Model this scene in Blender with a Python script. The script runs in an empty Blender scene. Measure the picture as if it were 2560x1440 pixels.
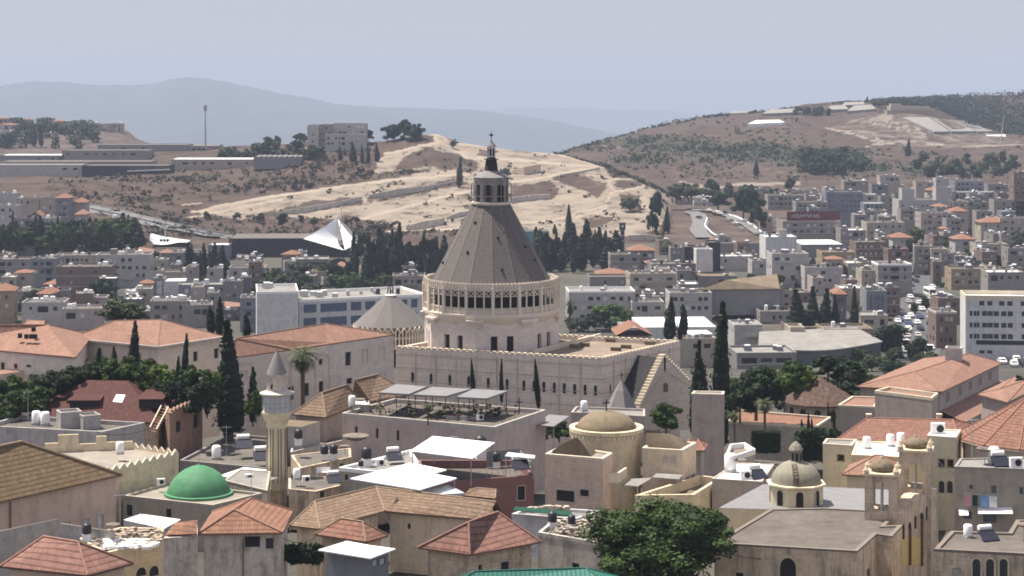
import bpy, math, random
import numpy as np
from mathutils import Vector, Matrix, noise
R = math.radians
C = bpy.context.scene.collection
sc = bpy.context.scene
# ------------------------------------------------------------------ camera, sky, sun, exposure
F, HY, CZ = 5000.0, 170.0, 100.0          # focal length and horizon row of the 2560 px wide photograph, eye height
cam_d = bpy.data.cameras.new('camera'); cam = bpy.data.objects.new('camera', cam_d); C.objects.link(cam)
cam.location = (0, 0, CZ); cam.rotation_euler = (R(90), 0, 0)
cam_d.sensor_width = 36; cam_d.lens = F * 36 / 2560
cam_d.shift_y = -(720 - HY) / 2560
cam_d.clip_start = 1; cam_d.clip_end = 90000
sc.camera = cam
SUN_EL, SUN_AZ = R(66), math.atan2(0.5, -0.866)      # sun stands high, to the left and a little beyond the basilica
sun_dir = Vector((math.cos(SUN_AZ) * math.cos(SUN_EL), math.sin(SUN_AZ) * math.cos(SUN_EL), math.sin(SUN_EL)))
W = bpy.data.worlds.new('World'); sc.world = W; W.use_nodes = True
wn = W.node_tree.nodes; wl = W.node_tree.links; wn.clear()
sky = wn.new('ShaderNodeTexSky'); sky.sky_type = 'NISHITA'; sky.sun_disc = False
sky.sun_elevation = SUN_EL; sky.sun_rotation = math.pi / 2 - SUN_AZ
sky.altitude = 300; sky.air_density = 1.0; sky.dust_density = 0.3; sky.ozone_density = 4.0
bg = wn.new('ShaderNodeBackground'); bg.inputs[1].default_value = 0.15
wo = wn.new('ShaderNodeOutputWorld'); veil = wn.new('ShaderNodeMix'); veil.data_type = 'RGBA'; veil.inputs[0].default_value = 0.93; tc = wn.new('ShaderNodeTexCoord'); sx_ = wn.new('ShaderNodeSeparateXYZ'); wl.new(tc.outputs['Generated'], sx_.inputs[0])
glow = wn.new('ShaderNodeMapRange'); glow.inputs['From Min'].default_value = 0.05; glow.inputs['From Max'].default_value = 0.5; glow.inputs['To Min'].default_value = 1.0; glow.inputs['To Max'].default_value = 1.25; wl.new(sx_.outputs[2], glow.inputs['Value'])
vm = wn.new('ShaderNodeVectorMath'); vm.operation = 'SCALE'; vm.inputs[0].default_value = (1.72, 1.74, 2.08); wl.new(glow.outputs[0], vm.inputs['Scale']); wl.new(vm.outputs[0], veil.inputs[7])   # high thin haze greys the blue
wl.new(sky.outputs[0], veil.inputs[6]); wl.new(veil.outputs[2], bg.inputs[0]); wl.new(bg.outputs[0], wo.inputs[0])
sd = bpy.data.lights.new('sun', 'SUN'); sd.energy = 5.0; sd.angle = R(0.6); sd.color = (1, 0.93, 0.82)
sun = bpy.data.objects.new('sun', sd); C.objects.link(sun); sun.rotation_euler = sun_dir.to_track_quat('Z', 'Y').to_euler()
sun.location = (-200, 100, 400)
vs = sc.view_settings
vs.view_transform = 'Standard'; vs.look = 'None'; vs.exposure = 0.9; vs.gamma = 1; vs.use_curve_mapping = False
cy = sc.cycles
cy.use_denoising = True; cy.max_bounces = 4; cy.diffuse_bounces = 2; cy.glossy_bounces = 2; cy.transmission_bounces = 2
cy.volume_bounces = 0; cy.filter_width = 1.8; cy.transparent_max_bounces = 6; cy.use_adaptive_sampling = True
HAZE = 1.0e-4

# ------------------------------------------------------------------ geometry helpers
def P(px, py, Y): return Vector(((px - 1280) / F * Y, Y, CZ - (py - HY) / F * Y))
def PZ(px, py, Z): return P(px, py, (CZ - Z) * F / (py - HY))
def ZY(py, Y): return CZ - (py - HY) / F * Y
def PX(p): return (1280 + F * p.x / p.y, HY + F * (CZ - p.z) / p.y)
def hitp(px, py, p0, d):                      # pixel ray with the vertical plane through p0 along the horizontal direction d
    k = (px - 1280) / F
    n = Vector((-d.y, d.x, 0)); den = n.x * k + n.y
    return P(px, py, (n.x * p0.x + n.y * p0.y) / den)
G_TAB = [(0, 82), (100, 70), (165, 53), (240, 47), (300, 43), (420, 31), (560, 18), (650, 13), (850, 12), (1000, 12), (1200, 0), (2000, -60), (4000, -170), (11000, -460), (32000, -700)]
def G(Y):
    return float(np.interp(Y, [a for a, b in G_TAB], [b for a, b in G_TAB]))
OFF = {}
class MB:
    def __init__(s): s.v = []; s.f = []; s.n = 0
    def face(s, *pts):
        i = len(s.v); s.v += [tuple(p) for p in pts]; s.f.append(tuple(range(i, i + len(pts)))); return s
    def quadbox(s, c8):
        a, b, c, d, e, f, g, h = c8
        for q in ((d, c, b, a), (e, f, g, h), (a, b, f, e), (b, c, g, f), (c, d, h, g), (d, a, e, h)): s.face(*q)
        return s
    def box(s, c, sx, sy, sz, yaw=0.0):       # c = centre of the bottom face
        ca, sa = math.cos(yaw), math.sin(yaw); c = Vector(c)
        r = [Vector((c.x + x * ca - y * sa, c.y + x * sa + y * ca, 0)) for x, y in ((-sx/2, -sy/2), (sx/2, -sy/2), (sx/2, sy/2), (-sx/2, sy/2))]
        return s.quadbox([Vector((p.x, p.y, c.z)) for p in r] + [Vector((p.x, p.y, c.z + sz)) for p in r])
    def prism(s, poly, z0, z1, top=True, bottom=False, sides=True):
        p = ccw(poly); n = len(p)
        if sides:
            for i in range(n):
                a, b = p[i], p[(i + 1) % n]
                s.face((a[0], a[1], z0), (b[0], b[1], z0), (b[0], b[1], z1), (a[0], a[1], z1))
        if top: s.face(*[(a[0], a[1], z1) for a in p])
        if bottom: s.face(*[(a[0], a[1], z0) for a in reversed(p)])
        return s
    def tube(s, p, q, r0, r1=None, n=6):
        p, q = Vector(p), Vector(q); r1 = r0 if r1 is None else r1
        ax = (q - p).normalized(); u = ax.orthogonal().normalized(); w = ax.cross(u)
        A = [p + (u * math.cos(2*math.pi*k/n) + w * math.sin(2*math.pi*k/n)) * r0 for k in range(n)]
        B = [q + (u * math.cos(2*math.pi*k/n) + w * math.sin(2*math.pi*k/n)) * r1 for k in range(n)]
        for k in range(n): s.face(A[k], A[(k+1) % n], B[(k+1) % n], B[k])
        s.face(*reversed(A)); s.face(*B); return s
    def bar(s, p, q, w, h=None):              # square bar between two points
        p, q = Vector(p), Vector(q); h = h or w
        d = q - p; hd = Vector((d.x, d.y, 0))
        sd_ = Vector((-d.y, d.x, 0)).normalized() if hd.length > 1e-4 else Vector((1, 0, 0))
        up = d.normalized().cross(sd_) * -1 if hd.length > 1e-4 else Vector((0, 1, 0))
        a, b = sd_ * w / 2, up * h / 2
        return s.quadbox([p - a - b, q - a - b, q + a - b, p + a - b, p - a + b, q - a + b, q + a + b, p + a + b])
    def lathe(s, c, prof, n=24, rot=0.0, shared=True, cap=False):
        i0 = len(s.v); m = len(prof)
        for (r, z) in prof:
            for k in range(n):
                a = rot + 2 * math.pi * k / n
                s.v.append((c[0] + r * math.sin(a), c[1] - r * math.cos(a), z))
        for j in range(m - 1):
            for k in range(n):
                k2 = (k + 1) % n
                q = (i0 + j*n + k, i0 + j*n + k2, i0 + (j+1)*n + k2, i0 + (j+1)*n + k)
                s.f.append(q)
        if cap: s.f.append(tuple(i0 + (m-1)*n + k for k in range(n)))
        return s
    def build(s, name, m, parent=None, smooth=False, attr=None, off=None):
        root = parent
        while root is not None and root.parent is not None: root = root.parent
        o3 = Vector(off) if off is not None else (Vector(OFF[root.name]) if root is not None else Vector((0, 0, 0)))
        me = bpy.data.meshes.new(name)
        V = np.array(s.v, dtype=float) - np.array(o3)
        me.from_pydata(V.tolist(), [], s.f)
        auto_uv(me, np.array(s.v, dtype=float))
        if smooth: me.polygons.foreach_set('use_smooth', [True] * len(me.polygons))
        if attr is not None:
            for an, vals in attr.items():
                at = me.attributes.new(an, 'FLOAT', 'POINT'); at.data.foreach_set('value', np.array(vals, dtype=np.float32))
        me.materials.append(m if not isinstance(m, str) else MAT[m])
        o = bpy.data.objects.new(name, me); C.objects.link(o)
        if parent is not None: o.parent = parent
        else:
            OFF[o.name] = tuple(o3)
            o.location = o3
        return o
def auto_uv(me, V):                           # metres along the face horizontally and up the slope
    uvl = me.uv_layers.new(name='uv'); nl = len(me.loops)
    if nl == 0: return
    li = np.empty(nl, dtype=np.int32); me.loops.foreach_get('vertex_index', li)
    npoly = len(me.polygons); nor = np.empty(npoly * 3, dtype=np.float32); me.polygons.foreach_get('normal', nor); nor = nor.reshape(-1, 3)
    tot = np.empty(npoly, dtype=np.int32); me.polygons.foreach_get('loop_total', tot)
    N = np.repeat(nor, tot, axis=0)
    u = np.stack([-N[:, 1], N[:, 0], np.zeros(nl)], 1); L = np.linalg.norm(u, axis=1)
    flat = L < 0.02; u[flat] = (1, 0, 0); L[flat] = 1; u /= L[:, None]
    v = np.cross(N, u)
    Pn = V[li]
    uv = np.stack([(Pn * u).sum(1), (Pn * v).sum(1)], 1)
    uvl.data.foreach_set('uv', uv.astype(np.float32).ravel())
def area2(p): return sum(p[i][0] * p[(i+1) % len(p)][1] - p[(i+1) % len(p)][0] * p[i][1] for i in range(len(p)))
def ccw(p): return list(p) if area2(p) > 0 else list(reversed(list(p)))
def offset(poly, d):                          # outward offset of a polygon, same corner order
    n = len(poly); sg = 1 if area2(poly) > 0 else -1; out = []
    for i in range(n):
        a, b, c = Vector(poly[i-1][:2]), Vector(poly[i][:2]), Vector(poly[(i+1) % n][:2])
        e1, e2 = (b - a).normalized(), (c - b).normalized()
        n1, n2 = Vector((e1.y, -e1.x)) * sg, Vector((e2.y, -e2.x)) * sg
        m = n1 + n2
        m = n1 if m.length < 1e-3 else m / max(m.length_squared, 0.5) * 2
        out.append((b.x + m.x * d, b.y + m.y * d))
    return out
def tag(o, label, cat, group=None, kind=None):
    if label: o['label'] = label
    if cat: o['category'] = cat
    if group: o['group'] = group
    if kind: o['kind'] = kind
    return o
def thing(name, label, cat, loc, group=None):
    o = bpy.data.objects.new(name, None); C.objects.link(o); o.location = loc; o.empty_display_size = 0.5
    OFF[o.name] = tuple(loc); return tag(o, label, cat, group)
def copy_thing(root, label=None, group=None):
    r = root.copy(); C.objects.link(r)
    if label: r['label'] = label
    if group: r['group'] = group
    for ch in root.children:
        c = ch.copy(); C.objects.link(c); c.parent = r
        for g in ch.children:
            d = g.copy(); C.objects.link(d); d.parent = c
    return r

# ------------------------------------------------------------------ materials
MAT = {}
class NT:
    def __init__(s, name, rough=0.85, spec=0.25):
        m = bpy.data.materials.new(name); m.use_nodes = True; s.m = m; s.t = m.node_tree; s.n = s.t.nodes; s.l = s.t.links
        s.b = s.n['Principled BSDF']; s.b.inputs['Roughness'].default_value = rough; s.b.inputs['Specular IOR Level'].default_value = spec
        MAT[name] = m
    def new(s, t, **kw):
        n = s.n.new(t)
        for k, v in kw.items():
            if hasattr(n, k) and k not in n.inputs: setattr(n, k, v)
            else: n.inputs[k].default_value = v
        return n
    def uv(s, sx=1, sy=1):
        t = s.n.new('ShaderNodeUVMap'); mp = s.n.new('ShaderNodeMapping'); mp.inputs['Scale'].default_value = (sx, sy, 1)
        s.l.new(t.outputs[0], mp.inputs[0]); return mp.outputs[0]
    def noise(s, vec, scale, detail=4, rough=0.6):
        n = s.n.new('ShaderNodeTexNoise'); n.inputs['Scale'].default_value = scale; n.inputs['Detail'].default_value = detail; n.inputs['Roughness'].default_value = rough
        s.l.new(vec, n.inputs['Vector']); return n.outputs['Fac']
    def pos(s): return s.n.new('ShaderNodeNewGeometry').outputs['Position']
    def ramp(s, fac, stops):
        r = s.n.new('ShaderNodeValToRGB'); e = r.color_ramp.elements
        while len(e) < len(stops): e.new(0.5)
        for i, (p, c) in enumerate(stops):
            e[i].position = p; e[i].color = (*c, 1) if not isinstance(c, (int, float)) else (c, c, c, 1)
        s.l.new(fac, r.inputs[0]); return r.outputs[0]
    def mix(s, fac, a, b, mode='MIX'):
        n = s.n.new('ShaderNodeMix'); n.data_type = 'RGBA'; n.blend_type = mode
        for sock, v in ((n.inputs[0], fac), (n.inputs[6], a), (n.inputs[7], b)):
            if isinstance(v, (int, float)): sock.default_value = v
            elif isinstance(v, tuple): sock.default_value = (*v, 1)
            else: s.l.new(v, sock)
        return n.outputs[2]
    def math(s, op, a, b=0.0):
        n = s.n.new('ShaderNodeMath'); n.operation = op
        for sock, v in ((n.inputs[0], a), (n.inputs[1], b)):
            if isinstance(v, (int, float)): sock.default_value = v
            else: s.l.new(v, sock)
        return n.outputs[0]
    def col(s, c):
        if isinstance(c, tuple): s.b.inputs['Base Color'].default_value = (*c, 1)
        else: s.l.new(c, s.b.inputs['Base Color'])
    def bump(s, h, strength=0.3, dist=0.05):
        n = s.n.new('ShaderNodeBump'); n.inputs['Strength'].default_value = strength; n.inputs['Distance'].default_value = dist
        s.l.new(h, n.inputs['Height']); s.l.new(n.outputs[0], s.b.inputs['Normal'])
def mul(c, k): return tuple(min(1, x * k) for x in c)
def plaster(name, c, stain=0.5, streak=0.5, courses=None, dark=(0.1, 0.085, 0.075)):
    c = mul(c, 1.1) if max(c) > .38 and max(c) < .71 else c
    t = NT(name, 0.9, 0.15)
    uv = t.uv()
    big = t.noise(uv, 0.35, 5, 0.65)
    base = t.mix(t.ramp(big, [(0.3, 0.0), (0.7, 1.0)]), mul(c, 0.82), mul(c, 1.14))
    fine = t.noise(uv, 3.2, 4, 0.7)
    base = t.mix(t.ramp(fine, [(0.25, 0.0), (0.8, 1.0)]), base, mul(c, 0.9))
    if courses:
        br = t.new('ShaderNodeTexBrick'); t.l.new(uv, br.inputs['Vector'])
        br.inputs['Scale'].default_value = 1.0; br.inputs['Brick Width'].default_value = courses[0]; br.inputs['Row Height'].default_value = courses[1]
        br.inputs['Mortar Size'].default_value = courses[2]; br.inputs['Mortar Smooth'].default_value = 0.3
        br.inputs['Color1'].default_value = (*mul(c, 1.06), 1); br.inputs['Color2'].default_value = (*mul(c, 0.86), 1); br.inputs['Mortar'].default_value = (*mul(c, 0.62), 1)
        base = t.mix(0.6, base, br.outputs['Color'])
    st = t.noise(t.uv(1.1, 0.22), 1.0, 6, 0.75)
    base = t.mix(t.math('MULTIPLY', t.ramp(st, [(0.47, 0.0), (0.64, 1.0)]), streak * .7), base, dark)
    pt = t.noise(uv, 0.9, 6, 0.75)
    base = t.mix(t.math('MULTIPLY', t.ramp(pt, [(0.49, 0.0), (0.64, 1.0)]), stain), base, mul(dark, 1.6))
    oi = t.n.new('ShaderNodeObjectInfo')
    base = t.mix(t.math('MULTIPLY', oi.outputs['Random'], 0.22), base, mul(c, 0.7))
    t.col(base); t.bump(fine, 0.25, 0.04)
    return t
def tile(name, c, step=0.36, old=0.4, pale=(0.36, 0.29, 0.23), line=0.45, bump=0.6, ucol=0.24):
    c = mul(c, 0.4)
    t = NT(name, 0.85, 0.2)
    uv = t.uv(); sp = t.n.new('ShaderNodeSeparateXYZ'); t.l.new(uv, sp.inputs[0])
    fv = t.math('FRACT', t.math('DIVIDE', sp.outputs[1], step)); fu = t.math('FRACT', t.math('DIVIDE', sp.outputs[0], ucol))
    big = t.noise(uv, 0.5, 5, 0.7)
    base = t.mix(t.ramp(big, [(0.3, 0.0), (0.72, 1.0)]), mul(c, 0.78), mul(c, 1.15))
    cell = t.n.new('ShaderNodeTexWhiteNoise'); fl = t.n.new('ShaderNodeCombineXYZ')
    t.l.new(t.math('FLOOR', t.math('DIVIDE', sp.outputs[0], ucol)), fl.inputs[0]); t.l.new(t.math('FLOOR', t.math('DIVIDE', sp.outputs[1], step)), fl.inputs[1]); t.l.new(fl.outputs[0], cell.inputs['Vector'])
    base = t.mix(t.math('MULTIPLY', cell.outputs[0], 0.6), base, mul(c, 0.55))
    base = t.mix(t.math('MULTIPLY', t.ramp(t.noise(uv, 1.7, 6, 0.75), [(0.52, 0.0), (0.64, 1.0)]), old), base, pale)
    base = t.mix(t.math('MULTIPLY', t.ramp(t.noise(uv, 0.8, 6, 0.75), [(0.55, 0.0), (0.75, 1.0)]), old), base, mul(c, 0.35))
    ln = t.ramp(fv, [(0.0, 1.0), (0.16, 1.0), (0.32, 0.0), (1.0, 0.0)])
    base = t.mix(t.math('MULTIPLY', t.math('MULTIPLY', ln, line), t.ramp(t.noise(uv, 1.1, 4, .7), [(0.3, 0.35), (0.6, 1.0)])), base, mul(c, 0.22))
    lu = t.ramp(fu, [(0.0, 1.0), (0.22, 0.0), (0.8, 0.0), (1.0, 1.0)])
    base = t.mix(t.math('MULTIPLY', lu, line * 0.4), base, mul(c, 0.35))
    t.col(base); t.bump(t.math('ADD', t.math('MULTIPLY', fv, -1), t.math('MULTIPLY', lu, -0.5)), bump, 0.08)
    return t
def flatroof(name, c, stain=0.6):
    c = mul(c, 0.37 if max(c) < .75 else .9)
    t = NT(name, 0.9, 0.15); uv = t.uv()
    n1 = t.noise(uv, 0.25, 6, 0.7); n2 = t.noise(uv, 1.5, 6, 0.75)
    base = t.mix(t.ramp(n1, [(0.32, 0.0), (0.68, 1.0)]), mul(c, 0.72), mul(c, 1.18))
    base = t.mix(t.math('MULTIPLY', t.ramp(n2, [(0.5, 0.0), (0.75, 1.0)]), stain), base, mul(c, 0.45))
    n3 = t.noise(uv, 0.6, 3, 0.5)
    base = t.mix(t.math('MULTIPLY', t.ramp(n3, [(0.6, 0.0), (0.66, 1.0)]), stain * 0.6), base, mul(c, 1.35))
    t.col(base); t.bump(n2, 0.2, 0.05); return t
def simple(name, c, rough=0.7, spec=0.3, var=0.15, metal=0.0, scale=2.0):
    t = NT(name, rough, spec); n = t.noise(t.pos(), scale, 4, 0.6)
    t.col(t.mix(t.ramp(n, [(0.3, 0.0), (0.7, 1.0)]), mul(c, 1 - var), mul(c, 1 + var))); t.b.inputs['Metallic'].default_value = metal; return t
def corrug(name, c, step=0.3, axis=0):
    t = NT(name, 0.55, 0.3); uv = t.uv(); sp = t.n.new('ShaderNodeSeparateXYZ'); t.l.new(uv, sp.inputs[0])
    w = t.math('SINE', t.math('MULTIPLY', sp.outputs[axis], 2 * math.pi / step))
    n = t.noise(uv, 0.8, 5, 0.7)
    base = t.mix(t.ramp(n, [(0.35, 0.0), (0.7, 1.0)]), mul(c, 0.85), mul(c, 1.08))
    base = t.mix(t.math('MULTIPLY', t.ramp(w, [(0.0, 1.0), (0.5, 0.0)]), 0.2), base, mul(c, 0.7))
    t.col(base); t.bump(w, 0.2, 0.04); return t
def leafmat(name, c, c2, rough=0.65):
    t = NT(name, rough, 0.2)
    at = t.n.new('ShaderNodeAttribute'); at.attribute_name = 'tone'
    oi = t.n.new('ShaderNodeObjectInfo')
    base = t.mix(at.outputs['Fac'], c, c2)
    base = t.mix(t.math('MULTIPLY', oi.outputs['Random'], 0.4), base, mul(c, 0.7))
    t.col(base)
    tr = t.n.new('ShaderNodeBsdfTranslucent'); t.l.new(base, tr.inputs[0]); ms = t.n.new('ShaderNodeMixShader'); ms.inputs[0].default_value = 0.22
    out = t.n['Material Output']; t.l.new(t.b.outputs[0], ms.inputs[1]); t.l.new(tr.outputs[0], ms.inputs[2]); t.l.new(ms.outputs[0], out.inputs[0]); return t
WALLC = dict(w=(0.60, 0.575, 0.55), g=(0.36, 0.35, 0.345), b=(0.56, 0.49, 0.40), p=(0.57, 0.485, 0.435), y=(0.58, 0.46, 0.27), d=(0.14, 0.135, 0.15), r=(0.30, 0.22, 0.19), u=(0.33, 0.35, 0.39), k=(0.035, 0.035, 0.045), m=(0.42, 0.38, 0.36), o=(0.50, 0.40, 0.27), v=(0.58, 0.57, 0.56))
for k, c in WALLC.items(): plaster('wall_' + k, mul(c, .68 if k in 'wgbpmour' else 1), 0.3, 0.35)
plaster('concrete_dark', (0.3, 0.28, 0.26), .4, .5); plaster('limestone', (0.56, 0.46, 0.385), 0.16, 0.22, (1.1, 0.45, 0.02))
plaster('basilica_stone', (0.70, 0.60, 0.515), 0.14, 0.22, (3.1, 1.05, 0.06))
plaster('drum_stone', (0.72, 0.635, 0.56), 0.10, 0.14, (0.9, 0.5, 0.015))
plaster('gallery_stone', (0.74, 0.65, 0.54), 0.10, 0.10)
plaster('old_stone', (0.58, 0.47, 0.35), 0.55, 0.85, (0.7, 0.35, 0.025))
plaster('stained_wall', (0.64, 0.50, 0.355), 0.5, 0.95)
plaster('grey_old_wall', (0.56, 0.50, 0.43), 0.5, 0.95)
plaster('ochre_wall', (0.66, 0.54, 0.385), 0.25, 0.35)
plaster('yellow_wall', (0.71, 0.62, 0.43), 0.15, 0.25)
plaster('cream_stone', (0.66, 0.55, 0.375), 0.25, 0.35, (0.8, 0.4, 0.015))
plaster('tan_brick', (0.60, 0.46, 0.36), 0.2, 0.35, (0.6, 0.3, 0.02))
plaster('maroon_wall', (0.26, 0.135, 0.13), 0.25, 0.25)
plaster('ruin_wall', (0.36, 0.225, 0.165), 0.5, 0.6, (0.6, 0.35, 0.03))
plaster('facade_yellow', (0.72, 0.55, 0.22), 0.1, 0.2)
plaster('parapet_dark', (0.2, 0.17, 0.14), .4, .4); plaster('concrete_wall', (0.40, 0.38, 0.365), 0.45, 0.5)
plaster('pale_grey', (0.55, 0.55, 0.56), 0.2, 0.25)
tile('tile_red', (0.60, 0.295, 0.215), 0.5, 0.25, line=.75)
tile('tile_pink', (0.68, 0.355, 0.285), 0.55, 0.15, line=0.8)
tile('tile_orange', (0.68, 0.35, 0.235), 0.5, 0.10, line=0.6)
tile('tile_salmon', (0.66, 0.375, 0.275), 0.42, 0.10, line=0.12, bump=0.2)
tile('tile_old', (0.52, 0.345, 0.235), 0.5, 0.4, line=0.8)
tile('tile_brown', (0.46, 0.31, 0.175), 0.5, 0.22, line=0.85)
tile('tile_maroon', (0.20, 0.075, 0.065), 0.35, 0.1, line=0.15, bump=0.2)
tile('tile_cone', (0.25, 0.15, 0.115), 0.35, 0.3, line=0.3)
simple('ridge_red', (0.27, 0.14, 0.105)); simple('ridge_old', (0.23, 0.165, 0.11))
flatroof('roof_grey', (0.33, 0.285, 0.25)); flatroof('roof_pale', (0.60, 0.57, 0.53), 0.4); flatroof('roof_white', (0.82, 0.81, 0.79), 0.15)
flatroof('roof_dirty', (0.36, 0.32, 0.28), 0.8); flatroof('roof_pink', (0.60, 0.47, 0.375), 0.2); flatroof('roof_tan', (0.46, 0.36, 0.25), 0.3); flatroof('roof_cream', (0.70, 0.62, 0.52), 0.3)
flatroof('dome_plaster', (0.50, 0.40, 0.27), 0.5)
corrug('sheet_white', (0.86, 0.87, 0.88)); corrug('sheet_grey', (0.2, 0.195, 0.2)); corrug('sheet_green', (0.02, 0.13, 0.10), 0.35); corrug('sheet_blue', (0.5, 0.55, 0.62))
simple('glass', (0.028, 0.03, 0.038), 0.25, 0.5, 0.3); simple('glass_blue', (0.08, 0.11, 0.17), 0.2, 0.5, 0.25); simple('dark', (0.03, 0.028, 0.03), 0.8, 0.1)
simple('white_paint', (0.82, 0.81, 0.79), 0.5, 0.3, 0.06); simple('coping', (0.45, 0.41, 0.37), 0.8, 0.2); simple('cream_trim', (0.6, 0.52, 0.4), 0.8, 0.2)
simple('black_plastic', (0.02, 0.02, 0.024), 0.5, 0.4); simple('metal', (0.36, 0.37, 0.38), 0.5, 0.4); simple('rust', (0.16, 0.08, 0.05)); simple('wood', (0.10, 0.06, 0.04))
simple('shutter', (0.42, 0.38, 0.33)); simple('bark', (0.10, 0.075, 0.055)); simple('solar', (0.015, 0.017, 0.03), 0.5, 0.25); simple('blind_grey', (0.55, 0.55, 0.55))
simple('membrane', (0.88, 0.88, 0.87), 0.6, 0.2, 0.02, 0, 0.2); simple('membrane_grey', (0.42, 0.38, 0.36), 0.7, 0.2, 0.05)
simple('teal_paint', (0.10, 0.24, 0.26), 0.6, 0.3); simple('sign_red', (0.13, 0.03, 0.035), 0.6, 0.3); simple('asphalt', (0.085, 0.085, 0.09), 0.9, 0.1, 0.2, 0, 0.3)
simple('road_pale', (0.15, 0.147, 0.147), 0.9, 0.1, 0.12, 0, 0.2); simple('ground_strip', (0.50, 0.42, 0.32), 0.95, 0.1, 0.12, 0, 0.2)
simple('junk', (0.3, 0.24, 0.19), 0.9, 0.2, 0.75, 0, 2.2); simple('rubble', (0.36, 0.31, 0.26), 0.95, 0.1, 0.45, 0, 2.5)
simple('blue_paint', (0.06, 0.08, 0.2)); simple('gold', (0.55, 0.40, 0.14), 0.4, 0.5)
for nm, c in (('cloth_pink', (0.55, 0.32, 0.32)), ('cloth_green', (0.015, 0.06, 0.04)), ('cloth_blue', (0.2, 0.34, 0.6)), ('cloth_white', (0.7, 0.7, 0.72))): simple(nm, c, 0.9, 0.1)
t = NT('dome_green', 0.7, 0.25); n_ = t.noise(t.pos(), 0.9, 6, 0.75); n2_ = t.noise(t.pos(), 3.5, 5, 0.7)
t.col(t.mix(t.math('MULTIPLY', t.ramp(n2_, [(0.5, 0.0), (0.8, 1.0)]), 0.4), t.mix(t.ramp(n_, [(0.3, 0.0), (0.7, 1.0)]), (0.042, 0.155, 0.07), (0.085, 0.235, 0.125)), (0.034, 0.105, 0.05)))
t = NT('dome_gold', 0.75, 0.25); n_ = t.noise(t.pos(), 1.3, 6, 0.7)
t.col(t.mix(t.ramp(n_, [(0.3, 0.0), (0.7, 1.0)]), (0.17, 0.155, 0.12), (0.265, 0.245, 0.19)))
# slate of the basilica's cone: narrow standing seams
t = NT('slate', 0.7, 0.12); uv = t.uv(); sp = t.n.new('ShaderNodeSeparateXYZ'); t.l.new(uv, sp.inputs[0])
fv = t.math('FRACT', t.math('DIVIDE', sp.outputs[1], 0.5)); fu = t.math('FRACT', t.math('DIVIDE', sp.outputs[0], 0.3))
b0 = t.mix(t.ramp(t.noise(uv, 2.0, 6, 0.75), [(0.3, 0.0), (0.7, 1.0)]), (0.085, 0.074, 0.068), (0.155, 0.138, 0.128))
b0 = t.mix(t.math('MULTIPLY', t.ramp(fu, [(0.0, 1.0), (0.25, 0.0)]), 0.5), b0, (0.06, 0.055, 0.055))
b0 = t.mix(t.math('MULTIPLY', t.ramp(fv, [(0.0, 1.0), (0.15, 0.0)]), 0.3), b0, (0.26, 0.24, 0.22)); t.col(b0); t.bump(t.ramp(fu, [(0.0, 0.0), (0.25, 1.0)]), 0.3, 0.03)
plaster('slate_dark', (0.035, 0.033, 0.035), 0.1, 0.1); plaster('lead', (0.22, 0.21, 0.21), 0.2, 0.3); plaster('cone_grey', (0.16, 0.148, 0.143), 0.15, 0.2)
leafmat('leaf_dark', (0.010, 0.019, 0.010), (0.022, 0.036, 0.016)); leafmat('leaf_mid', (0.014, 0.032, 0.008), (0.075, 0.12, 0.022)); leafmat('leaf_deep', (0.010, 0.023, 0.010), (0.030, 0.052, 0.018))
leafmat('leaf_light', (0.07, 0.12, 0.02), (0.15, 0.20, 0.035)); leafmat('leaf_olive', (0.045, 0.06, 0.035), (0.09, 0.11, 0.06)); leafmat('leaf_palm', (0.035, 0.055, 0.025), (0.09, 0.105, 0.045)); leafmat('leaf_dry', (0.09, 0.075, 0.04), (0.15, 0.12, 0.06))
leafmat('leaf_scrub', (0.02, 0.022, 0.014), (0.06, 0.05, 0.03))
# ------------------------------------------------------------------ terrain: ground sheet and hills
def polydist(px, py, line):
    d = np.full(px.shape, 1e9)
    for (ax, ay), (bx, by) in zip(line[:-1], line[1:]):
        dx, dy = bx - ax, by - ay
        tt = np.clip(((px - ax) * dx + (py - ay) * dy) / (dx*dx + dy*dy + 1e-9), 0, 1)
        d = np.minimum(d, np.hypot(px - ax - tt*dx, py - ay - tt*dy))
    return d
def inpoly(px, py, poly):
    ins = np.zeros(px.shape, bool); n = len(poly)
    for i in range(n):
        (ax, ay), (bx, by) = poly[i], poly[(i+1) % n]
        c = ((ay > py) != (by > py)) & (px < (bx - ax) * (py - ay) / (by - ay + 1e-9) + ax)
        ins ^= c
    return ins
def fbm(x, y, s, seed=0.0):
    return np.array([noise.fractal(Vector((a / s + seed, b / s - seed, seed)), 0.9, 2.1, 5) for a, b in zip(x.ravel(), y.ravel())]).reshape(x.shape)
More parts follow.
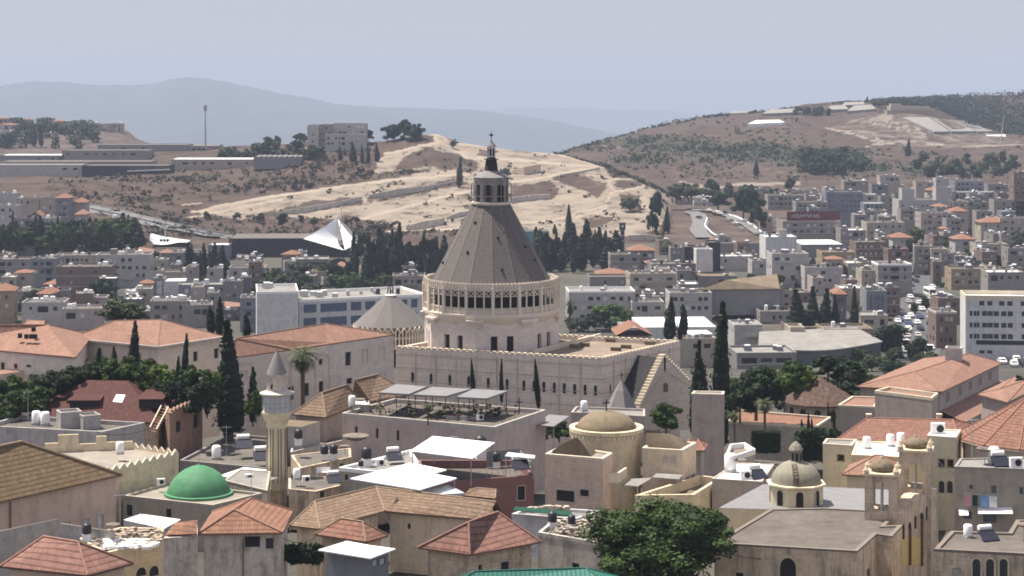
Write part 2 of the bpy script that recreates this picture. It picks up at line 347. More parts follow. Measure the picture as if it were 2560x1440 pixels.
class Loft:
    def __init__(s, rows): s.rows = rows
    def zcol(s, px):
        px = np.asarray(px, float)
        return [(Y, CZ - (np.interp(px, [a for a, b in pts], [b for a, b in pts]) - HY) / F * Y) for Y, pts in s.rows]
    def z(s, px, Y):
        zc = s.zcol(px); ys = [a for a, b in zc]
        return float(np.interp(Y, ys, [float(b) for a, b in zc]))
    def at(s, px, py):                        # first point of the surface met by the ray of a photograph pixel
        zc = s.zcol(px); ys = [a for a, b in zc]; zs = [float(b) for a, b in zc]
        gy = np.arange(ys[0], min(ys[-1], ys[0] + 6000), 4.0); gr = HY + F * (CZ - np.interp(gy, ys, zs)) / gy; hit = np.nonzero(gr <= py)[0]
        if len(hit): return P(px, float(gr[hit[0]]), float(gy[hit[0]]))
        return s.at(px, py + 2) if py < 700 else P(px, py, ys[-1])
    def build(s, name, m, x0, x1, nx, sub, amp, paint=None, ns=40, seed=0.0, smooth=True):
        px = np.linspace(x0, x1, nx); zc = s.zcol(px); Ys, Zs = [], []
        for (Ya, Za), (Yb, Zb) in zip(zc[:-1], zc[1:]):
            for k in range(sub):
                f = k / sub; Ys.append(Ya + (Yb - Ya) * f); Zs.append(Za + (Zb - Za) * f)
        Ys.append(zc[-1][0]); Zs.append(zc[-1][1])
        Z = np.array(Zs)
        for _ in range(2):                    # soften the creases between the rows
            Z[1:-1] = 0.25 * Z[:-2] + 0.5 * Z[1:-1] + 0.25 * Z[2:]
        Yg = np.array(Ys)[:, None] * np.ones(nx)[None, :]; PXg = px[None, :] * np.ones(len(Ys))[:, None]
        Xg = (PXg - 1280) / F * Yg
        if amp: Z = Z + amp * fbm(Xg, Yg, ns, seed + 3.3)
        nr = len(Ys); mb = MB()
        mb.v = list(zip(Xg.ravel().tolist(), Yg.ravel().tolist(), Z.ravel().tolist()))
        mb.f = [(j*nx + i, j*nx + i + 1, (j+1)*nx + i + 1, (j+1)*nx + i) for j in range(nr - 1) for i in range(nx - 1)]
        attr = None
        if paint: attr = {k: v.ravel() for k, v in paint(PXg, HY + F * (CZ - Z) / Yg).items()}
        o = mb.build(name, m, None, smooth, attr); o['kind'] = 'structure'; return o
def terrainmat(name, brown, pale, green, scale=1.0, gthr=(0.55, 0.68), gamt=0.8, rocks=0.4):
    t = NT(name, 0.95, 0.1); p = t.pos()
    n1 = t.noise(p, 0.012 * scale, 6, 0.65); n2 = t.noise(p, 0.06 * scale, 6, 0.72); n3 = t.noise(p, 0.28 * scale, 4, 0.7)
    b = t.mix(t.ramp(n2, [(0.3, 0.0), (0.7, 1.0)]), mul(brown, 0.5), mul(brown, 1.5))
    b = t.mix(t.math('MULTIPLY', t.ramp(n3, [(0.6, 0.0), (0.72, 1.0)]), rocks), b, mul(pale, 0.8))
    gm = t.math('ADD', t.math('MULTIPLY', n1, 0.5), t.math('MULTIPLY', n2, 0.5))
    at2 = t.n.new('ShaderNodeAttribute'); at2.attribute_name = 'scrub'
    gm = t.math('ADD', gm, t.math('MULTIPLY', at2.outputs['Fac'], 0.22))
    b = t.mix(t.math('MULTIPLY', t.ramp(gm, [(gthr[0], 0.0), (gthr[1], 1.0)]), gamt), b, green)
    at = t.n.new('ShaderNodeAttribute'); at.attribute_name = 'sand'
    sfac = t.math('ADD', at.outputs['Fac'], t.math('MULTIPLY', t.math('SUBTRACT', n2, 0.5), 1.0))
    pl = t.mix(t.ramp(n2, [(0.3, 0.0), (0.7, 1.0)]), mul(pale, 0.72), mul(pale, 1.12))
    pl = t.mix(t.math('MULTIPLY', t.ramp(n3, [(0.45, 0.0), (0.7, 1.0)]), 0.3), pl, mul(pale, 0.62))
    b = t.mix(t.ramp(sfac, [(0.42, 0.0), (0.62, 1.0)]), b, pl)
    b = t.mix(t.ramp(at.outputs['Fac'], [(0.0, 0.0), (0.6, 0.0), (1.0, 1.0)]), b, mul(pale, 1.22))
    t.col(b); t.bump(n3, 0.5, 1.0); return t
# town ground
t = NT('ground_mat', 0.95, 0.1); p_ = t.pos(); a_ = t.noise(p_, 0.03, 6, 0.7); b_ = t.noise(p_, 0.3, 5, 0.7)
g_ = t.mix(t.ramp(a_, [(0.35, 0.0), (0.65, 1.0)]), (0.052, 0.05, 0.05), (0.10, 0.09, 0.076))
t.col(t.mix(t.math('MULTIPLY', t.ramp(b_, [(0.45, 0.0), (0.7, 1.0)]), 0.6), g_, (0.045, 0.055, 0.03)))
rows = [(Y, [(-900, HY + F * (CZ - G(Y)) / Y), (3500, HY + F * (CZ - G(Y)) / Y)]) for Y in (62, 100, 165, 240, 300, 360, 420, 490, 560, 650, 750, 850, 1000, 1200, 2000, 4000, 8000, 14000, 30000)]
town = Loft(rows); town.build('ground', 'ground_mat', -900, 3500, 90, 5, 0.0)
def gp(px, Y, dz=0.0): return Vector(((px - 1280) / F * Y, Y, G(Y) + dz))
def gpy(px, py):                              # ground point under a photograph pixel
    return town.at(px, py)

terrainmat('sandy_mat', (0.066, 0.047, 0.038), (0.235, 0.195, 0.155), (0.04, 0.042, 0.025), 1.0, (0.58, 0.7), 0.75, 0.25)
terrainmat('right_mat', (0.068, 0.049, 0.041), (0.185, 0.155, 0.13), (0.025, 0.034, 0.022), 1.0, (0.54, 0.65), 0.5, 0.45)
terrainmat('left_mat', (0.085, 0.065, 0.058), (0.2, 0.168, 0.144), (0.035, 0.042, 0.03), 1.0, (0.6, 0.7), 0.7, 0.3)
sandy = Loft([
 (950, [(-500, 640), (3000, 660)]),
 (1030, [(-500, 560), (0, 545), (200, 540), (450, 575), (560, 598), (900, 605), (1100, 592), (1300, 588), (1500, 598), (1640, 604), (1700, 610), (1760, 640), (3000, 700)]),
 (1110, [(-500, 500), (0, 492), (200, 500), (450, 535), (640, 555), (1000, 550), (1280, 545), (1500, 545), (1640, 540), (1690, 555), (1760, 630), (3000, 700)]),
 (1200, [(-500, 460), (0, 455), (200, 455), (640, 480), (1000, 490), (1280, 490), (1500, 480), (1640, 478), (1700, 540), (1760, 620), (3000, 660)]),
 (1290, [(-500, 446), (0, 444), (200, 444), (640, 432), (760, 420), (1000, 420), (1280, 428), (1500, 432), (1600, 452), (1680, 500), (1740, 590), (3000, 640)]),
 (1400, [(-500, 440), (0, 432), (400, 420), (560, 410), (640, 392), (740, 356), (800, 352), (960, 350), (1060, 336), (1095, 335), (1140, 356), (1200, 366), (1280, 374), (1400, 388), (1500, 412), (1590, 448), (1680, 490), (1740, 570), (3000, 620)]),
 (1560, [(-500, 410), (0, 405), (540, 366), (640, 362), (740, 360), (960, 362), (1060, 352), (1280, 396), (1400, 412), (1500, 440), (1700, 540), (3000, 620)]),
 (2200, [(-500, 440), (600, 430), (1100, 430), (1700, 560), (3000, 600)])])
SAND = [[(470, 528), (640, 500), (760, 478), (900, 462), (1000, 440), (1090, 425), (1000, 425), (930, 440), (940, 405), (985, 375), (1040, 365), (1085, 343), (1060, 335), (1110, 334), (1150, 362), (1300, 368), (1400, 386), (1500, 410), (1540, 448), (1650, 452), (1690, 520), (1650, 575), (1500, 606), (1300, 592), (1140, 582), (1010, 575), (880, 545), (760, 545), (600, 550)]]
BROWN = [[(985, 425), (1010, 392), (1070, 372), (1160, 388), (1200, 410), (1180, 430), (1110, 425), (1060, 418)], [(770, 505), (900, 492), (910, 510), (780, 528), (690, 545), (620, 548)], [(920, 492), (1140, 448), (1180, 458), (1150, 466), (925, 508)], [(1370, 440), (1430, 432), (1520, 460), (1500, 500), (1470, 478), (1420, 462)], [(1280, 466), (1370, 452), (1395, 470), (1380, 496), (1280, 510)], [(1530, 465), (1550, 450), (1600, 452), (1605, 462), (1560, 474)], [(1550, 488), (1600, 486), (1600, 525), (1560, 522)], [(1000, 380), (1060, 352), (1090, 345), (1085, 360), (1030, 378)], [(1200, 372), (1250, 380), (1230, 392), (1190, 388)], [(1450, 545), (1530, 540), (1520, 560), (1470, 566)], [(1285, 420), (1340, 418), (1350, 432), (1290, 434)]]  # brown soil patches; those along the retaining walls include painted terrace shadow
PATHS = [([(480, 530), (640, 497), (760, 480), (900, 460), (1030, 445), (1170, 436)], 5, 1.0), ([(960, 384), (1010, 375), (1070, 362), (1120, 352), (1095, 338), (1070, 334)], 5, 1.05), ([(1085, 345), (1170, 395), (1300, 400), (1420, 412), (1500, 415)], 6, 1.05), ([(1140, 358), (1280, 372), (1400, 386), (1480, 408)], 5, 1.05), ([(900, 546), (1010, 520), (1100, 495), (1190, 474)], 5, 1.0), ([(1280, 455), (1380, 440), (1450, 425), (1500, 418)], 5, 1.0), ([(1440, 545), (1515, 520), (1530, 480), (1520, 455), (1545, 446), (1610, 448), (1620, 462), (1560, 478), (1530, 480)], 3, 1.0), ([(1290, 560), (1400, 548), (1450, 530), (1520, 515)], 3, 1.0), ([(720, 360), (760, 372), (810, 380)], 4, 1.0), ([(930, 352), (960, 345), (965, 330)], 5, 1.0), ([(960, 580), (1040, 574), (1150, 572)], 4, 1.0), ([(450, 512), (500, 508)], 3, 0.9), ([(470, 546), (640, 510), (700, 500)], 4, 0.95)]
def paint_sandy(px, py):
    s = np.zeros(px.shape)
    jx = px + 9 * fbm(px, py, 35, 1.7); jy = py + 5 * fbm(px, py, 35, 5.1)
    for pl in SAND: s[inpoly(jx, jy, pl)] = 0.62
    for pl in BROWN: s[inpoly(jx, jy, pl)] = 0.34
    for ln, w, val in PATHS:
        d = polydist(jx, py + 2 * (jy - py) / 5, ln); s = np.maximum(s, np.clip((w - d) / w * 1.6, 0, 1) * val)
    g = np.where((px < 760) & (py > 395) & (py < 560), 0.05, 0.0)
    g += np.where((px > 1600) & (py > 470), 0.25, 0.0)
    return {'sand': s, 'scrub': g}
sandy.build('sandy_hill', 'sandy_mat', -500, 1900, 420, 22, 1.6, paint_sandy, 45, 2.0)
right = Loft([
 (1250, [(1250, 600), (3200, 600)]),
 (1400, [(1250, 520), (1500, 478), (1640, 468), (1720, 462), (1850, 462), (2000, 462), (2300, 455), (2560, 450), (3200, 440)]),
 (1600, [(1250, 480), (1380, 430), (1500, 408), (1620, 402), (1800, 415), (2000, 405), (2300, 408), (2560, 408), (3200, 380)]),
 (1800, [(1250, 460), (1380, 400), (1420, 385), (1560, 372), (1700, 362), (1850, 352), (2000, 345), (2100, 358), (2300, 366), (2560, 366), (3200, 330)]),
 (2000, [(1250, 450), (1390, 386), (1500, 354), (1640, 330), (1800, 310), (1900, 302), (2000, 306), (2070, 318), (2250, 290), (2330, 296), (2480, 340), (2560, 345), (3200, 300)]),
 (2220, [(1250, 440), (1390, 388), (1500, 353), (1560, 340), (1620, 318), (1700, 299), (1800, 287), (1920, 276), (2000, 264), (2100, 256), (2190, 252), (2220, 262), (2310, 268), (2400, 310), (2560, 330), (3200, 260)]),
 (2600, [(1250, 460), (1500, 380), (1900, 300), (2050, 262), (2190, 250), (2280, 246), (2400, 238), (2560, 230), (2800, 224), (3200, 210)]),
 (3400, [(1250, 500), (2000, 420), (3200, 380)])])
MOUND = [(2075, 318), (2130, 300), (2200, 282), (2235, 262), (2325, 266), (2345, 285), (2420, 312), (2500, 340), (2550, 352), (2540, 366), (2400, 370), (2200, 365), (2160, 345), (2110, 335)]
def paint_right(px, py):
    s = np.zeros(px.shape); jx = px + 8 * fbm(px, py, 40, 4.4); jy = py + 4 * fbm(px, py, 40, 7.7)
    s[inpoly(px, py, MOUND)] = 0.47
    s[inpoly(jx, jy, [(2140, 310), (2230, 275), (2240, 298), (2200, 300)])] = 0.62
    for ln, w, val in (([(2065, 320), (2130, 335), (2200, 358), (2165, 366), (2260, 355), (2360, 362)], 3, 1.0), ([(2160, 303), (2320, 337)], 1.6, 0.9), ([(2205, 300), (2345, 335)], 1.6, 0.9), ([(1700, 455), (1740, 462), (1780, 468), (1860, 460), (2000, 458)], 6, 0.95), ([(2400, 366), (2560, 362)], 3, 0.8), ([(2190, 345), (2210, 358)], 6, 0.8), ([(1850, 408), (1990, 438)], 3, 0.55), ([(1490, 362), (1560, 370)], 4, 0.6)):
        d = polydist(px, py, ln); s = np.maximum(s, np.clip((w - d) / w * 1.6, 0, 1) * val)
    g = np.zeros(px.shape)
    for cx, cy_, rx, ry in ((1640, 360, 160, 22), (1850, 380, 180, 26), (2050, 395, 130, 26), (2120, 420, 120, 18), (1480, 370, 60, 14), (2380, 425, 150, 18), (1560, 400, 70, 14)):
        g = np.maximum(g, np.clip(1.3 - np.hypot((px - cx) / rx, (py - cy_) / ry), 0, 1))
    for pl in ([(1500, 388), (1420, 385), (1460, 372), (1540, 375), (1580, 395), (1530, 410)], [(1640, 430), (1750, 410), (1850, 430), (1900, 455), (1700, 455)]): g[inpoly(jx, jy, pl)] = -0.3
    return {'sand': s, 'scrub': g * np.where(s > 0.3, 0.0, 1.0)}
right.build('right_hill', 'right_mat', 1250, 3000, 330, 16, 2.2, paint_right, 60, 9.0)
lefth = Loft([
 (1560, [(-600, 470), (700, 470)]),
 (1650, [(-600, 420), (0, 412), (200, 402), (300, 384), (420, 375), (560, 460), (700, 500)]),
 (1800, [(-600, 350), (0, 348), (120, 350), (240, 345), (320, 345), (380, 362), (450, 400), (700, 480)]),
 (1950, [(-600, 300), (0, 306), (150, 312), (300, 318), (325, 330), (340, 346), (380, 364), (450, 410), (700, 480)]),
 (2300, [(-600, 320), (300, 340), (700, 460)])])
lefth.build('left_hill', 'left_mat', -600, 700, 130, 10, 2.0, None, 50, 4.0)
# far ranges, blue with distance
simple('far_mat', (0.045, 0.055, 0.045), 0.95, 0.1, 0.35, 0, 0.004)
farA = Loft([
 (11500, [(-900, 480), (3400, 480)]),
 (13500, [(-900, 320), (0, 260), (300, 262), (470, 240), (700, 275), (1000, 300), (1280, 320), (1600, 380), (1900, 420), (3400, 450)]),
 (15000, [(-900, 225), (-300, 212), (0, 202), (40, 196), (70, 192), (100, 190), (200, 195), (270, 201), (320, 205), (370, 198), (420, 188), (470, 183), (520, 185), (570, 192), (640, 208), (700, 224), (770, 238), (900, 258), (980, 263), (1080, 261), (1180, 266), (1280, 280), (1400, 298), (1480, 316), (1560, 332), (1700, 352), (1900, 390), (3400, 440)]),
 (17000, [(-900, 300), (3400, 480)])])
farA.build('far_hills', 'far_mat', -900, 3400, 420, 6, 14.0, None, 260, 1.0)
farB = Loft([
 (21500, [(-1500, 420), (4000, 420)]),
 (26500, [(-1500, 262), (600, 250), (760, 240), (900, 233), (1050, 227), (1300, 224), (1500, 226), (1700, 236), (1850, 247), (2100, 255), (2600, 258), (4000, 256)]),
 (29500, [(-1500, 420), (4000, 420)])])
farB.build('distant_range', 'far_mat', -1500, 4000, 160, 3, 18.0, None, 700, 6.0)
# ------------------------------------------------------------------ building kit
def insetrect(mb, A, B, z0, z1, holes, depth, nrm):
    """wall from A to B (xy) with rectangular openings (u0,u1,za,zb): the face is cut and the reveals are built"""
    L = (B - A).length; d = (B - A) / L
    us = sorted({0.0, L, *[h[0] for h in holes], *[h[1] for h in holes]}); zs = sorted({z0, z1, *[h[2] for h in holes], *[h[3] for h in holes]})
    q = lambda u, z, k=0.0: (A.x + d.x*u - nrm.x*k, A.y + d.y*u - nrm.y*k, z)
    flip = (d.y * nrm.x - d.x * nrm.y) < 0
    def fc(*p): mb.face(*(reversed(p) if flip else p))
    for i in range(len(us) - 1):
        run = None
        for j in range(len(zs) - 1):
            um, zm = (us[i] + us[i+1]) / 2, (zs[j] + zs[j+1]) / 2
            hole = any(h[0] < um < h[1] and h[2] < zm < h[3] for h in holes)
            if not hole: fc(q(us[i], zs[j]), q(us[i+1], zs[j]), q(us[i+1], zs[j+1]), q(us[i], zs[j+1]))
    for (a, b, c, e) in holes:
        fc(q(a, c), q(a, c, depth), q(a, e, depth), q(a, e)); fc(q(b, c, depth), q(b, c), q(b, e), q(b, e, depth))
        fc(q(a, e), q(a, e, depth), q(b, e, depth), q(b, e)); fc(q(a, c, depth), q(a, c), q(b, c), q(b, c, depth))
def archpts(w, h, n=7, point=False):          # outline of an arched opening, centred on its foot
    r = w / 2; pts = [(-r, 0), (r, 0), (r, h - r)]
    for k in range(1, n): a = math.pi * k / n; pts.append((r * math.cos(a), h - r + r * math.sin(a) * (1.25 if point else 1)))
    pts.append((-r, h - r)); return pts
class Bld:
    def __init__(s, name, label, cat, poly, z1, z0, wall='wall_p', group=None, root=None):
        """poly: xy corners of the outline in order, z1 top, z0 foot"""
        s.poly = [Vector((p[0], p[1])) for p in poly]; s.z1, s.z0 = z1, z0; s.wm = wall
        s.sg = 1 if area2(s.poly) > 0 else -1; n = len(s.poly)
        c = sum(s.poly, Vector((0, 0))) / n
        s.root = root or thing(name, label, cat, (c.x, c.y, z0), group)
        s.holes = [[] for _ in range(n)]; s.wins = []; s.wz1 = z1; s.depth = 0.16
    def edge(s, i):
        A, B = s.poly[i], s.poly[(i+1) % len(s.poly)]; d = (B - A).normalized()
        return A, B, d, Vector((d.y, -d.x)) * s.sg
    def uz(s, i, px, py):
        A, B, d, n = s.edge(i); h = hitp(px, py, A, d); return (Vector((h.x, h.y)) - A).dot(d), h.z
    def hole(s, i, u0, u1, za, zb, mat='glass', name='window', frame=None, sill=False):
        A, B, d, n = s.edge(i); L = (B - A).length
        if u0 < 0.12 or u1 > L - 0.12 or za < s.z0 + 0.05 or zb > s.wz1 - 0.05: return None
        for h in s.holes[i]:
            if u0 < h[1] + 0.05 and u1 > h[0] - 0.05 and za < h[3] + 0.05 and zb > h[2] - 0.05: return None
        s.holes[i].append((u0, u1, za, zb)); s.wins.append((i, u0, u1, za, zb, mat, name, frame, sill)); return True
    def win(s, i, rects, mat='glass', name='window', frame=None, sill=False):
        for (x0, y0, x1, y1) in rects:
            ym = (y0 + y1) / 2
            u0, _ = s.uz(i, x0, ym); u1, _ = s.uz(i, x1, ym); _, zb = s.uz(i, (x0 + x1) / 2, y0); _, za = s.uz(i, (x0 + x1) / 2, y1)
            s.hole(i, min(u0, u1), max(u0, u1), za, zb, mat, name, frame, sill)
    def grid(s, i, rows, cols, w=1.2, h=1.4, top=1.6, fl=3.1, m=1.2, skip=0.12, rnd=None, mat='glass', bal=0.0):
        rnd = rnd or random.Random(int(abs(s.poly[0].x) * 31 + s.z1 * 7 + i))
        A, B, d, n = s.edge(i); L = (B - A).length
        if L < 2.2: return
        cols = max(1, min(cols, int((L - 1) / (w * 1.25)))); st = (L - 2*m) / cols
        if st < w + 0.3: w = max(0.5, st - 0.35)
        ws = [w * rnd.choice((0.7, 1, 1, 1.35)) for _ in range(cols)]; lg = rnd.randrange(cols) if cols > 2 and mat == 'glass' and rnd.random() < .55 else -1
        for r in range(rows):
            zb = s.z1 - top - r * fl
            for c in range(cols):
                if rnd.random() < skip: continue
                uc = m + st * (c + 0.5); ww = min(ws[c], st - 0.3); hh = h * (1.0 if ww < 1.2*w else 0.9)
                if c == lg: s.hole(i, uc - st*.44, uc + st*.44, zb - h*1.35, zb + .15, 'dark', 'loggia'); continue
                hh *= rnd.uniform(.75, 1.15); ub = rnd.uniform(-.2, .2)
                s.hole(i, uc + ub - ww/2, uc + ub + ww/2, zb - hh, zb, mat if mat != 'glass' else rnd.choice(('glass', 'glass', 'glass', 'dark', 'shutter', 'blind_grey')))
            if bal and rnd.random() < bal:
                u0 = rnd.uniform(0.5, max(0.6, L * 0.5)); u1 = min(L - 0.3, u0 + rnd.uniform(3, 5))
                z = zb - h - 0.75; q = lambda u, k: Vector((A.x + d.x*u + n.x*k, A.y + d.y*u + n.y*k, 0))
                mb = MB(); mb.prism([q(u0, 0.003), q(u1, 0.003), q(u1, 1.2), q(u0, 1.2)], z, z + 0.15, bottom=True); mb.prism([q(u0, 1.08), q(u1, 1.08), q(u1, 1.2), q(u0, 1.2)], z + 0.15, z + 1.0); mb.build('balcony', s.wm, s.root)
    def arch(s, i, cx, y0, y1, wpx, mat='glass', name='window', trim='cream_trim', tw=0.14, point=False):
        """arched window: dark panel in a proud stone surround, given by its pixel box"""
        A, B, d, n = s.edge(i); u, zb = s.uz(i, cx, y0); _, za = s.uz(i, cx, y1)
        u0, _ = s.uz(i, cx - wpx/2, y1); u1, _ = s.uz(i, cx + wpx/2, y1); archpanel(s.root, A + d*u, d, n, abs(u1 - u0), za, zb - za, mat, name, trim, tw, point)
    def walls(s, name='wall'):
        mb = MB(); n = len(s.poly)
        for i in range(n):
            A, B, d, nr = s.edge(i); insetrect(mb, A, B, s.z0, s.wz1, s.holes[i], s.depth, nr)
        w = mb.build(name, s.wm, s.root)
        for (i, u0, u1, za, zb, mat, nm, fr, sill) in s.wins:
            A, B, d, nr = s.edge(i); k = s.depth - 0.004; q = lambda u, z, kk: (A.x + d.x*u - nr.x*kk, A.y + d.y*u - nr.y*kk, z)
            m2 = MB(); pts = [q(u0, za, k), q(u1, za, k), q(u1, zb, k), q(u0, zb, k)]
            m2.face(*(pts if s.sg > 0 else reversed(pts))); o = m2.build(nm, mat, s.root)
            if fr:
                m3 = MB(); t_ = 0.09
                for (a, b, c, e) in ((u0 - t_, u0, za, zb), (u1, u1 + t_, za, zb), (u0 - t_, u1 + t_, zb, zb + t_), (u0 - t_ - 0.05, u1 + t_ + 0.05, za - t_, za)):
                    m3.quadbox([Vector(q(a, c, 0.0)), Vector(q(b, c, 0.0)), Vector(q(b, c, -0.05)), Vector(q(a, c, -0.05)), Vector(q(a, e, 0.0)), Vector(q(b, e, 0.0)), Vector(q(b, e, -0.05)), Vector(q(a, e, -0.05))])
                m3.build('frame', fr, o)
        return w
    def flat(s, roof='roof_grey', ph=0.5, pt=0.25, cop=None, walls=True):
        """flat roof behind a parapet of height ph"""
        s.wz1 = s.z1 - ph
        if walls: s.walls()
        MB().prism(s.poly, s.wz1 - 0.3, s.wz1 + 0.02, sides=False).build('roof', roof, s.root)
        if ph > 0.02:
            o = offset(s.poly, 0.03); i_ = offset(s.poly, -pt); mb = MB(); n = len(o)
            O = [(Vector((*a, 0)), Vector((*b, 0))) for a, b in zip(o, i_)]
            if s.sg < 0: O.reverse()
            for k in range(n):
                (a, ai), (b, bi) = O[k], O[(k+1) % n]
                f = lambda p, z: (p.x, p.y, z)
                mb.face(f(a, s.wz1 - 0.02), f(b, s.wz1 - 0.02), f(b, s.z1), f(a, s.z1)); mb.face(f(bi, s.wz1), f(ai, s.wz1), f(ai, s.z1), f(bi, s.z1)); mb.face(f(a, s.z1), f(b, s.z1), f(bi, s.z1), f(ai, s.z1)); mb.face(f(b, s.wz1 - 0.02), f(a, s.wz1 - 0.02), f(ai, s.wz1 - 0.02), f(bi, s.wz1 - 0.02))
            mb.build('parapet', cop or s.wm, s.root)
        return s
def archpanel(root, c, d, n, w, z, h, mat='glass', name='window', trim='cream_trim', tw=0.14, point=False):
    pts = archpts(w, h, 7, point); q = lambda u, v, k: (c.x + d.x*u + n.x*k, c.y + d.y*u + n.y*k, z + v)
    mb = MB(); mb.face(*[q(u, v, 0.012) for u, v in pts]); o = mb.build(name, mat, root)
    if trim:
        big = archpts(w + 2*tw, h + tw, 7, point); m2 = MB(); N = len(pts)
        for k in range(1, N):
            a, b, A_, B_ = pts[k], pts[(k+1) % N], big[k], big[(k+1) % N]
            m2.face(q(*a, 0.07), q(*b, 0.07), q(*B_, 0.07), q(*A_, 0.07)); m2.face(q(*b, 0.07), q(*a, 0.07), q(*a, 0.0), q(*b, 0.0)); m2.face(q(*A_, 0.07), q(*B_, 0.07), q(*B_, 0.0), q(*A_, 0.0))
        m2.build('frame', trim, o)
    return o
def quad4(px3, Z):                            # three roof corners seen in the photograph, all at height Z, and the hidden fourth
    a, b, c = [PZ(x, y, Z) for x, y in px3[:3]]
    return [a, b, c, a + c - b] if len(px3) == 3 else [PZ(x, y, Z) for x, y in px3]
def flatb(name, label, cat, px, Y0, h, wall='wall_p', roof='roof_grey', ph=0.5, group=None, cop=None, pt=0.25, para=True, late=False):
    """flat-roofed building from the pixel outline of its roof; the first corner stands at depth Y0"""
    Z = ZY(px[0][1], Y0); pts = quad4(px, Z) if para and len(px) == 3 else [PZ(x, y, Z) for x, y in px]
    b = Bld(name, label, cat, [p.xy for p in pts], Z, Z - h, wall, group)
    b.wz1 = Z - ph
    b._fin = lambda: b.flat(roof, ph, pt, cop)
    if not late: b._fin()
    return b
def roofmesh(root, E, rid, zE, mat, ridge_mat=None, over=0.0, th=0.16, gable=False, name='roof', rr=0.13):
    """hip (or gable) roof on the eave quad E (xy, order c0..c3) with ridge ends rid = (near c0/c3, near c1/c2)"""
    e = [Vector((p[0], p[1], zE)) for p in E]; r0, r1 = [Vector(r) for r in rid]; mb = MB(); rev = area2(E) < 0
    def fc(*p): mb.face(*(reversed(p) if rev else p))
    fc(e[0], e[1], r1, r0); fc(e[2], e[3], r0, r1)
    if not gable: fc(e[1], e[2], r1); fc(e[3], e[0], r0)
    fl = [p - Vector((0, 0, th)) for p in e]
    for k in range(4):
        if gable and k in (1, 3): continue
        fc(fl[k], fl[(k+1) % 4], e[(k+1) % 4], e[k])
    fc(*reversed(fl))
    o = mb.build(name, mat, root)
    if ridge_mat:
        m2 = MB(); up = Vector((0, 0, 0.02))
        segs = [(r0, r1)] if (r1 - r0).length > 0.05 else []
        if not gable: segs += [(e[0], r0), (e[3], r0), (e[1], r1), (e[2], r1)]
        for a, b in segs: m2.tube(a + up, b + up, rr, n=6)
        m2.build('ridge_cap', ridge_mat, o)
    return o
def ridge_fit(E, px2, zE):                    # ridge height for which the two ridge pixels stand over the middle of the outline
    c = sum((Vector((p[0], p[1], 0)) for p in E), Vector((0, 0, 0))) / 4; best = None
    for k in range(2, 160):
        h = k * 0.05; a, b = PZ(*px2[0], zE + h), PZ(*px2[1], zE + h); m = (a + b) / 2
        sc_ = (m.xy - c.xy).length
        if best is None or sc_ < best[0]: best = (sc_, h, a, b)
    return best[2], best[3]
def hipb(name, label, cat, px, ridge, Y0, h, wall='stained_wall', roof='tile_red', rmat='ridge_red', over=0.45, group=None, gable=False, late=False, hr=None, rr=0.13, rot=0):
    Z = ZY(px[0][1], Y0); E = quad4(px, Z); E = E[rot:] + E[:rot]; r = ridge_fit(E, ridge, Z)
    if hr is not None: r = (PZ(*ridge[0], Z + hr), PZ(*ridge[1], Z + hr))
    ins = offset([e.xy for e in E], -over)
    b = Bld(name, label, cat, ins, Z - 0.15, Z - h, wall, group); b.wz1 = Z - 0.16
    b.E, b.ridge, b.Z = E, r, Z
    def fin():
        b.walls()
        b.roof = roofmesh(b.root, [e.xy for e in E], r, Z, roof, rmat, gable=gable, rr=rr)
        if gable:
            for k, rp in ((1, r[1]), (3, r[0])):
                A, B = Vector((*ins[k], Z - 0.16)), Vector((*ins[(k+1) % 4], Z - 0.16)); m = (A + B) / 2
                MB().face(A, B, (m.x, m.y, rp.z - 0.12)).build('gable', wall, b.root)
    b._fin = fin
    if not late: fin()
    return b
def sheet(name, label, cat, px, Y0, mat='sheet_white', th=0.12, posts=(), ph=2.4, group=None, pm='metal', dz=None):
    """thin roof sheet from its pixel outline, with posts under the corners listed"""
    Z = ZY(px[0][1], Y0); pts = quad4(px, Z)
    if dz:
        pts = [PZ(x, y, Z + d) for (x, y), d in zip(px, dz)]
    c = sum(pts, Vector((0, 0, 0))) / len(pts); t = thing(name, label, cat, (c.x, c.y, Z - ph), group)
    mb = MB(); p2 = pts if area2([p.xy for p in pts]) > 0 else list(reversed(pts))
    lo = [p - Vector((0, 0, th)) for p in p2]; n = len(p2); mb.face(*p2); mb.face(*reversed(lo))
    for k in range(n): mb.face(lo[k], lo[(k+1) % n], p2[(k+1) % n], p2[k])
    mb.build('roof', mat, t)
    for k in posts:
        q = pts[k] + (c - pts[k]) * 0.06; MB().tube((q.x, q.y, Z - ph), (q.x, q.y, q.z - th), 0.06, n=5).build('post', pm, t)
    t['zroof'] = Z; return t
# small rooftop things
PROTO = {}
def place(kind, label, p, yaw=0.0, s=1.0, group=None):
    if kind not in PROTO:
        r = thing(kind, label, dict(black_tank='water tank', white_tank='water tank', solar_boiler='solar heater', air_conditioner='air conditioner', satellite_dish='satellite dish', parked_car='car', bus='bus', antenna='antenna', chair='chair').get(kind, kind.replace('_', ' ')), (0, 0, 0), group); BUILD[kind](r); PROTO[kind] = r
    else: r = copy_thing(PROTO[kind])
    r['label'] = label
    if group: r['group'] = group
    elif 'group' in r: del r['group']
    r.location = p; r.rotation_euler = (0, 0, yaw); r.scale = (s, s, s); return r
def b_black_tank(r):
    MB().box((0, 0, 0), 0.85, 0.85, 0.8).build('stand', 'white_paint', r)
    MB().lathe((0, 0), [(0.0, 0.8), (0.5, 0.8), (0.52, 0.95), (0.5, 1.0), (0.52, 1.3), (0.5, 1.35), (0.5, 1.7), (0.3, 1.88), (0.16, 1.9), (0.16, 1.98), (0.0, 1.98)], 14).build('tank', 'black_plastic', r, True)
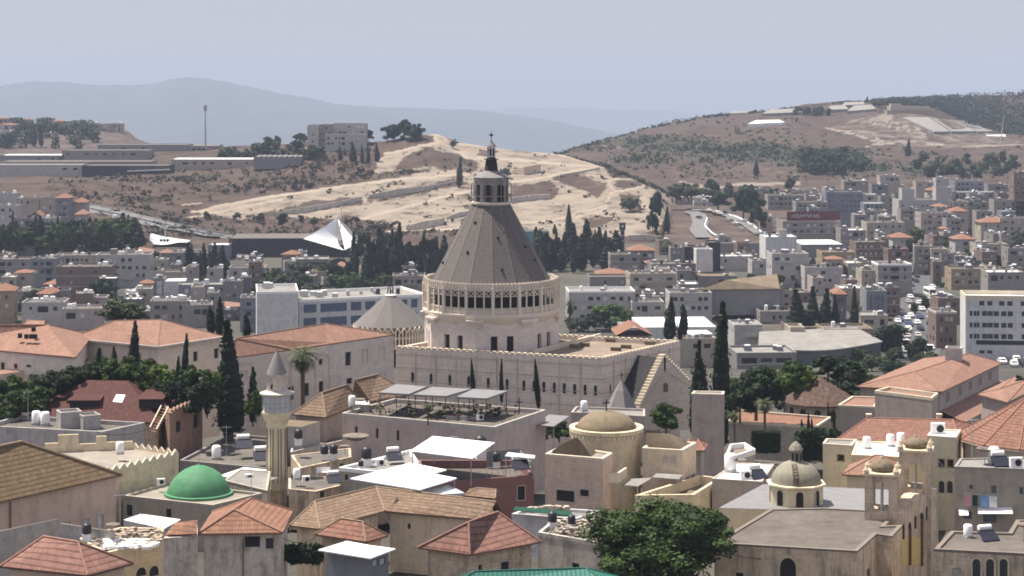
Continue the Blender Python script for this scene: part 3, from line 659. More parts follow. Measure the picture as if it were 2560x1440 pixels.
def b_white_tank(r):
    MB().box((0, 0, 0), 0.9, 0.9, 0.25).build('stand', 'metal', r)
    MB().lathe((0, 0), [(0.0, 0.25), (0.48, 0.25), (0.5, 0.4), (0.5, 1.35), (0.38, 1.5), (0.0, 1.55)], 14).build('tank', 'white_paint', r, True)
def b_solar_boiler(r):
    mb = MB(); mb.face((-1.0, -0.9, 0.15), (1.0, -0.9, 0.15), (1.0, 0.5, 1.0), (-1.0, 0.5, 1.0)); mb.face((-1.0, 0.5, 0.9), (1.0, 0.5, 0.9), (1.0, -0.9, 0.05), (-1.0, -0.9, 0.05)); mb.build('collector', 'solar', r)
    mb = MB()
    for x in (-0.9, 0.9): mb.bar((x, 0.45, 0), (x, 0.45, 0.95), 0.05); mb.bar((x, 0.9, 0), (x, 0.9, 1.0), 0.05)
    mb.build('stand', 'metal', r); MB().tube((-0.75, 0.75, 1.25), (0.75, 0.75, 1.25), 0.3, n=10).build('tank', 'white_paint', r)
def b_air_conditioner(r):
    MB().box((0, 0, 0), 0.95, 0.4, 0.75).build('body', 'white_paint', r)
    MB().tube((0.12, -0.2, 0.38), (0.12, -0.215, 0.38), 0.27, n=12).build('fan', 'dark', r)
def b_satellite_dish(r):
    MB().tube((0, 0, 0), (0, 0, 1.6), 0.06).build('mast', 'metal', r)
    mb = MB(); mb.lathe((0, 0), [(0.05, 1.6), (0.5, 1.66), (0.9, 1.82), (1.2, 2.05), (1.22, 2.1), (0.9, 1.88), (0.5, 1.72), (0.05, 1.66)], 16); mb.build('dish', 'parapet_dark', r, True); MB().tube((0, 0, 1.65), (0.35, -0.2, 2.5), 0.03).build('feed_arm', 'metal', r)
def b_antenna(r):
    MB().tube((0, 0, 0), (0, 0, 4.0), 0.04, 0.03).build('mast', 'metal', r)
    mb = MB(); mb.bar((-0.6, 0, 3.7), (0.6, 0, 3.7), 0.03)
    for k in range(5): mb.bar((-0.5 + k*0.25, -0.3, 3.7), (-0.5 + k*0.25, 0.3, 3.7), 0.02)
    mb.build('aerial', 'metal', r)
BUILD = dict(black_tank=b_black_tank, white_tank=b_white_tank, solar_boiler=b_solar_boiler, air_conditioner=b_air_conditioner, satellite_dish=b_satellite_dish, antenna=b_antenna)
def ftank(root, x, y, z, k, s=1.0):           # clutter fixed on a far roof, part of that building
    mb = MB()
    if k == 0: mb.lathe((x, y), [(0.5*s, z), (0.5*s, z + 1.3*s), (0, z + 1.5*s)], 8).build('water_tank', rc.choice(('white_paint', 'coping', 'black_plastic', 'metal')), root)
    elif k == 1: mb.face((x - s, y - .7*s, z + .2), (x + s, y - .7*s, z + .2), (x + s, y + .4*s, z + 1.1*s), (x - s, y + .4*s, z + 1.1*s)).build('solar_panel', 'solar', root); MB().tube((x - .7*s, y + .7*s, z + 1.2*s), (x + .7*s, y + .7*s, z + 1.2*s), .3*s, n=8).build('water_tank', 'white_paint', root)
    elif k == 2: mb.box((x, y, z), 0.9*s, 0.9*s, 1.0*s).build('cooling_unit', rc.choice(('white_paint', 'coping', 'metal')), root)
    else: mb.box((x, y, z), 2.6*s, 2.4*s, 2.3*s).build('stair_hut', 'wall_m', root)
# ------------------------------------------------------------------ nearest rooftops (bottom of the view)
hipb('tiled_house', 'house with pinkish red tiled hip roof at the very bottom left corner', 'house', [(0, 1415), (219, 1438), (334, 1407)], [(109, 1341), (195, 1355)], 158, 7, 'tan_brick', 'tile_pink', rr=0.1)
b = hipb('tiled_house', 'grey plastered tower house under orange tiled roof with open dark attic window', 'house', [(494, 1334), (707, 1331), (733, 1277)], [(585, 1274), (628, 1246)], 168, 9, 'grey_old_wall', 'tile_orange', rot=1, late=True, rr=0.09)
b.win(3, [(612, 1341, 650, 1368)], 'dark'); b.win(3, [(664, 1345, 684, 1372)], 'glass'); b._fin()
mb = MB()
for x in (493, 608): p = hitp(x, 1340, b.poly[3], (b.poly[0] - b.poly[3]).normalized()); mb.bar((p.x, p.y - 0.12, p.z - 0.2), (p.x, p.y - 0.12, p.z - 7), 0.09)
mb.build('drainpipe', 'rust', b.root)
b = flatb('house_annexe', 'low annexe with broken orange tiles left of the plastered tower house', 'house', [(410, 1345), (494, 1340), (492, 1302), (440, 1312)], 167, 8, 'grey_old_wall', 'roof_dirty', 0.1, para=False)
Zt = b.z1; mb = MB(); q = [PZ(412, 1338, Zt + .1), PZ(492, 1334, Zt + .3), PZ(494, 1300, Zt + 1.2), PZ(438, 1306, Zt + 0.9)]
mb.face(*q); mb.face(*[p - Vector((0, 0, .12)) for p in reversed(q)]); mb.build('lean_to_roof', 'tile_orange', b.root)
b = hipb('courtyard_house', 'left wing of the old L-shaped house with weathered brown tiles', 'house', [(724, 1313), (800, 1322), (962, 1277)], [(787, 1253), (940, 1217)], 188, 6, 'stained_wall', 'tile_old', 'ridge_old', rot=1, late=True, rr=0.09, hr=1.35)
b.win(3, [(735, 1338, 742, 1350)], 'dark'); b._fin(); zE = b.Z; rL = b.ridge[1]; wing = b
b2 = hipb('courtyard_house', 'long right wing of the old L-shaped house with plain ochre courtyard wall', 'house', [(958, 1277), (1214, 1299), (1256, 1281)], [(940, 1217), (1240, 1255)], 188 * (1322 - 170) / (1277 - 170) * 1.0, 6, 'ochre_wall', 'tile_old', 'ridge_old', gable=True, late=True, hr=rL.z - zE, rr=0.09)
b2.arch(0, 1023, 1308, 1322, 7, 'dark', 'window', None); b2._fin()
hipb('tiled_house', 'small red tiled pyramid roof patched with white mortar', 'house', [(787, 1335), (915, 1354), (971, 1338)], [(852, 1296), (907, 1304)], 178, 5, 'tan_brick', 'tile_red', 'ridge_old', rr=0.08)
b = flatb('white_shed', 'blue grey shed with dazzling white sheet roof and white door panels', 'shed', [(815, 1372), (922, 1392), (972, 1372)], 166, 5, 'wall_u', 'roof_white', 0.0, late=True)
b.win(1, [(932, 1400, 946, 1416), (950, 1396, 964, 1412)], 'blind_grey'); b.win(0, [(907, 1408, 920, 1438)], 'glass', 'door'); b._fin()
q = [PZ(x, y, b.z1 + .12) for x, y in ((795, 1375), (926, 1396), (989, 1372), (860, 1355))]; mb = MB(); mb.prism([p.xy for p in q], b.z1 + .03, b.z1 + .14, bottom=True).build('roof_sheet', 'sheet_white', b.root)
b = hipb('tiled_house', 'stained stone house under a large red tiled hip roof left of the leafy tree', 'house', [(1045, 1368), (1175, 1386), (1352, 1354)], [(1172, 1305), (1245, 1280)], 170, 7, 'old_stone', 'tile_pink', rot=1, late=True, rr=0.1)
b.win(0, [(1252, 1404, 1273, 1432)], 'dark', frame='coping'); b.win(0, [(1196, 1412, 1206, 1440)], 'dark'); b._fin()
b = flatb('old_building', 'grey stone building with rubble heaped on its roof beside the leafy tree', 'building', [(1346, 1330), (1500, 1356), (1530, 1308), (1385, 1298)], 178, 8, 'grey_old_wall', 'roof_dirty', 0.35, para=False, late=True)
b.win(0, [(1430, 1408, 1448, 1422)], 'dark'); b._fin(); Zr = b.wz1
rnd = random.Random(5); mb = MB()
for k in range(230):
    p = PZ(rnd.uniform(1388, 1500), rnd.uniform(1308, 1344), Zr + 0.05); s_ = rnd.uniform(.12, .42)
    mb.box((p.x, p.y, p.z + rnd.uniform(0, .3)), s_, s_ * rnd.uniform(.4, 1.2), s_ * rnd.uniform(.3, .9), rnd.uniform(0, 3))
tag(mb.build('rubble', 'rubble'), 'heap of pale rubble and scraps on the grey stone roof', 'rubble', kind='stuff')
place('black_tank', 'black water tank on white stand, left of two by the rubble roof', PZ(1381, 1322, Zr), 0.2, 0.82, 'black water tanks')
place('black_tank', 'black water tank on white stand nearest the leafy tree', PZ(1429, 1325, Zr), 0.4, 0.72, 'black water tanks')
hipb('green_roof_house', 'house with green corrugated roof cut by the bottom edge', 'house', [(1120, 1468), (1530, 1462), (1545, 1440)], [(1188, 1428), (1463, 1420)], 150, 6, 'old_stone', 'sheet_green', 'sheet_green', rr=0.06)
# brown roofed hall and its neighbours on the left
b = hipb('tiled_hall', 'large hall with brown tiled roof and blank plaster wall on the left edge', 'building', [(-260, 1311), (306, 1186), (145, 1160)], [(-60, 1128), (54, 1104)], 178, 13, 'stained_wall', 'tile_brown', 'ridge_old', late=True)
b.wm = 'tan_brick'; plaster('hall_wall', (0.54, 0.41, 0.34), 0.2, 0.4); b.wm = 'hall_wall'
b.win(0, [(208, 1297, 222, 1320), (244, 1287, 258, 1322), (278, 1277, 292, 1320)], 'blind_grey', frame='coping'); b.win(0, [(157, 1304, 176, 1312)], 'blind_grey'); b._fin()
mb = MB(); p = hitp(24, 1255, b.poly[0], (b.poly[1] - b.poly[0]).normalized()); mb.bar((p.x + .1, p.y - .1, p.z), (p.x + .1, p.y - .1, p.z - 9), 0.12); mb.build('drainpipe', 'rust', b.root)
b = flatb('cream_building', 'cream building with pale roof terrace and white edged battlements', 'building', [(200, 1203), (447, 1140), (332, 1122), (112, 1130)], 209, 9, 'cream_stone', 'roof_cream', 0.06, para=False)
def battlement(bl, i, n, h=0.75, t_=0.18, mat='cream_trim'):
    A, B, d, nr = bl.edge(i); L = (B - A).length; st = L / n; mb = MB()
    for k in range(n):
        q = lambda u, z, kk: (A.x + d.x*u - nr.x*kk, A.y + d.y*u - nr.y*kk, bl.z1 + z)
        u = k * st; pr = [(u, 0), (u + st, 0), (u + st, h * .3), (u + st * .55, h), (u, h * .3)]
        f_, bk = [q(a, c, -0.02) for a, c in pr], [q(a, c, t_) for a, c in pr]
        mb.face(*f_); mb.face(*reversed(bk))
        for m in range(5): mb.face(f_[m], bk[m], bk[(m+1) % 5], f_[(m+1) % 5])
    return mb.build('battlement', mat, bl.root)
battlement(b, 0, 13); battlement(b, 1, 7)
A, B, d, nr = b.edge(2); mb = MB()
for u0, u1, h in ((0.0, 0.3, .9), (0.3, 0.42, 1.6), (.42, .62, .8), (.62, .85, 1.9), (.85, 1, 1.0)):
    L = (B - A).length; q = [A + d*L*u0, A + d*L*u1]; mb.prism([q[0], q[1], q[1] - nr*.25, q[0] - nr*.25], b.z1 - .1, b.z1 + h)
mb.build('parapet', 'cream_stone', b.root)
place('air_conditioner', 'white air conditioner on the cream terrace behind the brown hall roof', PZ(142, 1126, b.z1), 0.5, 1.1)
b = flatb('concrete_house', 'grey concrete house with cluttered flat roof in front of the maroon mansard', 'house', [(-40, 1064), (255, 1079), (362, 1056), (48, 1038)], 237, 9, 'concrete_wall', 'roof_grey', 0.5, para=False)
Z = b.wz1
for x0, x1, y, h, l in ((152, 205, 1074, 2.0, 'grey block lean-to shed, left one on the concrete roof'), (208, 252, 1076, 1.7, 'grey block shed with rusty shutter on the concrete roof')):
    p0, p1 = PZ(x0, y, Z), PZ(x1, y - 4, Z); dd = (p1 - p0).xy.normalized(); nn = Vector((-dd.y, dd.x)) * 2.4
    s_ = Bld('roof_shed', l, 'shed', [p0.xy, p1.xy, p1.xy + nn, p0.xy + nn], Z + h, Z, 'concrete_wall'); s_.flat('roof_grey', 0.2, 0.15)
place('white_tank', 'white water tank, left of the pair on the grey concrete roof', PZ(91, 1062, Z), 0, 1.1); place('white_tank', 'white water tank, right of the pair on the grey concrete roof', PZ(113, 1064, Z), 0, 1.1)
# maroon mansard
b = hipb('mansard_house', 'house under a broad smooth maroon mansard roof with dormers', 'house', [(52, 1050), (402, 1056), (455, 1005)], [(217, 950), (317, 952)], 244, 9, 'stained_wall', 'tile_maroon', None)
Zm = b.Z
def dormer(x0, x1, yt, yb, ybk, lab=None, hh=1.5):
    Y = onplane((x0 + x1)/2, yb, 0).y; a, c = P(x0, yb, Y), P(x1, yb, Y); dz = (yb - yt) / F * Y; mb = MB()
    a1, c1 = a + Vector((0, 0, dz)), c + Vector((0, 0, dz)); back = Vector((0.4, 5.0, 0.7))
    mb.face(a, c, c1, a1); fo = mb.build('dormer', 'tile_maroon', b.root)
    m2 = MB(); e = Vector((0.25, -0.25, 0.0)); m2.face(a1 - Vector((.3, .3, 0)), c1 + e, c1 + back, a1 + back); m2.face(c, c + Vector((0.4, 5, 0)), c1 + back, c1); m2.face(a1, a1 + back, a + Vector((.4, 5, 0)), a); m2.build('dormer_roof', 'tile_maroon', fo)
    m3 = MB(); k = Vector((0, -0.02, 0)); m3.face(a + (c - a)*.04 + k, a + (c - a)*.96 + k, a1 + (c1 - a1)*.96 + k - Vector((0, 0, .12)), a1 + (c1 - a1)*.04 + k - Vector((0, 0, .12))); m3.build('window', 'dark', fo)
# skylight lies on the front roof slope
e0, e1, r1, r0 = [Vector((*b.E[0].xy, Zm)), Vector((*b.E[1].xy, Zm)), b.ridge[1], b.ridge[0]]; nn = (e1 - e0).cross(r0 - e0).normalized(); nn = nn if nn.z > 0 else -nn
def onplane(px, py, k): 
    d_ = Vector(((px - 1280) / F, 1, -(py - HY) / F)); o_ = Vector((0, 0, CZ)); return o_ + d_ * ((e0 + nn*k - o_).dot(nn) / d_.dot(nn))
dormer(174, 246, 1000, 1018, 970); dormer(347, 404, 997, 1020, 976); dormer(131, 166, 992, 999, 980)
q = [onplane(x, y, .12) for x, y in ((282, 1004), (305, 1006), (313, 987), (291, 986))]; mb = MB(); mb.face(*q); mb.face(*[p - nn*.11 for p in reversed(q)])
for k in range(4): mb.face(q[k] - nn*.11, q[(k+1) % 4] - nn*.11, q[(k+1) % 4], q[k])
mb.build('skylight', 'membrane', b.root)
b = flatb('ruined_house', 'roofless reddish stone ruin beside the maroon mansard', 'house', [(424, 1036), (506, 999), (478, 986), (404, 1014)], 241, 11, 'ruin_wall', 'roof_dirty', 1.1, para=False, pt=.4, late=True)
b.win(0, [(440, 1052, 452, 1080), (484, 1035, 496, 1070)], 'dark'); b._fin()
battlement(b, 0, 9, .6, .3, 'ruin_wall'); battlement(b, 3, 3, .5, .3, 'ruin_wall')
t = thing('outside_stair', 'red metal stair with pale handrails leaning on the ruin', 'stair', P(395, 1090, 234), None); mb = MB(); m2 = MB()
for k, (x0, y0, x1, y1) in enumerate(((375, 1068, 403, 1014), (391, 1073, 421, 1018))): mb.bar(P(x0, y0, 234 - k*.6), P(x1, y1, 238 - k*.6), .12)
for k in range(9): f = k / 8; m2.bar(P(375 + 28*f, 1076 - 54*f, 234 + 4*f), P(391 + 30*f, 1081 - 55*f, 233.4 + 4*f), .3, .08)
mb.build('handrail', 'cream_trim', t); m2.build('tread', 'rust', t)
# ------------------------------------------------------------------ mosque: green dome, minaret and flat roofs round them
b = flatb('dome_hall', 'cream hall with dark parapet carrying the green dome', 'mosque', [(309, 1238), (532, 1262), (655, 1232), (420, 1206)], 213, 6, 'wall_b', 'roof_cream', 0.3, para=False, late=True)
b.win(0, [(316, 1262, 331, 1290), (415, 1272, 428, 1297)], 'dark', 'door'); b._fin()
Zd = b.wz1
c = P(497, 1232, 213.5 * 1.0); Yc = (CZ - Zd) * F / (1236 - HY); cx = (497 - 1280) / F * Yc; k_ = Yc / F
mb = MB(); mb.lathe((cx, Yc), [(86*k_, Zd), (86*k_, Zd + .28), (79*k_, Zd + .35)], 24); mb.build('dome_base', 'dome_green', b.root)
prof = [(78*k_ * x, Zd + .35 + 64*k_ * y) for x, y in ((1, 0), (.975, .14), (.91, .31), (.80, .51), (.65, .69), (.46, .85), (.25, .96), (.08, 1.02), (0, 1.05))]
dm = MB().lathe((cx, Yc), prof, 40).build('dome', 'dome_green', b.root, True)
MB().tube((cx, Yc, prof[-1][1] - .05), (cx, Yc, prof[-1][1] + .7), .05).build('finial', 'metal', dm)
flatb('terrace', 'dazzling white lower terrace in front of the cream dome hall', 'terrace', [(309, 1300), (410, 1322), (452, 1299), (352, 1285)], 196, 4, 'wall_w', 'roof_white', 0.0, para=False)
b = flatb('junk_yard_house', 'low cream house with junk and white debris on its roof', 'house', [(262, 1382), (398, 1352), (410, 1320), (300, 1318), (200, 1345)], 170, 7, 'cream_stone', 'roof_pale', 0.12, para=False, late=True)
b.arch(0, 352, 1418, 1440, 26, 'dark', 'window', 'cream_trim'); b.arch(0, 384, 1414, 1440, 24, 'dark', 'window', 'cream_trim'); b._fin(); Zj = b.z1; mb = MB()
for k in range(150):
    p = PZ(rnd.uniform(225, 400), rnd.uniform(1326, 1362), Zj); s_ = rnd.uniform(.12, .5); mb.box(p, s_ * rnd.uniform(.5, 2.4), s_, s_ * rnd.uniform(.2, .8), rnd.uniform(0, 3))
tag(mb.build('roof_junk', 'junk'), 'scattered junk and boards on the low cream roof', 'junk', kind='stuff')
mb = MB()
for k in range(60):
    p = PZ(rnd.uniform(262, 395), rnd.uniform(1352, 1374), Zj); s_ = rnd.uniform(.2, .6); mb.box(p, s_ * 1.6, s_, s_ * .5, rnd.uniform(0, 3))
tag(mb.build('white_debris', 'white_paint'), 'white plastic debris along the edge of the low cream roof', 'debris', kind='stuff')
place('black_tank', 'black water tank among junk on the low cream roof', PZ(217, 1352, Zj), 0, .8); place('chair', '', (0, 0, 0)) if 0 else None
flatb('yard_wall', 'dark grey yard wall behind the pinkish red tiled roof', 'wall', [(-30, 1336), (146, 1298), (150, 1296), (-30, 1333)], 176, 6, 'concrete_wall', 'roof_dirty', 0.0, para=False); flatb('yard_wall', 'grey yard wall running from the dark wall to the junk roof', 'wall', [(150, 1310), (285, 1330), (287, 1328), (152, 1307)], 177, 4, 'concrete_wall', 'roof_dirty', 0.0, para=False)
b = flatb('flat_roofed_house', 'flat roofed grey house with dirty concrete roof left of the minaret', 'house', [(450, 1150), (690, 1172), (716, 1096), (577, 1084)], 238, 6, 'wall_m', 'roof_dirty', 0.35, para=False)
Z = b.wz1; place('white_tank', 'white water tank on the dirty roof between green dome and ruin', PZ(541, 1148, Z), 0, 1.1); place('white_tank', 'small white tank near the back edge of the dirty roof', PZ(573, 1098, Z), 0, .8); place('antenna', 'thin aerial on the dirty concrete roof left of the minaret', PZ(566, 1145, Z)); place('satellite_dish', 'grey satellite dish at the back of the dirty concrete roof', PZ(598, 1103, Z), 1, .7)
b = flatb('flat_roofed_house', 'pale sheet roofed house between green dome and minaret', 'house', [(560, 1200), (668, 1226), (676, 1178), (600, 1172)], 222, 4, 'wall_b', 'roof_pale', 0.1, para=False)
for k, (x0, y0, x1, y1) in enumerate(((545, 1190, 640, 1168), (590, 1204, 668, 1188))):
    sheet('roof_sheet', ('corrugated white sheet lying on the pale roof beside the green dome', 'second white sheet lying on the pale roof beside the minaret foot')[k], 'sheet', [(x0, y0), (x0 + 60, y0 + 6), (x1 + 28, y1 + 6), (x1 - 30, y1)], 226 - 4*k, 'sheet_grey' if k else 'sheet_white', .06, ph=.3)
b = flatb('flat_roofed_house', 'old flat house with cracked grey roof right of the minaret foot', 'house', [(722, 1222), (788, 1228), (872, 1208), (842, 1194), (722, 1184)], 222, 4.5, 'stained_wall', 'roof_dirty', 0.12, para=False, late=True)
b.win(1, [(822, 1222, 832, 1240), (846, 1216, 856, 1236), (800, 1228, 812, 1244)], 'dark'); b._fin()
t = thing('garden_bench', 'white garden table and chairs on the roof right of the minaret', 'bench', PZ(808, 1187, b.wz1)); p = PZ(808, 1190, b.wz1)
MB().box((p.x, p.y, p.z + .42), 1.6, .5, .06).build('seat', 'white_paint', t); MB().box((p.x, p.y + .26, p.z + .5), 1.6, .06, .45).build('backrest', 'white_paint', t)
for k in (-.7, .7): MB().box((p.x + k, p.y, p.z), .08, .45, .42).build('leg', 'white_paint', t)
b = flatb('dark_house', 'dark walled house with recessed windows behind the two black tanks', 'house', [(726, 1130), (876, 1096), (870, 1086), (735, 1098)], 246, 6, 'concrete_wall', 'roof_grey', 0.3, para=False, late=True)
b.grid(0, 2, 5, 1.5, .9, 1.2, 1.5, .5, 0, mat='dark'); b._fin()
b = flatb('stone_house', 'ochre stone house whose ledge carries two black water tanks', 'house', [(750, 1170), (878, 1142), (876, 1120), (728, 1138)], 236, 5, 'stained_wall', 'roof_dirty', 0.1, para=False, late=True)
b.win(0, [(850, 1158, 858, 1166)], 'dark'); b._fin(); Z = b.z1
place('black_tank', 'black water tank, left of the pair before the dark wall', PZ(811, 1150, Z), .1, .95, 'black water tanks'); place('black_tank', 'black water tank, right of the pair before the dark wall', PZ(834, 1149, Z), .1, .95, 'black water tanks')
place('satellite_dish', 'large dark satellite dish left of the white sheet roofs', P(890, 1146, 236), .5, 1.3)
b = flatb('lean_to_house', 'pale house with beige sloping roof right behind the minaret shaft', 'house', [(716, 1066), (752, 1068), (800, 1054), (722, 1050)], 249, 5, 'wall_w', 'roof_tan', 0.0, para=False)
place('black_tank', 'black topped tank on white stand beside the minaret', P(746, 1112, 243), 0, 1.0, 'black water tanks')
# minaret
Ym = 231; km = Ym / F; cx = (692 - 1280) * km; zz = lambda y: ZY(y, Ym)
t = thing('minaret', 'yellow octagonal minaret with grey stone cone and railed balcony', 'minaret', (cx, Ym, zz(1290)))
MB().box((cx, Ym, zz(1290)), 50*km, 50*km, zz(1218) - zz(1290), .15).build('base', 'old_stone', t)
MB().lathe((cx, Ym), [(29*km, zz(1222)), (27.5*km, zz(1180)), (26.5*km, zz(1062)), (27*km, zz(1056)), (33*km, zz(1045)), (37*km, zz(1036)), (39*km, zz(1032)), (39*km, zz(1028)), (0, zz(1028))], 8, R(22.5)).build('shaft', 'yellow_wall', t)
mb = MB()
for k in range(8):
    for o_ in (-.5, .5):
        a = math.pi/4 * k; r = 27.2*km*math.cos(R(22.5)) + .02; u = o_ * 13 * km
        x, y = cx + math.sin(a)*r + math.cos(a)*u, Ym - math.cos(a)*r + math.sin(a)*u
        mb.box((x, y, zz(1215)), .08, .06, zz(1068) - zz(1215), a)
mb.build('groove', 'wood', t)
MB().lathe((cx, Ym), [(33*km, zz(1028)), (33*km, zz(984))], 16).build('gallery_wall', 'pale_grey', t)
mb = MB()
for k in range(16): a = math.pi/8 * k; mb.tube((cx + 36*km*math.sin(a), Ym - 36*km*math.cos(a), zz(1029)), (cx + 36*km*math.sin(a), Ym - 36*km*math.cos(a), zz(984)), .05, n=4)
for y in (1005, 1016): mb.lathe((cx, Ym), [(36.5*km, zz(y)), (36.5*km, zz(y) + .08), (35.5*km, zz(y) + .08), (35.5*km, zz(y))], 16)
mb.build('railing', 'metal', t)
MB().lathe((cx, Ym), [(34*km, zz(988)), (43*km, zz(984)), (43*km, zz(981)), (24*km, zz(975)), (0, zz(975))], 24).build('canopy', 'coping', t)
u_ = MB().lathe((cx, Ym), [(25*km, zz(976)), (24.5*km, zz(940)), (27*km, zz(938)), (27*km, zz(934))], 20).build('upper_drum', 'grey_old_wall', t, True); archpanel(t, Vector((cx - 8*km, Ym - 23.6*km)), Vector((1, .3)).normalized(), Vector((.3, -1)).normalized() * 1.02, .45, zz(969), .55, 'dark', 'window', None)
MB().lathe((cx, Ym), [(26*km, zz(934)), (18*km, zz(913)), (10*km, zz(894)), (3.5*km, zz(880)), (0, zz(876))], 20).build('cone_roof', 'lead', t, True)
mb = MB(); mb.tube((cx, Ym, zz(880)), (cx, Ym, zz(862)), .04, n=5); mb.lathe((cx, Ym), [(0, zz(876)), (.16, zz(873)), (0, zz(870))], 8); mb.build('finial', 'rust', t)
# ------------------------------------------------------------------ white sheet roofs, maroon house, long terrace building
b = flatb('cream_house', 'cream house with white parapet left of the white sheet roofs', 'house', [(848, 1168), (940, 1178), (1050, 1160), (1026, 1124)], 224, 6, 'wall_b', 'roof_pale', 0.4, para=False, cop='white_paint', late=True)
b.win(0, [(862, 1186, 870, 1200), (900, 1190, 914, 1206)], 'dark'); b._fin(); Z = b.wz1
place('black_tank', 'squat black tank on white base behind the cream parapet', PZ(916, 1166, Z), .3, 1.15, 'black water tanks'); place('black_tank', 'low black tank at the front of the cream house roof', PZ(902, 1176, Z), .3, .6, 'black water tanks'); place('air_conditioner', 'air conditioner on the cream house roof', PZ(950, 1164, Z), .4, 1.0)
b = flatb('maroon_house', 'maroon rendered house with railed terrace under the upper white sheet', 'house', [(1060, 1208), (1335, 1188), (1300, 1150), (1046, 1150)], 212, 8, 'maroon_wall', 'roof_grey', 0.9, para=False, late=True)
b.win(0, [(1156, 1209, 1177, 1226), (1192, 1209, 1213, 1226), (1294, 1215, 1312, 1250)], 'dark', frame='coping'); b._fin(); Zr = b.wz1
sheet('sheet_roof', 'upper white sheet canopy above the maroon terrace', 'canopy', [(1025, 1127), (1181, 1146), (1237, 1106), (1082, 1090)], 216, 'sheet_white', .1, (0, 1, 2, 3), 3.0)
t = sheet('sheet_roof', 'larger lower white sheet canopy with a stepped corner', 'canopy', [(875, 1196), (1050, 1224), (1142, 1195), (1084, 1184), (1117, 1174), (1025, 1157)], 203, 'sheet_white', .12, (0, 1, 2), 2.6)
b = flatb('white_house', 'blue white shack tucked under the lower white sheet', 'house', [(1040, 1228), (1090, 1236), (1160, 1232), (1120, 1212)], 201, 4, 'pale_grey', 'sheet_white', 0.05, para=False, late=True); b.win(1, [(1104, 1240, 1110, 1250), (1120, 1240, 1128, 1252)], 'dark'); b._fin()
place('black_tank', 'black water tank on tall white pipe stand at the upper white sheet', PZ(1201, 1146, Zr + .3), .3, 1.35, 'black water tanks')
t = thing('terrace_railing', 'metal railing with blue white panels round the maroon terrace', 'railing', PZ(1280, 1190, Zr)); mb = MB(); m2 = MB()
for (a, c) in (((1216, 1196), (1332, 1186)), ((1332, 1186), (1300, 1152))):
    pa, pc = PZ(*a, Zr + .9), PZ(*c, Zr + .9)
    for k in range(9): p = pa.lerp(pc, k / 8); mb.tube(p, p + Vector((0, 0, 1.1)), .03, n=4)
    mb.bar(pa + Vector((0, 0, 1.1)), pc + Vector((0, 0, 1.1)), .06); mb.bar(pa + Vector((0, 0, .5)), pc + Vector((0, 0, .5)), .04)
pa, pc = PZ(1216, 1170, Zr + .1), PZ(1300, 1162, Zr + .1); m2.face(pa, pc, pc + Vector((0, 0, 1.8)), pa + Vector((0, 0, 1.8))); mb.build('rail', 'metal', t); m2.build('panel', 'wall_u', t)
sheet('sheet_roof', 'small grey blue sheet canopy at the right end of the maroon terrace', 'canopy', [(1262, 1140), (1336, 1146), (1338, 1138), (1270, 1130)], 217, 'sheet_blue', .08, (0, 1), 2.2); place('black_tank', 'black tank behind the railing of the maroon terrace', PZ(1240, 1170, Zr), .2, .95, 'black water tanks')
hipb('tiled_house', 'low brown tiled roof just in front of the maroon house', 'house', [(1158, 1238), (1238, 1246), (1252, 1232)], [(1196, 1220), (1240, 1224)], 200, 4, 'stained_wall', 'tile_old', 'ridge_old', rr=.07)
flatb('concrete_wall', 'pale concrete roof edge with green tarpaulin left of the leafy tree', 'wall', [(1280, 1284), (1440, 1296), (1500, 1276), (1330, 1266)], 192, 4, 'pale_grey', 'roof_pale', 0.3, para=False); t = sheet('tarpaulin', 'green tarpaulin stretched on the pale concrete roof edge', 'tarpaulin', [(1283, 1275), (1425, 1289), (1430, 1278), (1288, 1266)], 190.5, 'cloth_green', .05, ph=.5)
mb = MB()
for k in range(70): p = P(rnd.uniform(1320, 1420), rnd.uniform(1270, 1282), 192.5); s_ = rnd.uniform(.15, .5); mb.box(p, s_ * 1.6, s_, s_ * .5, rnd.uniform(0, 3))
tag(mb.build('rubble', 'rubble'), 'white bags and rubble behind the green tarpaulin', 'rubble', kind='stuff')
b = flatb('terrace_building', 'long plain pinkish building with a planted roof terrace and pergolas', 'building', [(855, 1032), (1236, 1067), (1364, 1024), (985, 996)], 250, 10, 'wall_p', 'roof_grey', 0.55, para=False, late=True, cop='coping'); plaster('terrace_wall', (0.53, 0.43, 0.385), .12, .3); b.wm = 'terrace_wall'
b.win(0, [(887, 1066, 894, 1092), (939, 1071, 946, 1096), (991, 1076, 998, 1101)], 'dark'); b._fin(); Zt = b.wz1
for k, (pts, lb) in enumerate((([(947, 981), (1022, 985), (1068, 966), (990, 960)], 'first grey pergola roof from the minaret on the long terrace'), ([(1034, 986), (1115, 990), (1178, 972), (1080, 967)], 'middle grey pergola roof on the long terrace'), ([(1142, 992), (1216, 996), (1270, 977), (1182, 972)], 'grey pergola roof nearest the basilica gable on the long terrace'))):
    Zp = Zt + 2.9; Yp = (CZ - Zp) * F / (pts[0][1] - HY); sheet('pergola', lb, 'pergola', pts, Yp, 'sheet_grey', .22, (0, 1, 2, 3), 2.9, 'pergolas on the terrace', 'wood')
mb = MB(); m2 = MB()
for k in range(130):
    x = rnd.uniform(900, 1290); p = PZ(x, rnd.uniform(1018, 1044) + (x - 900) * .03, Zt + .1)
    for j in range(4): s_ = rnd.uniform(.12, .3); a = rnd.uniform(0, 6); z = rnd.uniform(.1, 1.1); e = Vector((math.cos(a), math.sin(a), rnd.uniform(-.6, .6))) * s_; f = Vector((-math.sin(a), math.cos(a), rnd.uniform(-.5, .5))) * s_; o_ = p + Vector((0, 0, z)); (mb if k % 2 else m2).face(o_ - e, o_ + f, o_ + e, o_ - f)
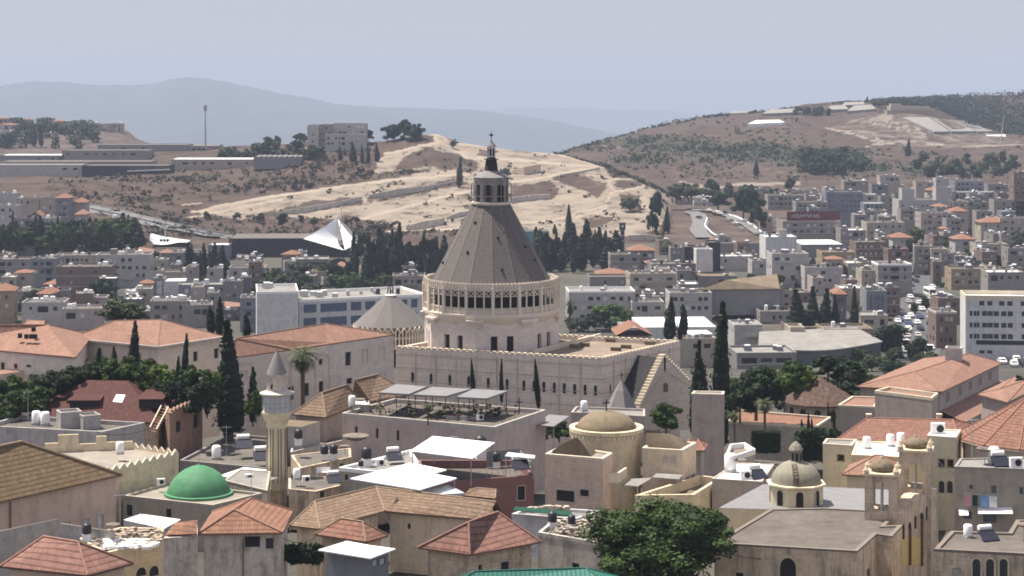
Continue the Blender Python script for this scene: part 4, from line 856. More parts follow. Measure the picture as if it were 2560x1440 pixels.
tag(mb.build('terrace_foliage', 'leaf_deep', attr=None), 'dark green planting along the roof terrace', 'planting', kind='stuff'); tag(m2.build('terrace_foliage', 'leaf_dry'), 'dry brown planting along the roof terrace', 'planting', kind='stuff')
for k, (x, y, w, lb) in enumerate(((930, 1020, 60, 'pale planter box at the west end of the roof terrace'), (1160, 1048, 90, 'pale planter box near the front of the roof terrace'), (1260, 1030, 70, 'long planter box behind the front corner of the terrace'))):
    p = PZ(x, y, Zt); t = thing('planter', lb, 'planter', p); MB().box(p, w*.05, .8, .45, -.2).build('box', 'coping', t); MB().box((p.x, p.y, p.z + .45), w*.05 - .2, .6, .06, -.2).build('soil', 'wood', t)
hipb('tiled_house', 'old brown tiled hip roof nearer the minaret with white patches', 'house', [(729, 1035), (815, 1043), (905, 1006)], [(805, 982), (868, 962)], 256, 5, 'wall_p', 'tile_old', 'ridge_old', rot=1, rr=.1); hipb('tiled_house', 'old brown tiled roof between palm and long terrace', 'house', [(880, 1000), (925, 1003), (1030, 985)], [(888, 950), (945, 936)], 266, 5, 'wall_p', 'tile_old', 'ridge_old', rot=1, rr=.1)
flatb('white_hut', 'small pale roof hut between the brown roofs and pergola', 'hut', [(882, 1010), (924, 1012), (922, 1002), (884, 1000)], 254, 3, 'wall_w', 'roof_white', .1, para=False)
# ------------------------------------------------------------------ cream domed church in the middle foreground
def curved_vault(root, quad, apex, mat, name='vault_roof', n=7):
    mb = MB(); q = [Vector(p) for p in ccw([tuple(p) for p in quad])]; rings = []; ap = [Vector(a) for a in apex]
    if len(ap) == 1: ap = ap * 4
    else: ap = [min(ap, key=lambda a: (a.xy - c.xy).length) for c in q]
    for j in range(n + 1):
        f = j / n; hgt = f * (1.3 - .3 * f); rings.append([Vector((c.x + (a.x - c.x)*f, c.y + (a.y - c.y)*f, c.z + (a.z - c.z)*hgt)) for c, a in zip(q, ap)])
    for j in range(n):
        for k in range(4): mb.face(rings[j][k], rings[j][(k+1) % 4], rings[j+1][(k+1) % 4], rings[j+1][k])
    return mb.build(name, mat, root)
Yc = 216; k_ = Yc / F; cx = (1516 - 1280) * k_; zz = lambda y: ZY(y, Yc)
t = thing('domed_church', 'cream church with round drum, plastered dome and vaulted side wings', 'church', (cx, Yc, zz(1300)))
MB().lathe((cx, Yc), [(86*k_, zz(1300)), (86*k_, zz(1110)), (89*k_, zz(1090)), (89*k_, zz(1078)), (93*k_, zz(1075)), (93*k_, zz(1066)), (80*k_, zz(1066)), (80*k_, zz(1074)), (70*k_, zz(1074))], 40).build('drum', 'cream_stone', t)
mb = MB()
for k in range(44): a = 2*math.pi*k/44; mb.box((cx + 90*k_*math.sin(a), Yc - 90*k_*math.cos(a), zz(1086)), .22, .22, .3, a)
mb.build('corbels', 'cream_trim', t)
R0 = 75*k_; dm = MB().lathe((cx, Yc), [(R0*math.cos(a), zz(1072) + (zz(1027) - zz(1072))*math.sin(a)) for a in [R(x) for x in (0, 10, 20, 30, 40, 50, 60, 70, 80, 89.9)]], 40).build('dome', 'dome_plaster', t, True)
mb = MB(); top = Vector((cx, Yc, zz(1028))); mb.bar(top, top + Vector((0, 0, 1.3)), .12); mb.bar(top + Vector((-.4, 0, .9)), top + Vector((.4, 0, .9)), .12); mb.build('cross', 'dark', dm)
def wing(px, Yw, h, wall, wins, archs=()):
    Z = ZY(px[0][1], Yw); pts = [PZ(x, y, Z) for x, y in px]; b = Bld('wing', None, None, [p.xy for p in pts], Z, Z - h, wall, root=t); b.wz1 = Z - .25
    for e, r in wins: b.win(e, r, 'dark', frame='coping')
    for e, x, y0, y1, w in archs: b.arch(e, x, y0, y1, w, 'shutter', 'window', 'cream_trim', .1)
    b.flat('roof_cream', .25, .3, 'cream_trim'); return b
wl_ = wing([(1363, 1134), (1507, 1146), (1531, 1132), (1406, 1112)], 206, 7.5, 'tan_brick', [(0, [(1391, 1226, 1436, 1254), (1450, 1224, 1472, 1241)]), (0, [(1494, 1226, 1506, 1252)])])
Z = wl_.wz1 + .03; curved_vault(t, [PZ(x, y, Z) for x, y in ((1372, 1133), (1478, 1142), (1500, 1124), (1416, 1113))], [PZ(1442, 1093, Z + 1.9)], 'dome_plaster')
wr = wing([(1606, 1119), (1706, 1125), (1740, 1106), (1640, 1096)], 212, 7.5, 'ochre_wall', [(1, [(1716, 1192, 1722, 1232), (1727, 1186, 1737, 1230)])], [(0, 1663, 1138, 1158, 15), (0, 1684, 1138, 1158, 15)])
Z = wr.wz1 + .03; curved_vault(t, [PZ(x, y, Z) for x, y in ((1612, 1119), (1698, 1124), (1726, 1107), (1644, 1098))], [PZ(1616, 1082, Z + 1.5), PZ(1670, 1084, Z + 1.5)], 'dome_plaster')
mb = MB(); p0, p1, p2 = P(1519, 1182, 205), P(1545, 1184, 205.6), P(1568, 1169, 209)
for a, c in ((p0, p1), (p1, p2)):
    dd = (c - a).normalized(); nn = Vector((-dd.y, dd.x, 0)) * .25; mb.quadbox([a + nn - Vector((0, 0, 1)), c + nn - Vector((0, 0, 1)), c - Vector((0, 0, 1)), a - Vector((0, 0, 1)), a + nn, c + nn, c, a])
mb.build('balcony', 'cream_trim', t)
sheet('awning', 'pale sheet awning hanging lower left on the cream church terrace', 'awning', [(1554, 1212), (1594, 1216), (1632, 1194), (1576, 1197)], 206, 'roof_pale', .08, (0, 1), 2.2); sheet('awning', 'pale sheet awning against the right wing of the cream church', 'awning', [(1630, 1193), (1698, 1198), (1706, 1187), (1642, 1183)], 209, 'roof_pale', .08, (0, 1), 2.0)
b = flatb('terrace_wall', 'yellow walled terrace in front of the cream church right wing', 'terrace', [(1588, 1238), (1735, 1236), (1803, 1194), (1748, 1188)], 203, 12, 'yellow_wall', 'roof_tan', 1.0, para=False, cop='cream_stone', pt=.3)
hipb('tiled_house', 'small tiled roof squeezed between cream church and plain tower block', 'house', [(1716, 1128), (1762, 1126), (1772, 1108)], [(1722, 1100), (1744, 1098)], 222, 6, 'wall_p', 'tile_red', 'ridge_red', rr=.07)
b = flatb('tower_block', 'plain windowless pinkish tower block with flat top', 'tower', [(1729, 983), (1809, 985), (1811, 978), (1735, 977)], 248, 15, 'wall_p', 'roof_pale', 0.15, para=False, cop='cream_trim'); 
b = flatb('flat_roofed_house', 'low pale house with white tanks right of the plain tower block', 'house', [(1780, 1196), (1905, 1204), (1935, 1160), (1840, 1156)], 208, 6, 'wall_p', 'roof_white', 0.1, para=False)
Z = b.wz1; place('white_tank', 'round white tank on the low pale house right of the terrace', PZ(1826, 1180, Z), 0, 1.3); place('solar_boiler', 'solar heater on the low pale house left of the gilded dome', PZ(1893, 1196, Z), .4, .9); place('air_conditioner', 'cream cooling box on the low pale house', PZ(1864, 1198, Z), .1, 1.2)
flatb('stair_house', 'pale stair house with sloping white parapet behind the low pale house', 'hut', [(1811, 1148), (1888, 1122), (1862, 1106), (1825, 1110)], 222, 4, 'wall_w', 'roof_pink', .6, para=False, cop='white_paint')
# ------------------------------------------------------------------ gilded dome church with two bell towers, bottom right
Yc = 196; k_ = Yc / F; cx = (1990 - 1280) * k_; zz = lambda y: ZY(y, Yc); Zn = zz(1256)
b = flatb('church_nave', 'yellow church body with grey sheet roof and pale gilded dome', 'church', [(1797, 1270), (2100, 1279), (2262, 1268), (2250, 1226), (1908, 1211)], (CZ - Zn) * F / (1270 - HY), 8, 'yellow_wall', 'sheet_grey', 0.0, para=False)
MAT['sheet_grey']; t = b.root; Zn = b.z1
dr = MB().lathe((cx, Yc), [(69*k_, Zn - .2), (69*k_, zz(1210)), (76*k_, zz(1209)), (76*k_, zz(1205)), (60*k_, zz(1204))], 8, R(22.5)).build('drum', 'yellow_wall', t)
for k in range(8):
    a = math.pi/4*k; rr_ = 69*k_*math.cos(R(22.5)); archpanel(t, Vector((cx + math.sin(a)*rr_, Yc - math.cos(a)*rr_)), Vector((math.cos(a), math.sin(a))), Vector((math.sin(a), -math.cos(a))), .72, Zn + .05, 1.5, 'dark', 'window', 'yellow_wall', .08)
R0 = 63*k_; dm = MB().lathe((cx, Yc), [(R0*math.cos(a), zz(1206) + (zz(1150) - zz(1206))*math.sin(a)) for a in [R(x) for x in (0, 12, 24, 36, 48, 60, 70, 79)]] + [(0, zz(1150))], 32).build('dome', 'dome_gold', t, True)
MB().lathe((cx, Yc), [(15*k_, zz(1155)), (15*k_, zz(1126)), (19*k_, zz(1125)), (18*k_, zz(1122)), (13*k_, zz(1113)), (6*k_, zz(1106)), (0, zz(1102))], 8, R(22.5)).build('lantern', 'dome_gold', dm)
for k in range(8): a = math.pi/4*k; rr_ = 15*k_*math.cos(R(22.5)); archpanel(dm, Vector((cx + math.sin(a)*rr_, Yc - math.cos(a)*rr_)), Vector((math.cos(a), math.sin(a))), Vector((math.sin(a), -math.cos(a))), .26, zz(1150), .75, 'dark', 'lantern_window', None)
mb = MB()
for s_ in (-.22, .22):
    pr = [Vector((cx - .35 + s_, Yc - (R0 + .06)*math.cos(a), zz(1206) + (zz(1150) - zz(1206))*math.sin(a) + .05)) for a in [R(x) for x in (4, 20, 36, 52, 66)]]
    for p, q in zip(pr[:-1], pr[1:]): mb.bar(p, q, .06)
for x in range(8, 66, 7): a = R(x); p = Vector((cx - .35, Yc - (R0 + .06)*math.cos(a), zz(1206) + (zz(1150) - zz(1206))*math.sin(a) + .05)); mb.bar(p - Vector((.22, 0, 0)), p + Vector((.22, 0, 0)), .05)
mb.build('ladder', 'wood', dm)
b = flatb('church_annexe', 'stained ochre church annexe with broad grey flat roof and arched window', 'church', [(1786, 1356), (2143, 1377), (2191, 1334), (2230, 1340), (2256, 1312), (2212, 1314), (2245, 1279), (2060, 1269), (1926, 1272)], 175, 9, 'stained_wall', 'roof_grey', 0.14, para=False, late=True, cop='parapet_dark', pt=.35)
b.arch(0, 1970, 1399, 1448, 40, 'dark', 'window', 'cream_stone', .16, True); b.win(0, [(1840, 1432, 1858, 1445)], 'dark'); b.win(1, [(2168, 1420, 2176, 1445)], 'dark'); b._fin()
def belltower(lab, px, Yt, wpx, ytop, ybase, yarch0, yarch1, ydome, yaw):
    k_ = Yt / F; w = wpx * k_; c = P(px, ybase, Yt); t = thing('bell_tower', lab, 'bell tower', c); zt, zb = ZY(ytop, Yt), c.z; za0, za1 = ZY(yarch1, Yt), ZY(yarch0, Yt)
    cw = w * .27; mb = MB(); rot = Matrix.Rotation(yaw, 2)
    L = lambda x, y: Vector((c.x, c.y)) + rot @ Vector((x, y))
    for sx in (-1, 1):
        for sy in (-1, 1): p = L(sx*(w - cw)/2, sy*(w - cw)/2); mb.box((p.x, p.y, za0), cw, cw, zt - za0, yaw)
    p = L(0, 0); mb.box((p.x, p.y, zb - 7), w, w, za0 - zb + 7, yaw)
    mb.build('shaft', 'old_stone', t)
    m2 = MB(); n_ = 8; ow = w - 2*cw
    for a_ in range(4):
        r2 = Matrix.Rotation(yaw + a_*math.pi/2, 2); f = lambda x, y: Vector((c.x, c.y)) + r2 @ Vector((x, y))
        ar = [(ow/2*math.cos(math.pi*k/n_), za1 - ow/2*1.2 + ow/2*1.2*math.sin(math.pi*k/n_)) for k in range(n_ + 1)]
        for k in range(n_):
            (x0, z0), (x1, z1) = ar[k], ar[k+1]
            for yy in (-w/2 + .03, -w/2 + cw*.7):
                q = [f(x0, yy), f(x1, yy)]; fc = [(q[0].x, q[0].y, z0), (q[1].x, q[1].y, z1), (q[1].x, q[1].y, zt), (q[0].x, q[0].y, zt)]; m2.face(*(fc if yy > -w/2 + .1 else reversed(fc)))
            qa, qb = f(x0, -w/2 + .03), f(x1, -w/2 + .03); qc, qd = f(x1, -w/2 + cw*.7), f(x0, -w/2 + cw*.7); m2.face((qa.x, qa.y, z0), (qd.x, qd.y, z0), (qc.x, qc.y, z1), (qb.x, qb.y, z1))
    m2.build('arch', 'old_stone', t)
    for a_ in range(4):
        r2 = Matrix.Rotation(yaw + a_*math.pi/2, 2); q = Vector((c.x, c.y)) + r2 @ Vector((0, -w/2 + cw*.4)); MB().tube((q.x, q.y, za0), (q.x, q.y, za1 - ow*.3), .07, n=8).build('column', 'pale_grey', t)
    MB().box((p.x, p.y, zt), w*1.12, w*1.12, .22, yaw).build('cornice', 'cream_stone', t)
    m3 = MB()
    for sx in (-1, 1):
        for sy in (-1, 1): q = L(sx*w*.46, sy*w*.46); m3.lathe(q, [(.3, zt + .22), (.3, zt + .5), (.2, zt + .62), (0, zt + .95)], 8)
    m3.build('pinnacles', 'old_stone', t)
    r = w * .36; zd = zt + .22; hd = ZY(ydome, Yt) - zd - .2
    dm = MB().lathe((p.x, p.y), [(r*.9, zd), (r*.9, zd + .2), (r*1.05, zd + .22), (r*.98, zd + .22 + hd*.3), (r*.8, zd + .2 + hd*.62), (r*.5, zd + .2 + hd*.86), (r*.15, zd + .2 + hd), (0, zd + .2 + hd*1.02)], 20).build('dome', 'dome_plaster', t, True)
    MB().lathe((p.x, p.y), [(.1, zd + hd), (.16, zd + hd + .3), (.05, zd + hd + .5), (0, zd + hd + .9)], 8).build('finial', 'old_stone', dm); return t
belltower('lower stone bell tower with small dome beside the grey annexe roof', 2205, 185.5, 80, 1183, 1276, 1196, 1268, 1146, R(-14)); belltower('taller stone bell tower with small dome and twin arches', 2289, 192, 78, 1124, 1262, 1152, 1214, 1092, R(-14))
p1, p2 = P(2250, 1300, 183.2), P(2342, 1300, 193); dd = (p2 - p1).xy.normalized(); nn = Vector((dd.y, -dd.x)); c = (p1 + p2) / 2
t = thing('church_facade', 'narrow yellow church facade with stepped gable between the bell towers', 'church', (c.x, c.y, 50)); fp = lambda x, y: hitp(x, y, p1, dd)
out = [fp(x, y) for x, y in ((2246, 1470), (2250, 1284), (2262, 1276), (2280, 1243), (2286, 1236), (2300, 1234), (2314, 1240), (2330, 1226), (2342, 1222), (2350, 1470))]; bk = [q - Vector((*nn, 0)) * 1.0 for q in out]; mb = MB(); mb.face(*reversed(out)); mb.face(*bk)
for k in range(len(out)): mb.face(out[k], out[(k+1) % len(out)], bk[(k+1) % len(out)], bk[k])
mb.build('wall', 'stained_wall', t)
def fpanel(pts, mat, nm, k=.02): MB().face(*[fp(x, y) + Vector((*nn, 0)) * k for x, y in pts]).build(nm, mat, t)
fpanel([(2248, 1412), (2304, 1412), (2304, 1346), (2276, 1338), (2250, 1350)], 'facade_yellow', 'panel')
for x, y0, y1, w in ((2258, 1308, 1348, 5), (2274, 1304, 1322, 7), (2288, 1288, 1322, 5), (2304, 1280, 1296, 8), (2317, 1264, 1301, 5)): fpanel([(x - w/2, y1), (x + w/2, y1), (x + w/2, y0 + 6), (x, y0), (x - w/2, y0 + 6)], 'dark', 'window', .03)
mb = MB()
for x, y0, y1 in ((2272, 1318, 1412), (2302, 1296, 1414)): a, c2 = fp(x, y0), fp(x, y1); mb.tube(Vector(a) + Vector((*nn, 0))*.15, Vector(c2) + Vector((*nn, 0))*.15, .12)
mb.build('columns', 'rust', t)
# right edge: arched stone house, apartment with laundry, yellow school
b = flatb('stone_house', 'old brown stone house with three arched windows at the bottom right corner', 'house', [(2336, 1372), (2600, 1385), (2640, 1300), (2541, 1299), (2522, 1331), (2378, 1327)], 172, 8, 'old_stone', 'roof_grey', 0.2, para=False, late=True, pt=.35, cop='parapet_dark')
for x in (2441, 2475, 2509): b.arch(0, x, 1397, 1448, 20, 'glass', 'window', 'cream_stone', .13)
b.win(0, [(2381, 1420, 2402, 1445)], 'shutter'); b._fin()
b = flatb('apartment_building', 'beige apartment house with laundry line and white awnings at the right edge', 'apartment house', [(2386, 1166), (2620, 1174), (2640, 1140), (2400, 1146)], 200, 11, 'wall_b', 'roof_pale', 0.15, para=False, late=True, cop='wall_m')
b.win(0, [(2423, 1212, 2432, 1222), (2478, 1214, 2491, 1233), (2549, 1218, 2558, 1235), (2408, 1279, 2429, 1297), (2458, 1283, 2491, 1306)], 'glass_blue'); b._fin(); A, B, d, nr = b.edge(0)
for x0, x1, y in ((2397, 2420, 1274), (2444, 2530, 1270)):
    a, c2 = hitp(x0, y, A, d), hitp(x1, y, A, d); n3 = Vector((*nr, 0)); MB().quadbox([a + n3*.01, c2 + n3*.01, c2 + n3*1.2 - Vector((0, 0, .35)), a + n3*1.2 - Vector((0, 0, .35)), a + n3*.01 + Vector((0, 0, .06)), c2 + n3*.01 + Vector((0, 0, .06)), c2 + n3*1.2 - Vector((0, 0, .29)), a + n3*1.2 - Vector((0, 0, .29))]).build('awning', 'white_paint', b.root)
a, c2 = hitp(2407, 1231, A, d), hitp(2495, 1238, A, d); n3 = Vector((*nr, 0)) * .5; t = thing('clothes_line', 'clothes line strung along the beige apartment wall', 'clothes line', a + n3); MB().tube(a + n3, c2 + n3, .02, n=4).build('line', 'metal', t)
for x0, x1, m, l in ((2409, 2428, 'cloth_pink', 'pink towel on the clothes line'), (2431, 2443, 'cloth_green', 'dark green cloth on the clothes line'), (2450, 2470, 'cloth_blue', 'light blue sheet in the middle of the clothes line'), (2472, 2492, 'cloth_white', 'white and grey sheet at the right end of the clothes line')):
    p, q = hitp(x0, 1233 + (x0 - 2407)*.07, A, d) + n3, hitp(x1, 1233 + (x1 - 2407)*.07, A, d) + n3; o = Vector((0, 0, -1.1)); e = Vector((*nr, 0)) * .02; tag(MB().quadbox([p + o, q + o, q + o + e, p + o + e, p, q, q + e, p + e]).build('laundry', m), l, 'laundry')
Z = b.z1; place('white_tank', 'white water tank on the beige apartment roof', PZ(2485, 1158, Z), 0, 1.1); place('satellite_dish', 'pale dish on the beige apartment roof', PZ(2462, 1157, Z), .6, .7); place('solar_boiler', 'solar heater on the beige apartment roof', PZ(2500, 1164, Z), .2, .9); place('air_conditioner', 'white cooling box at the right of the beige apartment roof', PZ(2540, 1168, Z), .1, 1.3)
b = flatb('yellow_school', 'yellow building with small square window left of the little red hip roof', 'building', [(2057, 1108), (2129, 1113), (2142, 1098), (2066, 1096)], 224, 11, 'yellow_wall', 'roof_pale', .2, para=False, late=True, cop='cream_trim'); b.win(0, [(2095, 1138, 2109, 1151)], 'dark', frame='rust'); b._fin()
b = flatb('yellow_school', 'low yellow block with white roof terrace full of tanks', 'building', [(2129, 1136), (2262, 1142), (2275, 1104), (2142, 1102)], 218, 8, 'yellow_wall', 'roof_white', .2, para=False); Z = b.wz1
for x, y, l in ((2167, 1122, 'large square white tank on the white roof terrace'), (2226, 1116, 'white tank left of the taller bell tower'), (2252, 1112, 'white tank just left of the taller bell tower dome')): place('white_tank', l, PZ(x, y, Z), .2, .9)
b = flatb('yellow_school', 'yellow building with paired windows right of the taller bell tower', 'building', [(2318, 1088), (2390, 1093), (2402, 1074), (2332, 1072)], 224, 11, 'yellow_wall', 'roof_white', .2, para=False, late=True, cop='cream_trim'); b.win(0, [(2348, 1149, 2360, 1166), (2370, 1150, 2382, 1167)], 'dark', frame='rust')
for x in (2354, 2375): b.arch(0, x, 1202, 1232, 14, 'glass', 'window', 'yellow_wall')
b._fin(); place('air_conditioner', 'grey cooling unit above the yellow building with paired windows', PZ(2345, 1084, b.wz1), 0, 1.6)
hipb('tiled_house', 'small salmon hip roof behind the lower bell tower', 'house', [(2105, 1186), (2256, 1192), (2272, 1166)], [(2190, 1137), (2206, 1138)], 212, 7, 'yellow_wall', 'tile_salmon', 'tile_salmon', rr=.06)
Yr = 226; k_ = Yr / F; cx = (2572 - 1280) * k_; t = thing('round_roof_hall', 'stone hall under a large faceted red tiled roof at the right edge', 'building', (cx, Yr, ZY(1190, Yr)))
mb = MB(); prof = [(176*k_, ZY(1096, Yr)), (176*k_, ZY(1093, Yr)), (0.0, ZY(990, Yr))]; mb.lathe((cx, Yr), prof, 12, R(8)); mb.build('roof', 'tile_red', t); m2 = MB()
for k in range(12): a = R(8) + math.pi/6*k; m2.tube((cx + 176*k_*math.sin(a), Yr - 176*k_*math.cos(a), ZY(1092, Yr)), (cx, Yr, ZY(989, Yr)), .09, n=5)
m2.build('ridge_cap', 'ridge_red', t); MB().lathe((cx, Yr), [(166*k_, ZY(1200, Yr)), (166*k_, ZY(1095, Yr))], 12, R(8)).build('wall', 'limestone', t); MB().lathe((cx, Yr), [(168*k_, ZY(1101, Yr)), (179*k_, ZY(1098, Yr)), (179*k_, ZY(1095.5, Yr))], 12, R(8)).build('gutter', 'cream_trim', t)
hipb('tiled_house', 'long red hip roof with chimney stubs behind the yellow buildings', 'house', [(2092, 1098), (2400, 1106), (2466, 1066)], [(2168, 1045), (2382, 1049)], 233, 6, 'yellow_wall', 'tile_red', 'ridge_red', rr=.08)
for x, y, l in ((2172, 1056, 'short chimney near the left end of the long red hip roof'), (2348, 1056, 'short chimney near the right end of the long red hip roof')):
    p = P(x, y, 238); t = thing('chimney', l, 'chimney', p); MB().box(p - Vector((0, 0, .6)), .5, .5, 1.5).build('stack', 'tan_brick', t); MB().box(p + Vector((0, 0, .9)), .65, .65, .12).build('cap', 'cream_trim', t)
# big red roofed church to the right
b = hipb('red_roof_church', 'large church with broad smooth red hip roof and clerestory windows', 'church', [(2140, 966), (2356, 979), (2506, 907)], [(2287, 929), (2424, 884)], 292, 9, 'wall_p', 'tile_salmon', 'tile_salmon', rot=1, late=True, rr=.06)
for f in (.1, .13, .3, .33, .47, .5, .64, .67, .82, .85):
    A, B, d, n = b.edge(0); L = (B - A).length; b.hole(0, L*f, L*f + .55, b.wz1 - 1.9, b.wz1 - .6, 'dark')
b._fin(); A, B, d, n = b.edge(0); L = (B - A).length; n3 = Vector((*n, 0)); a0, b0 = Vector((*A, b.Z - 2.9)), Vector((*(A + d*L*1.05), b.Z - 2.9)); mb = MB(); w_ = 3.6; dz = Vector((0, 0, -1.3)); mb.face(a0 + n3*.02, a0 + n3*w_ + dz, b0 + n3*w_ + dz, b0 + n3*.02); mb.face(a0 + n3*w_ + dz - Vector((0, 0, .15)), b0 + n3*w_ + dz - Vector((0, 0, .15)), b0 + n3*w_ + dz, a0 + n3*w_ + dz); mb.build('aisle_roof', 'tile_salmon', b.root)
pa, pb = a0 + n3*(w_ - .3), b0 + n3*(w_ - .3); mb = MB(); mb.prism([pa.xy, pb.xy, (pb - n3*(w_ - .4)).xy, (pa - n3*(w_ - .4)).xy], b.Z - 9, b.Z - 4.25, top=False); mb.build('aisle_wall', 'wall_p', b.root)
p = b.ridge[0].lerp(b.ridge[1], .72); ct = PZ(2400, 905, b.Z + 1.5); MBx = [hitp(x, 900, ct, Vector((1, -.3, 0)).normalized()) for x in (2363, 2404)]; u_ = (MBx[1] - MBx[0]).xy; v_ = Vector((-u_.y, u_.x)) * .9
tw = Bld('roof_tower', None, None, [MBx[0].xy, MBx[1].xy, MBx[1].xy + v_, MBx[0].xy + v_], ZY(869, MBx[0].y), b.Z - .5, 'wall_w', root=b.root); tw.flat('roof_grey', .5, .25, 'coping')
flatb('parish_house', 'pinkish blank front block with parapet before the large red church roof', 'building', [(2187, 976), (2330, 994), (2345, 982), (2222, 966)], 277, 9, 'wall_p', 'tile_salmon', .4, para=False, cop='cream_trim'); flatb('parish_house', 'lower pinkish side block left of the church front block', 'building', [(2095, 1012), (2187, 1016), (2200, 992), (2130, 990)], 279, 8, 'wall_p', 'tile_salmon', .25, para=False, cop='cream_trim')
hipb('red_roof_house', 'salmon roofed side chapel at the right of the large church', 'house', [(2444, 985), (2520, 1005), (2610, 960)], [(2500, 972), (2570, 948)], 262, 8, 'wall_p', 'tile_salmon', 'tile_salmon', rr=.06)
Yc = 300; k_ = Yc / F; cx = (2050 - 1280) * k_; t = thing('round_hall', 'round hall with dark brown conical tiled roof', 'hall', (cx, Yc, ZY(1075, Yc))); MB().lathe((cx, Yc), [(97*k_, ZY(1004, Yc)), (97*k_, ZY(1001, Yc)), (40*k_, ZY(966, Yc)), (6*k_, ZY(945, Yc)), (0, ZY(941, Yc))], 14).build('roof', 'tile_cone', t); MB().lathe((cx, Yc), [(86*k_, ZY(1080, Yc)), (86*k_, ZY(1002, Yc))], 14).build('wall', 'wall_b', t)
for k in range(14): a = 2*math.pi*(k + .5)/14; rr_ = 86*k_*math.cos(math.pi/14); archpanel(t, Vector((cx + math.sin(a)*rr_, Yc - math.cos(a)*rr_)), Vector((math.cos(a), math.sin(a))), Vector((math.sin(a), -math.cos(a))), 1.0, ZY(1040, Yc), 1.7, 'dark', 'window', None)
b = flatb('red_terrace', 'low orange tiled terrace roof beyond the plain tower block', 'building', [(1822, 1052), (2040, 1066), (2077, 1042), (1826, 1022)], 272, 5, 'wall_b', 'tile_orange', .3, para=False, cop='cream_trim')
# ------------------------------------------------------------------ the basilica
Yb = 300; k_ = Yb / F; cx = (1228 - 1280) * k_; zz = lambda y: ZY(y, Yb)
t = thing('basilica', 'great stone basilica with slate cone dome, arcaded gallery and cross lantern', 'church', (cx, Yb, 42))
Zr = ZY(897, 282); roofpx = [(990, 868), (1505, 897), (1700, 854)]; E = quad4(roofpx, Zr)
b = Bld('nave', None, None, [p.xy for p in E], Zr, 42, 'basilica_stone', root=t); b.wz1 = Zr - .55
b.depth = .35
slots = []
for x in (1032, 1078, 1125, 1172, 1221, 1268, 1310, 1335, 1360, 1386, 1411, 1437, 1463, 1489):
    yc = 943 + (x - 1032) * .0725; b.arch(0, x, yc - 13, yc + 13, 7.5, 'dark', 'window', 'drum_stone', .1)
b.arch(1, 1525, 960, 984, 4, 'dark', 'window', 'drum_stone', .08)
A, B, d, n = b.edge(1); u, z = b.uz(1, 1606, 909); c = A + d*u; mb = MB(); q = lambda a, r, k: (c.x + d.x*r*math.cos(a) + n.x*k, c.y + d.y*r*math.cos(a) + n.y*k, z + r*math.sin(a)*1.0)
mb.face(*[q(2*math.pi*k/16, .62, .02) for k in range(16)]); o = mb.build('rose_window', 'dark', t); mb = MB()
for k in range(16): a, a2 = 2*math.pi*k/16, 2*math.pi*(k+1)/16; mb.face(q(a, .62, .07), q(a, .78, .07), q(a2, .78, .07), q(a2, .62, .07))
mb.build('frame', 'drum_stone', o)
b.flat('roof_pink', .55, .45, 'basilica_stone')
for i, N in ((0, 34), (1, 24), (2, 34)):           # scalloped coping blocks on the parapet
    A, B, d, n = b.edge(i); L = (B - A).length; mb = MB()
    for k in range(N): c = A + d * (L * (k + .5) / N) - n*.2; mb.box((c.x, c.y, Zr - .01), L / N * .62, .55, .22, math.atan2(d.y, d.x))
    mb.build('coping', 'cream_trim', t)
mb = MB()                                      # pilaster strips and string courses
for i, N in ((0, 10), (1, 7)):
    A, B, d, n = b.edge(i); L = (B - A).length
    for k in range(1, N): c = A + d * (L * k / N) + n*.02; mb.box((c.x, c.y, 44), .14, .14, Zr - .6 - 44, math.atan2(d.y, d.x))
    for z in (Zr - .95, Zr - 2.9, Zr - 4.8, Zr - 6.8): mb.bar((*(A + n*.03), z), (*(B + n*.03), z), .1, .07)
mb.build('string_course', 'grey_old_wall', t)
Zf = b.wz1
mb = MB()                                      # skylight boxes on the roof
for x, y in ((1437, 870), (1461, 866), (1540, 877), (1565, 871), (1527, 855), (1625, 862)): p = PZ(x, y, Zf); MB().box((p.x, p.y, p.z), 1.4, .9, .55, R(-20)).build('skylight', 'roof_tan', t)
mb = MB(); p0, p1, p2 = PZ(1335, 887, Zf), PZ(1500, 845, Zf), PZ(1480, 852, Zf); mb.bar(p0 + Vector((0, 0, .35)), p1 + Vector((0, 0, .35)), .35, .7); mb.build('roof_kerb', 'cream_trim', t)
# octagonal drum
Ro = 10.35; rot = R(-12.7)
def octa(k): a = rot + math.pi/4*k; return Vector((cx + Ro*math.sin(a), Yb - Ro*math.cos(a)))
d8 = Bld('drum', None, None, [octa(k) for k in range(8)], zz(786), zz(868) - 1.2, 'drum_stone', root=t); d8.wz1 = d8.z1; d8.depth = .5
for k in range(8):
    A, B, d, n = d8.edge(k); L = (B - A).length
    for c in (.36, .66): d8.hole(k, L*c - .5, L*c + .5, zz(868) + .1, zz(820), 'dark')
d8.walls('drum')
for k in range(8):                              # corbelled corners under the gallery
    p = octa(k); a = rot + math.pi/4*k; mb = MB()
    for j in range(3): r = 10.0 + .12*j; mb.box((cx + (Ro - .45 + .16*j)*math.sin(a), Yb - (Ro - .45 + .16*j)*math.cos(a), zz(797) + .35*j), 1.6 + .5*j, 1.0, .3, a)
    mb.build('corbel', 'gallery_stone', t)
MB().lathe((cx, Yb), [(9.6, zz(792)), (9.9, zz(786)), (10.25, zz(776)), (10.3, zz(771)), (10.3, zz(768)), (9.0, zz(768)), (8.2, zz(768))], 32, R(2)).build('cornice', 'gallery_stone', t)
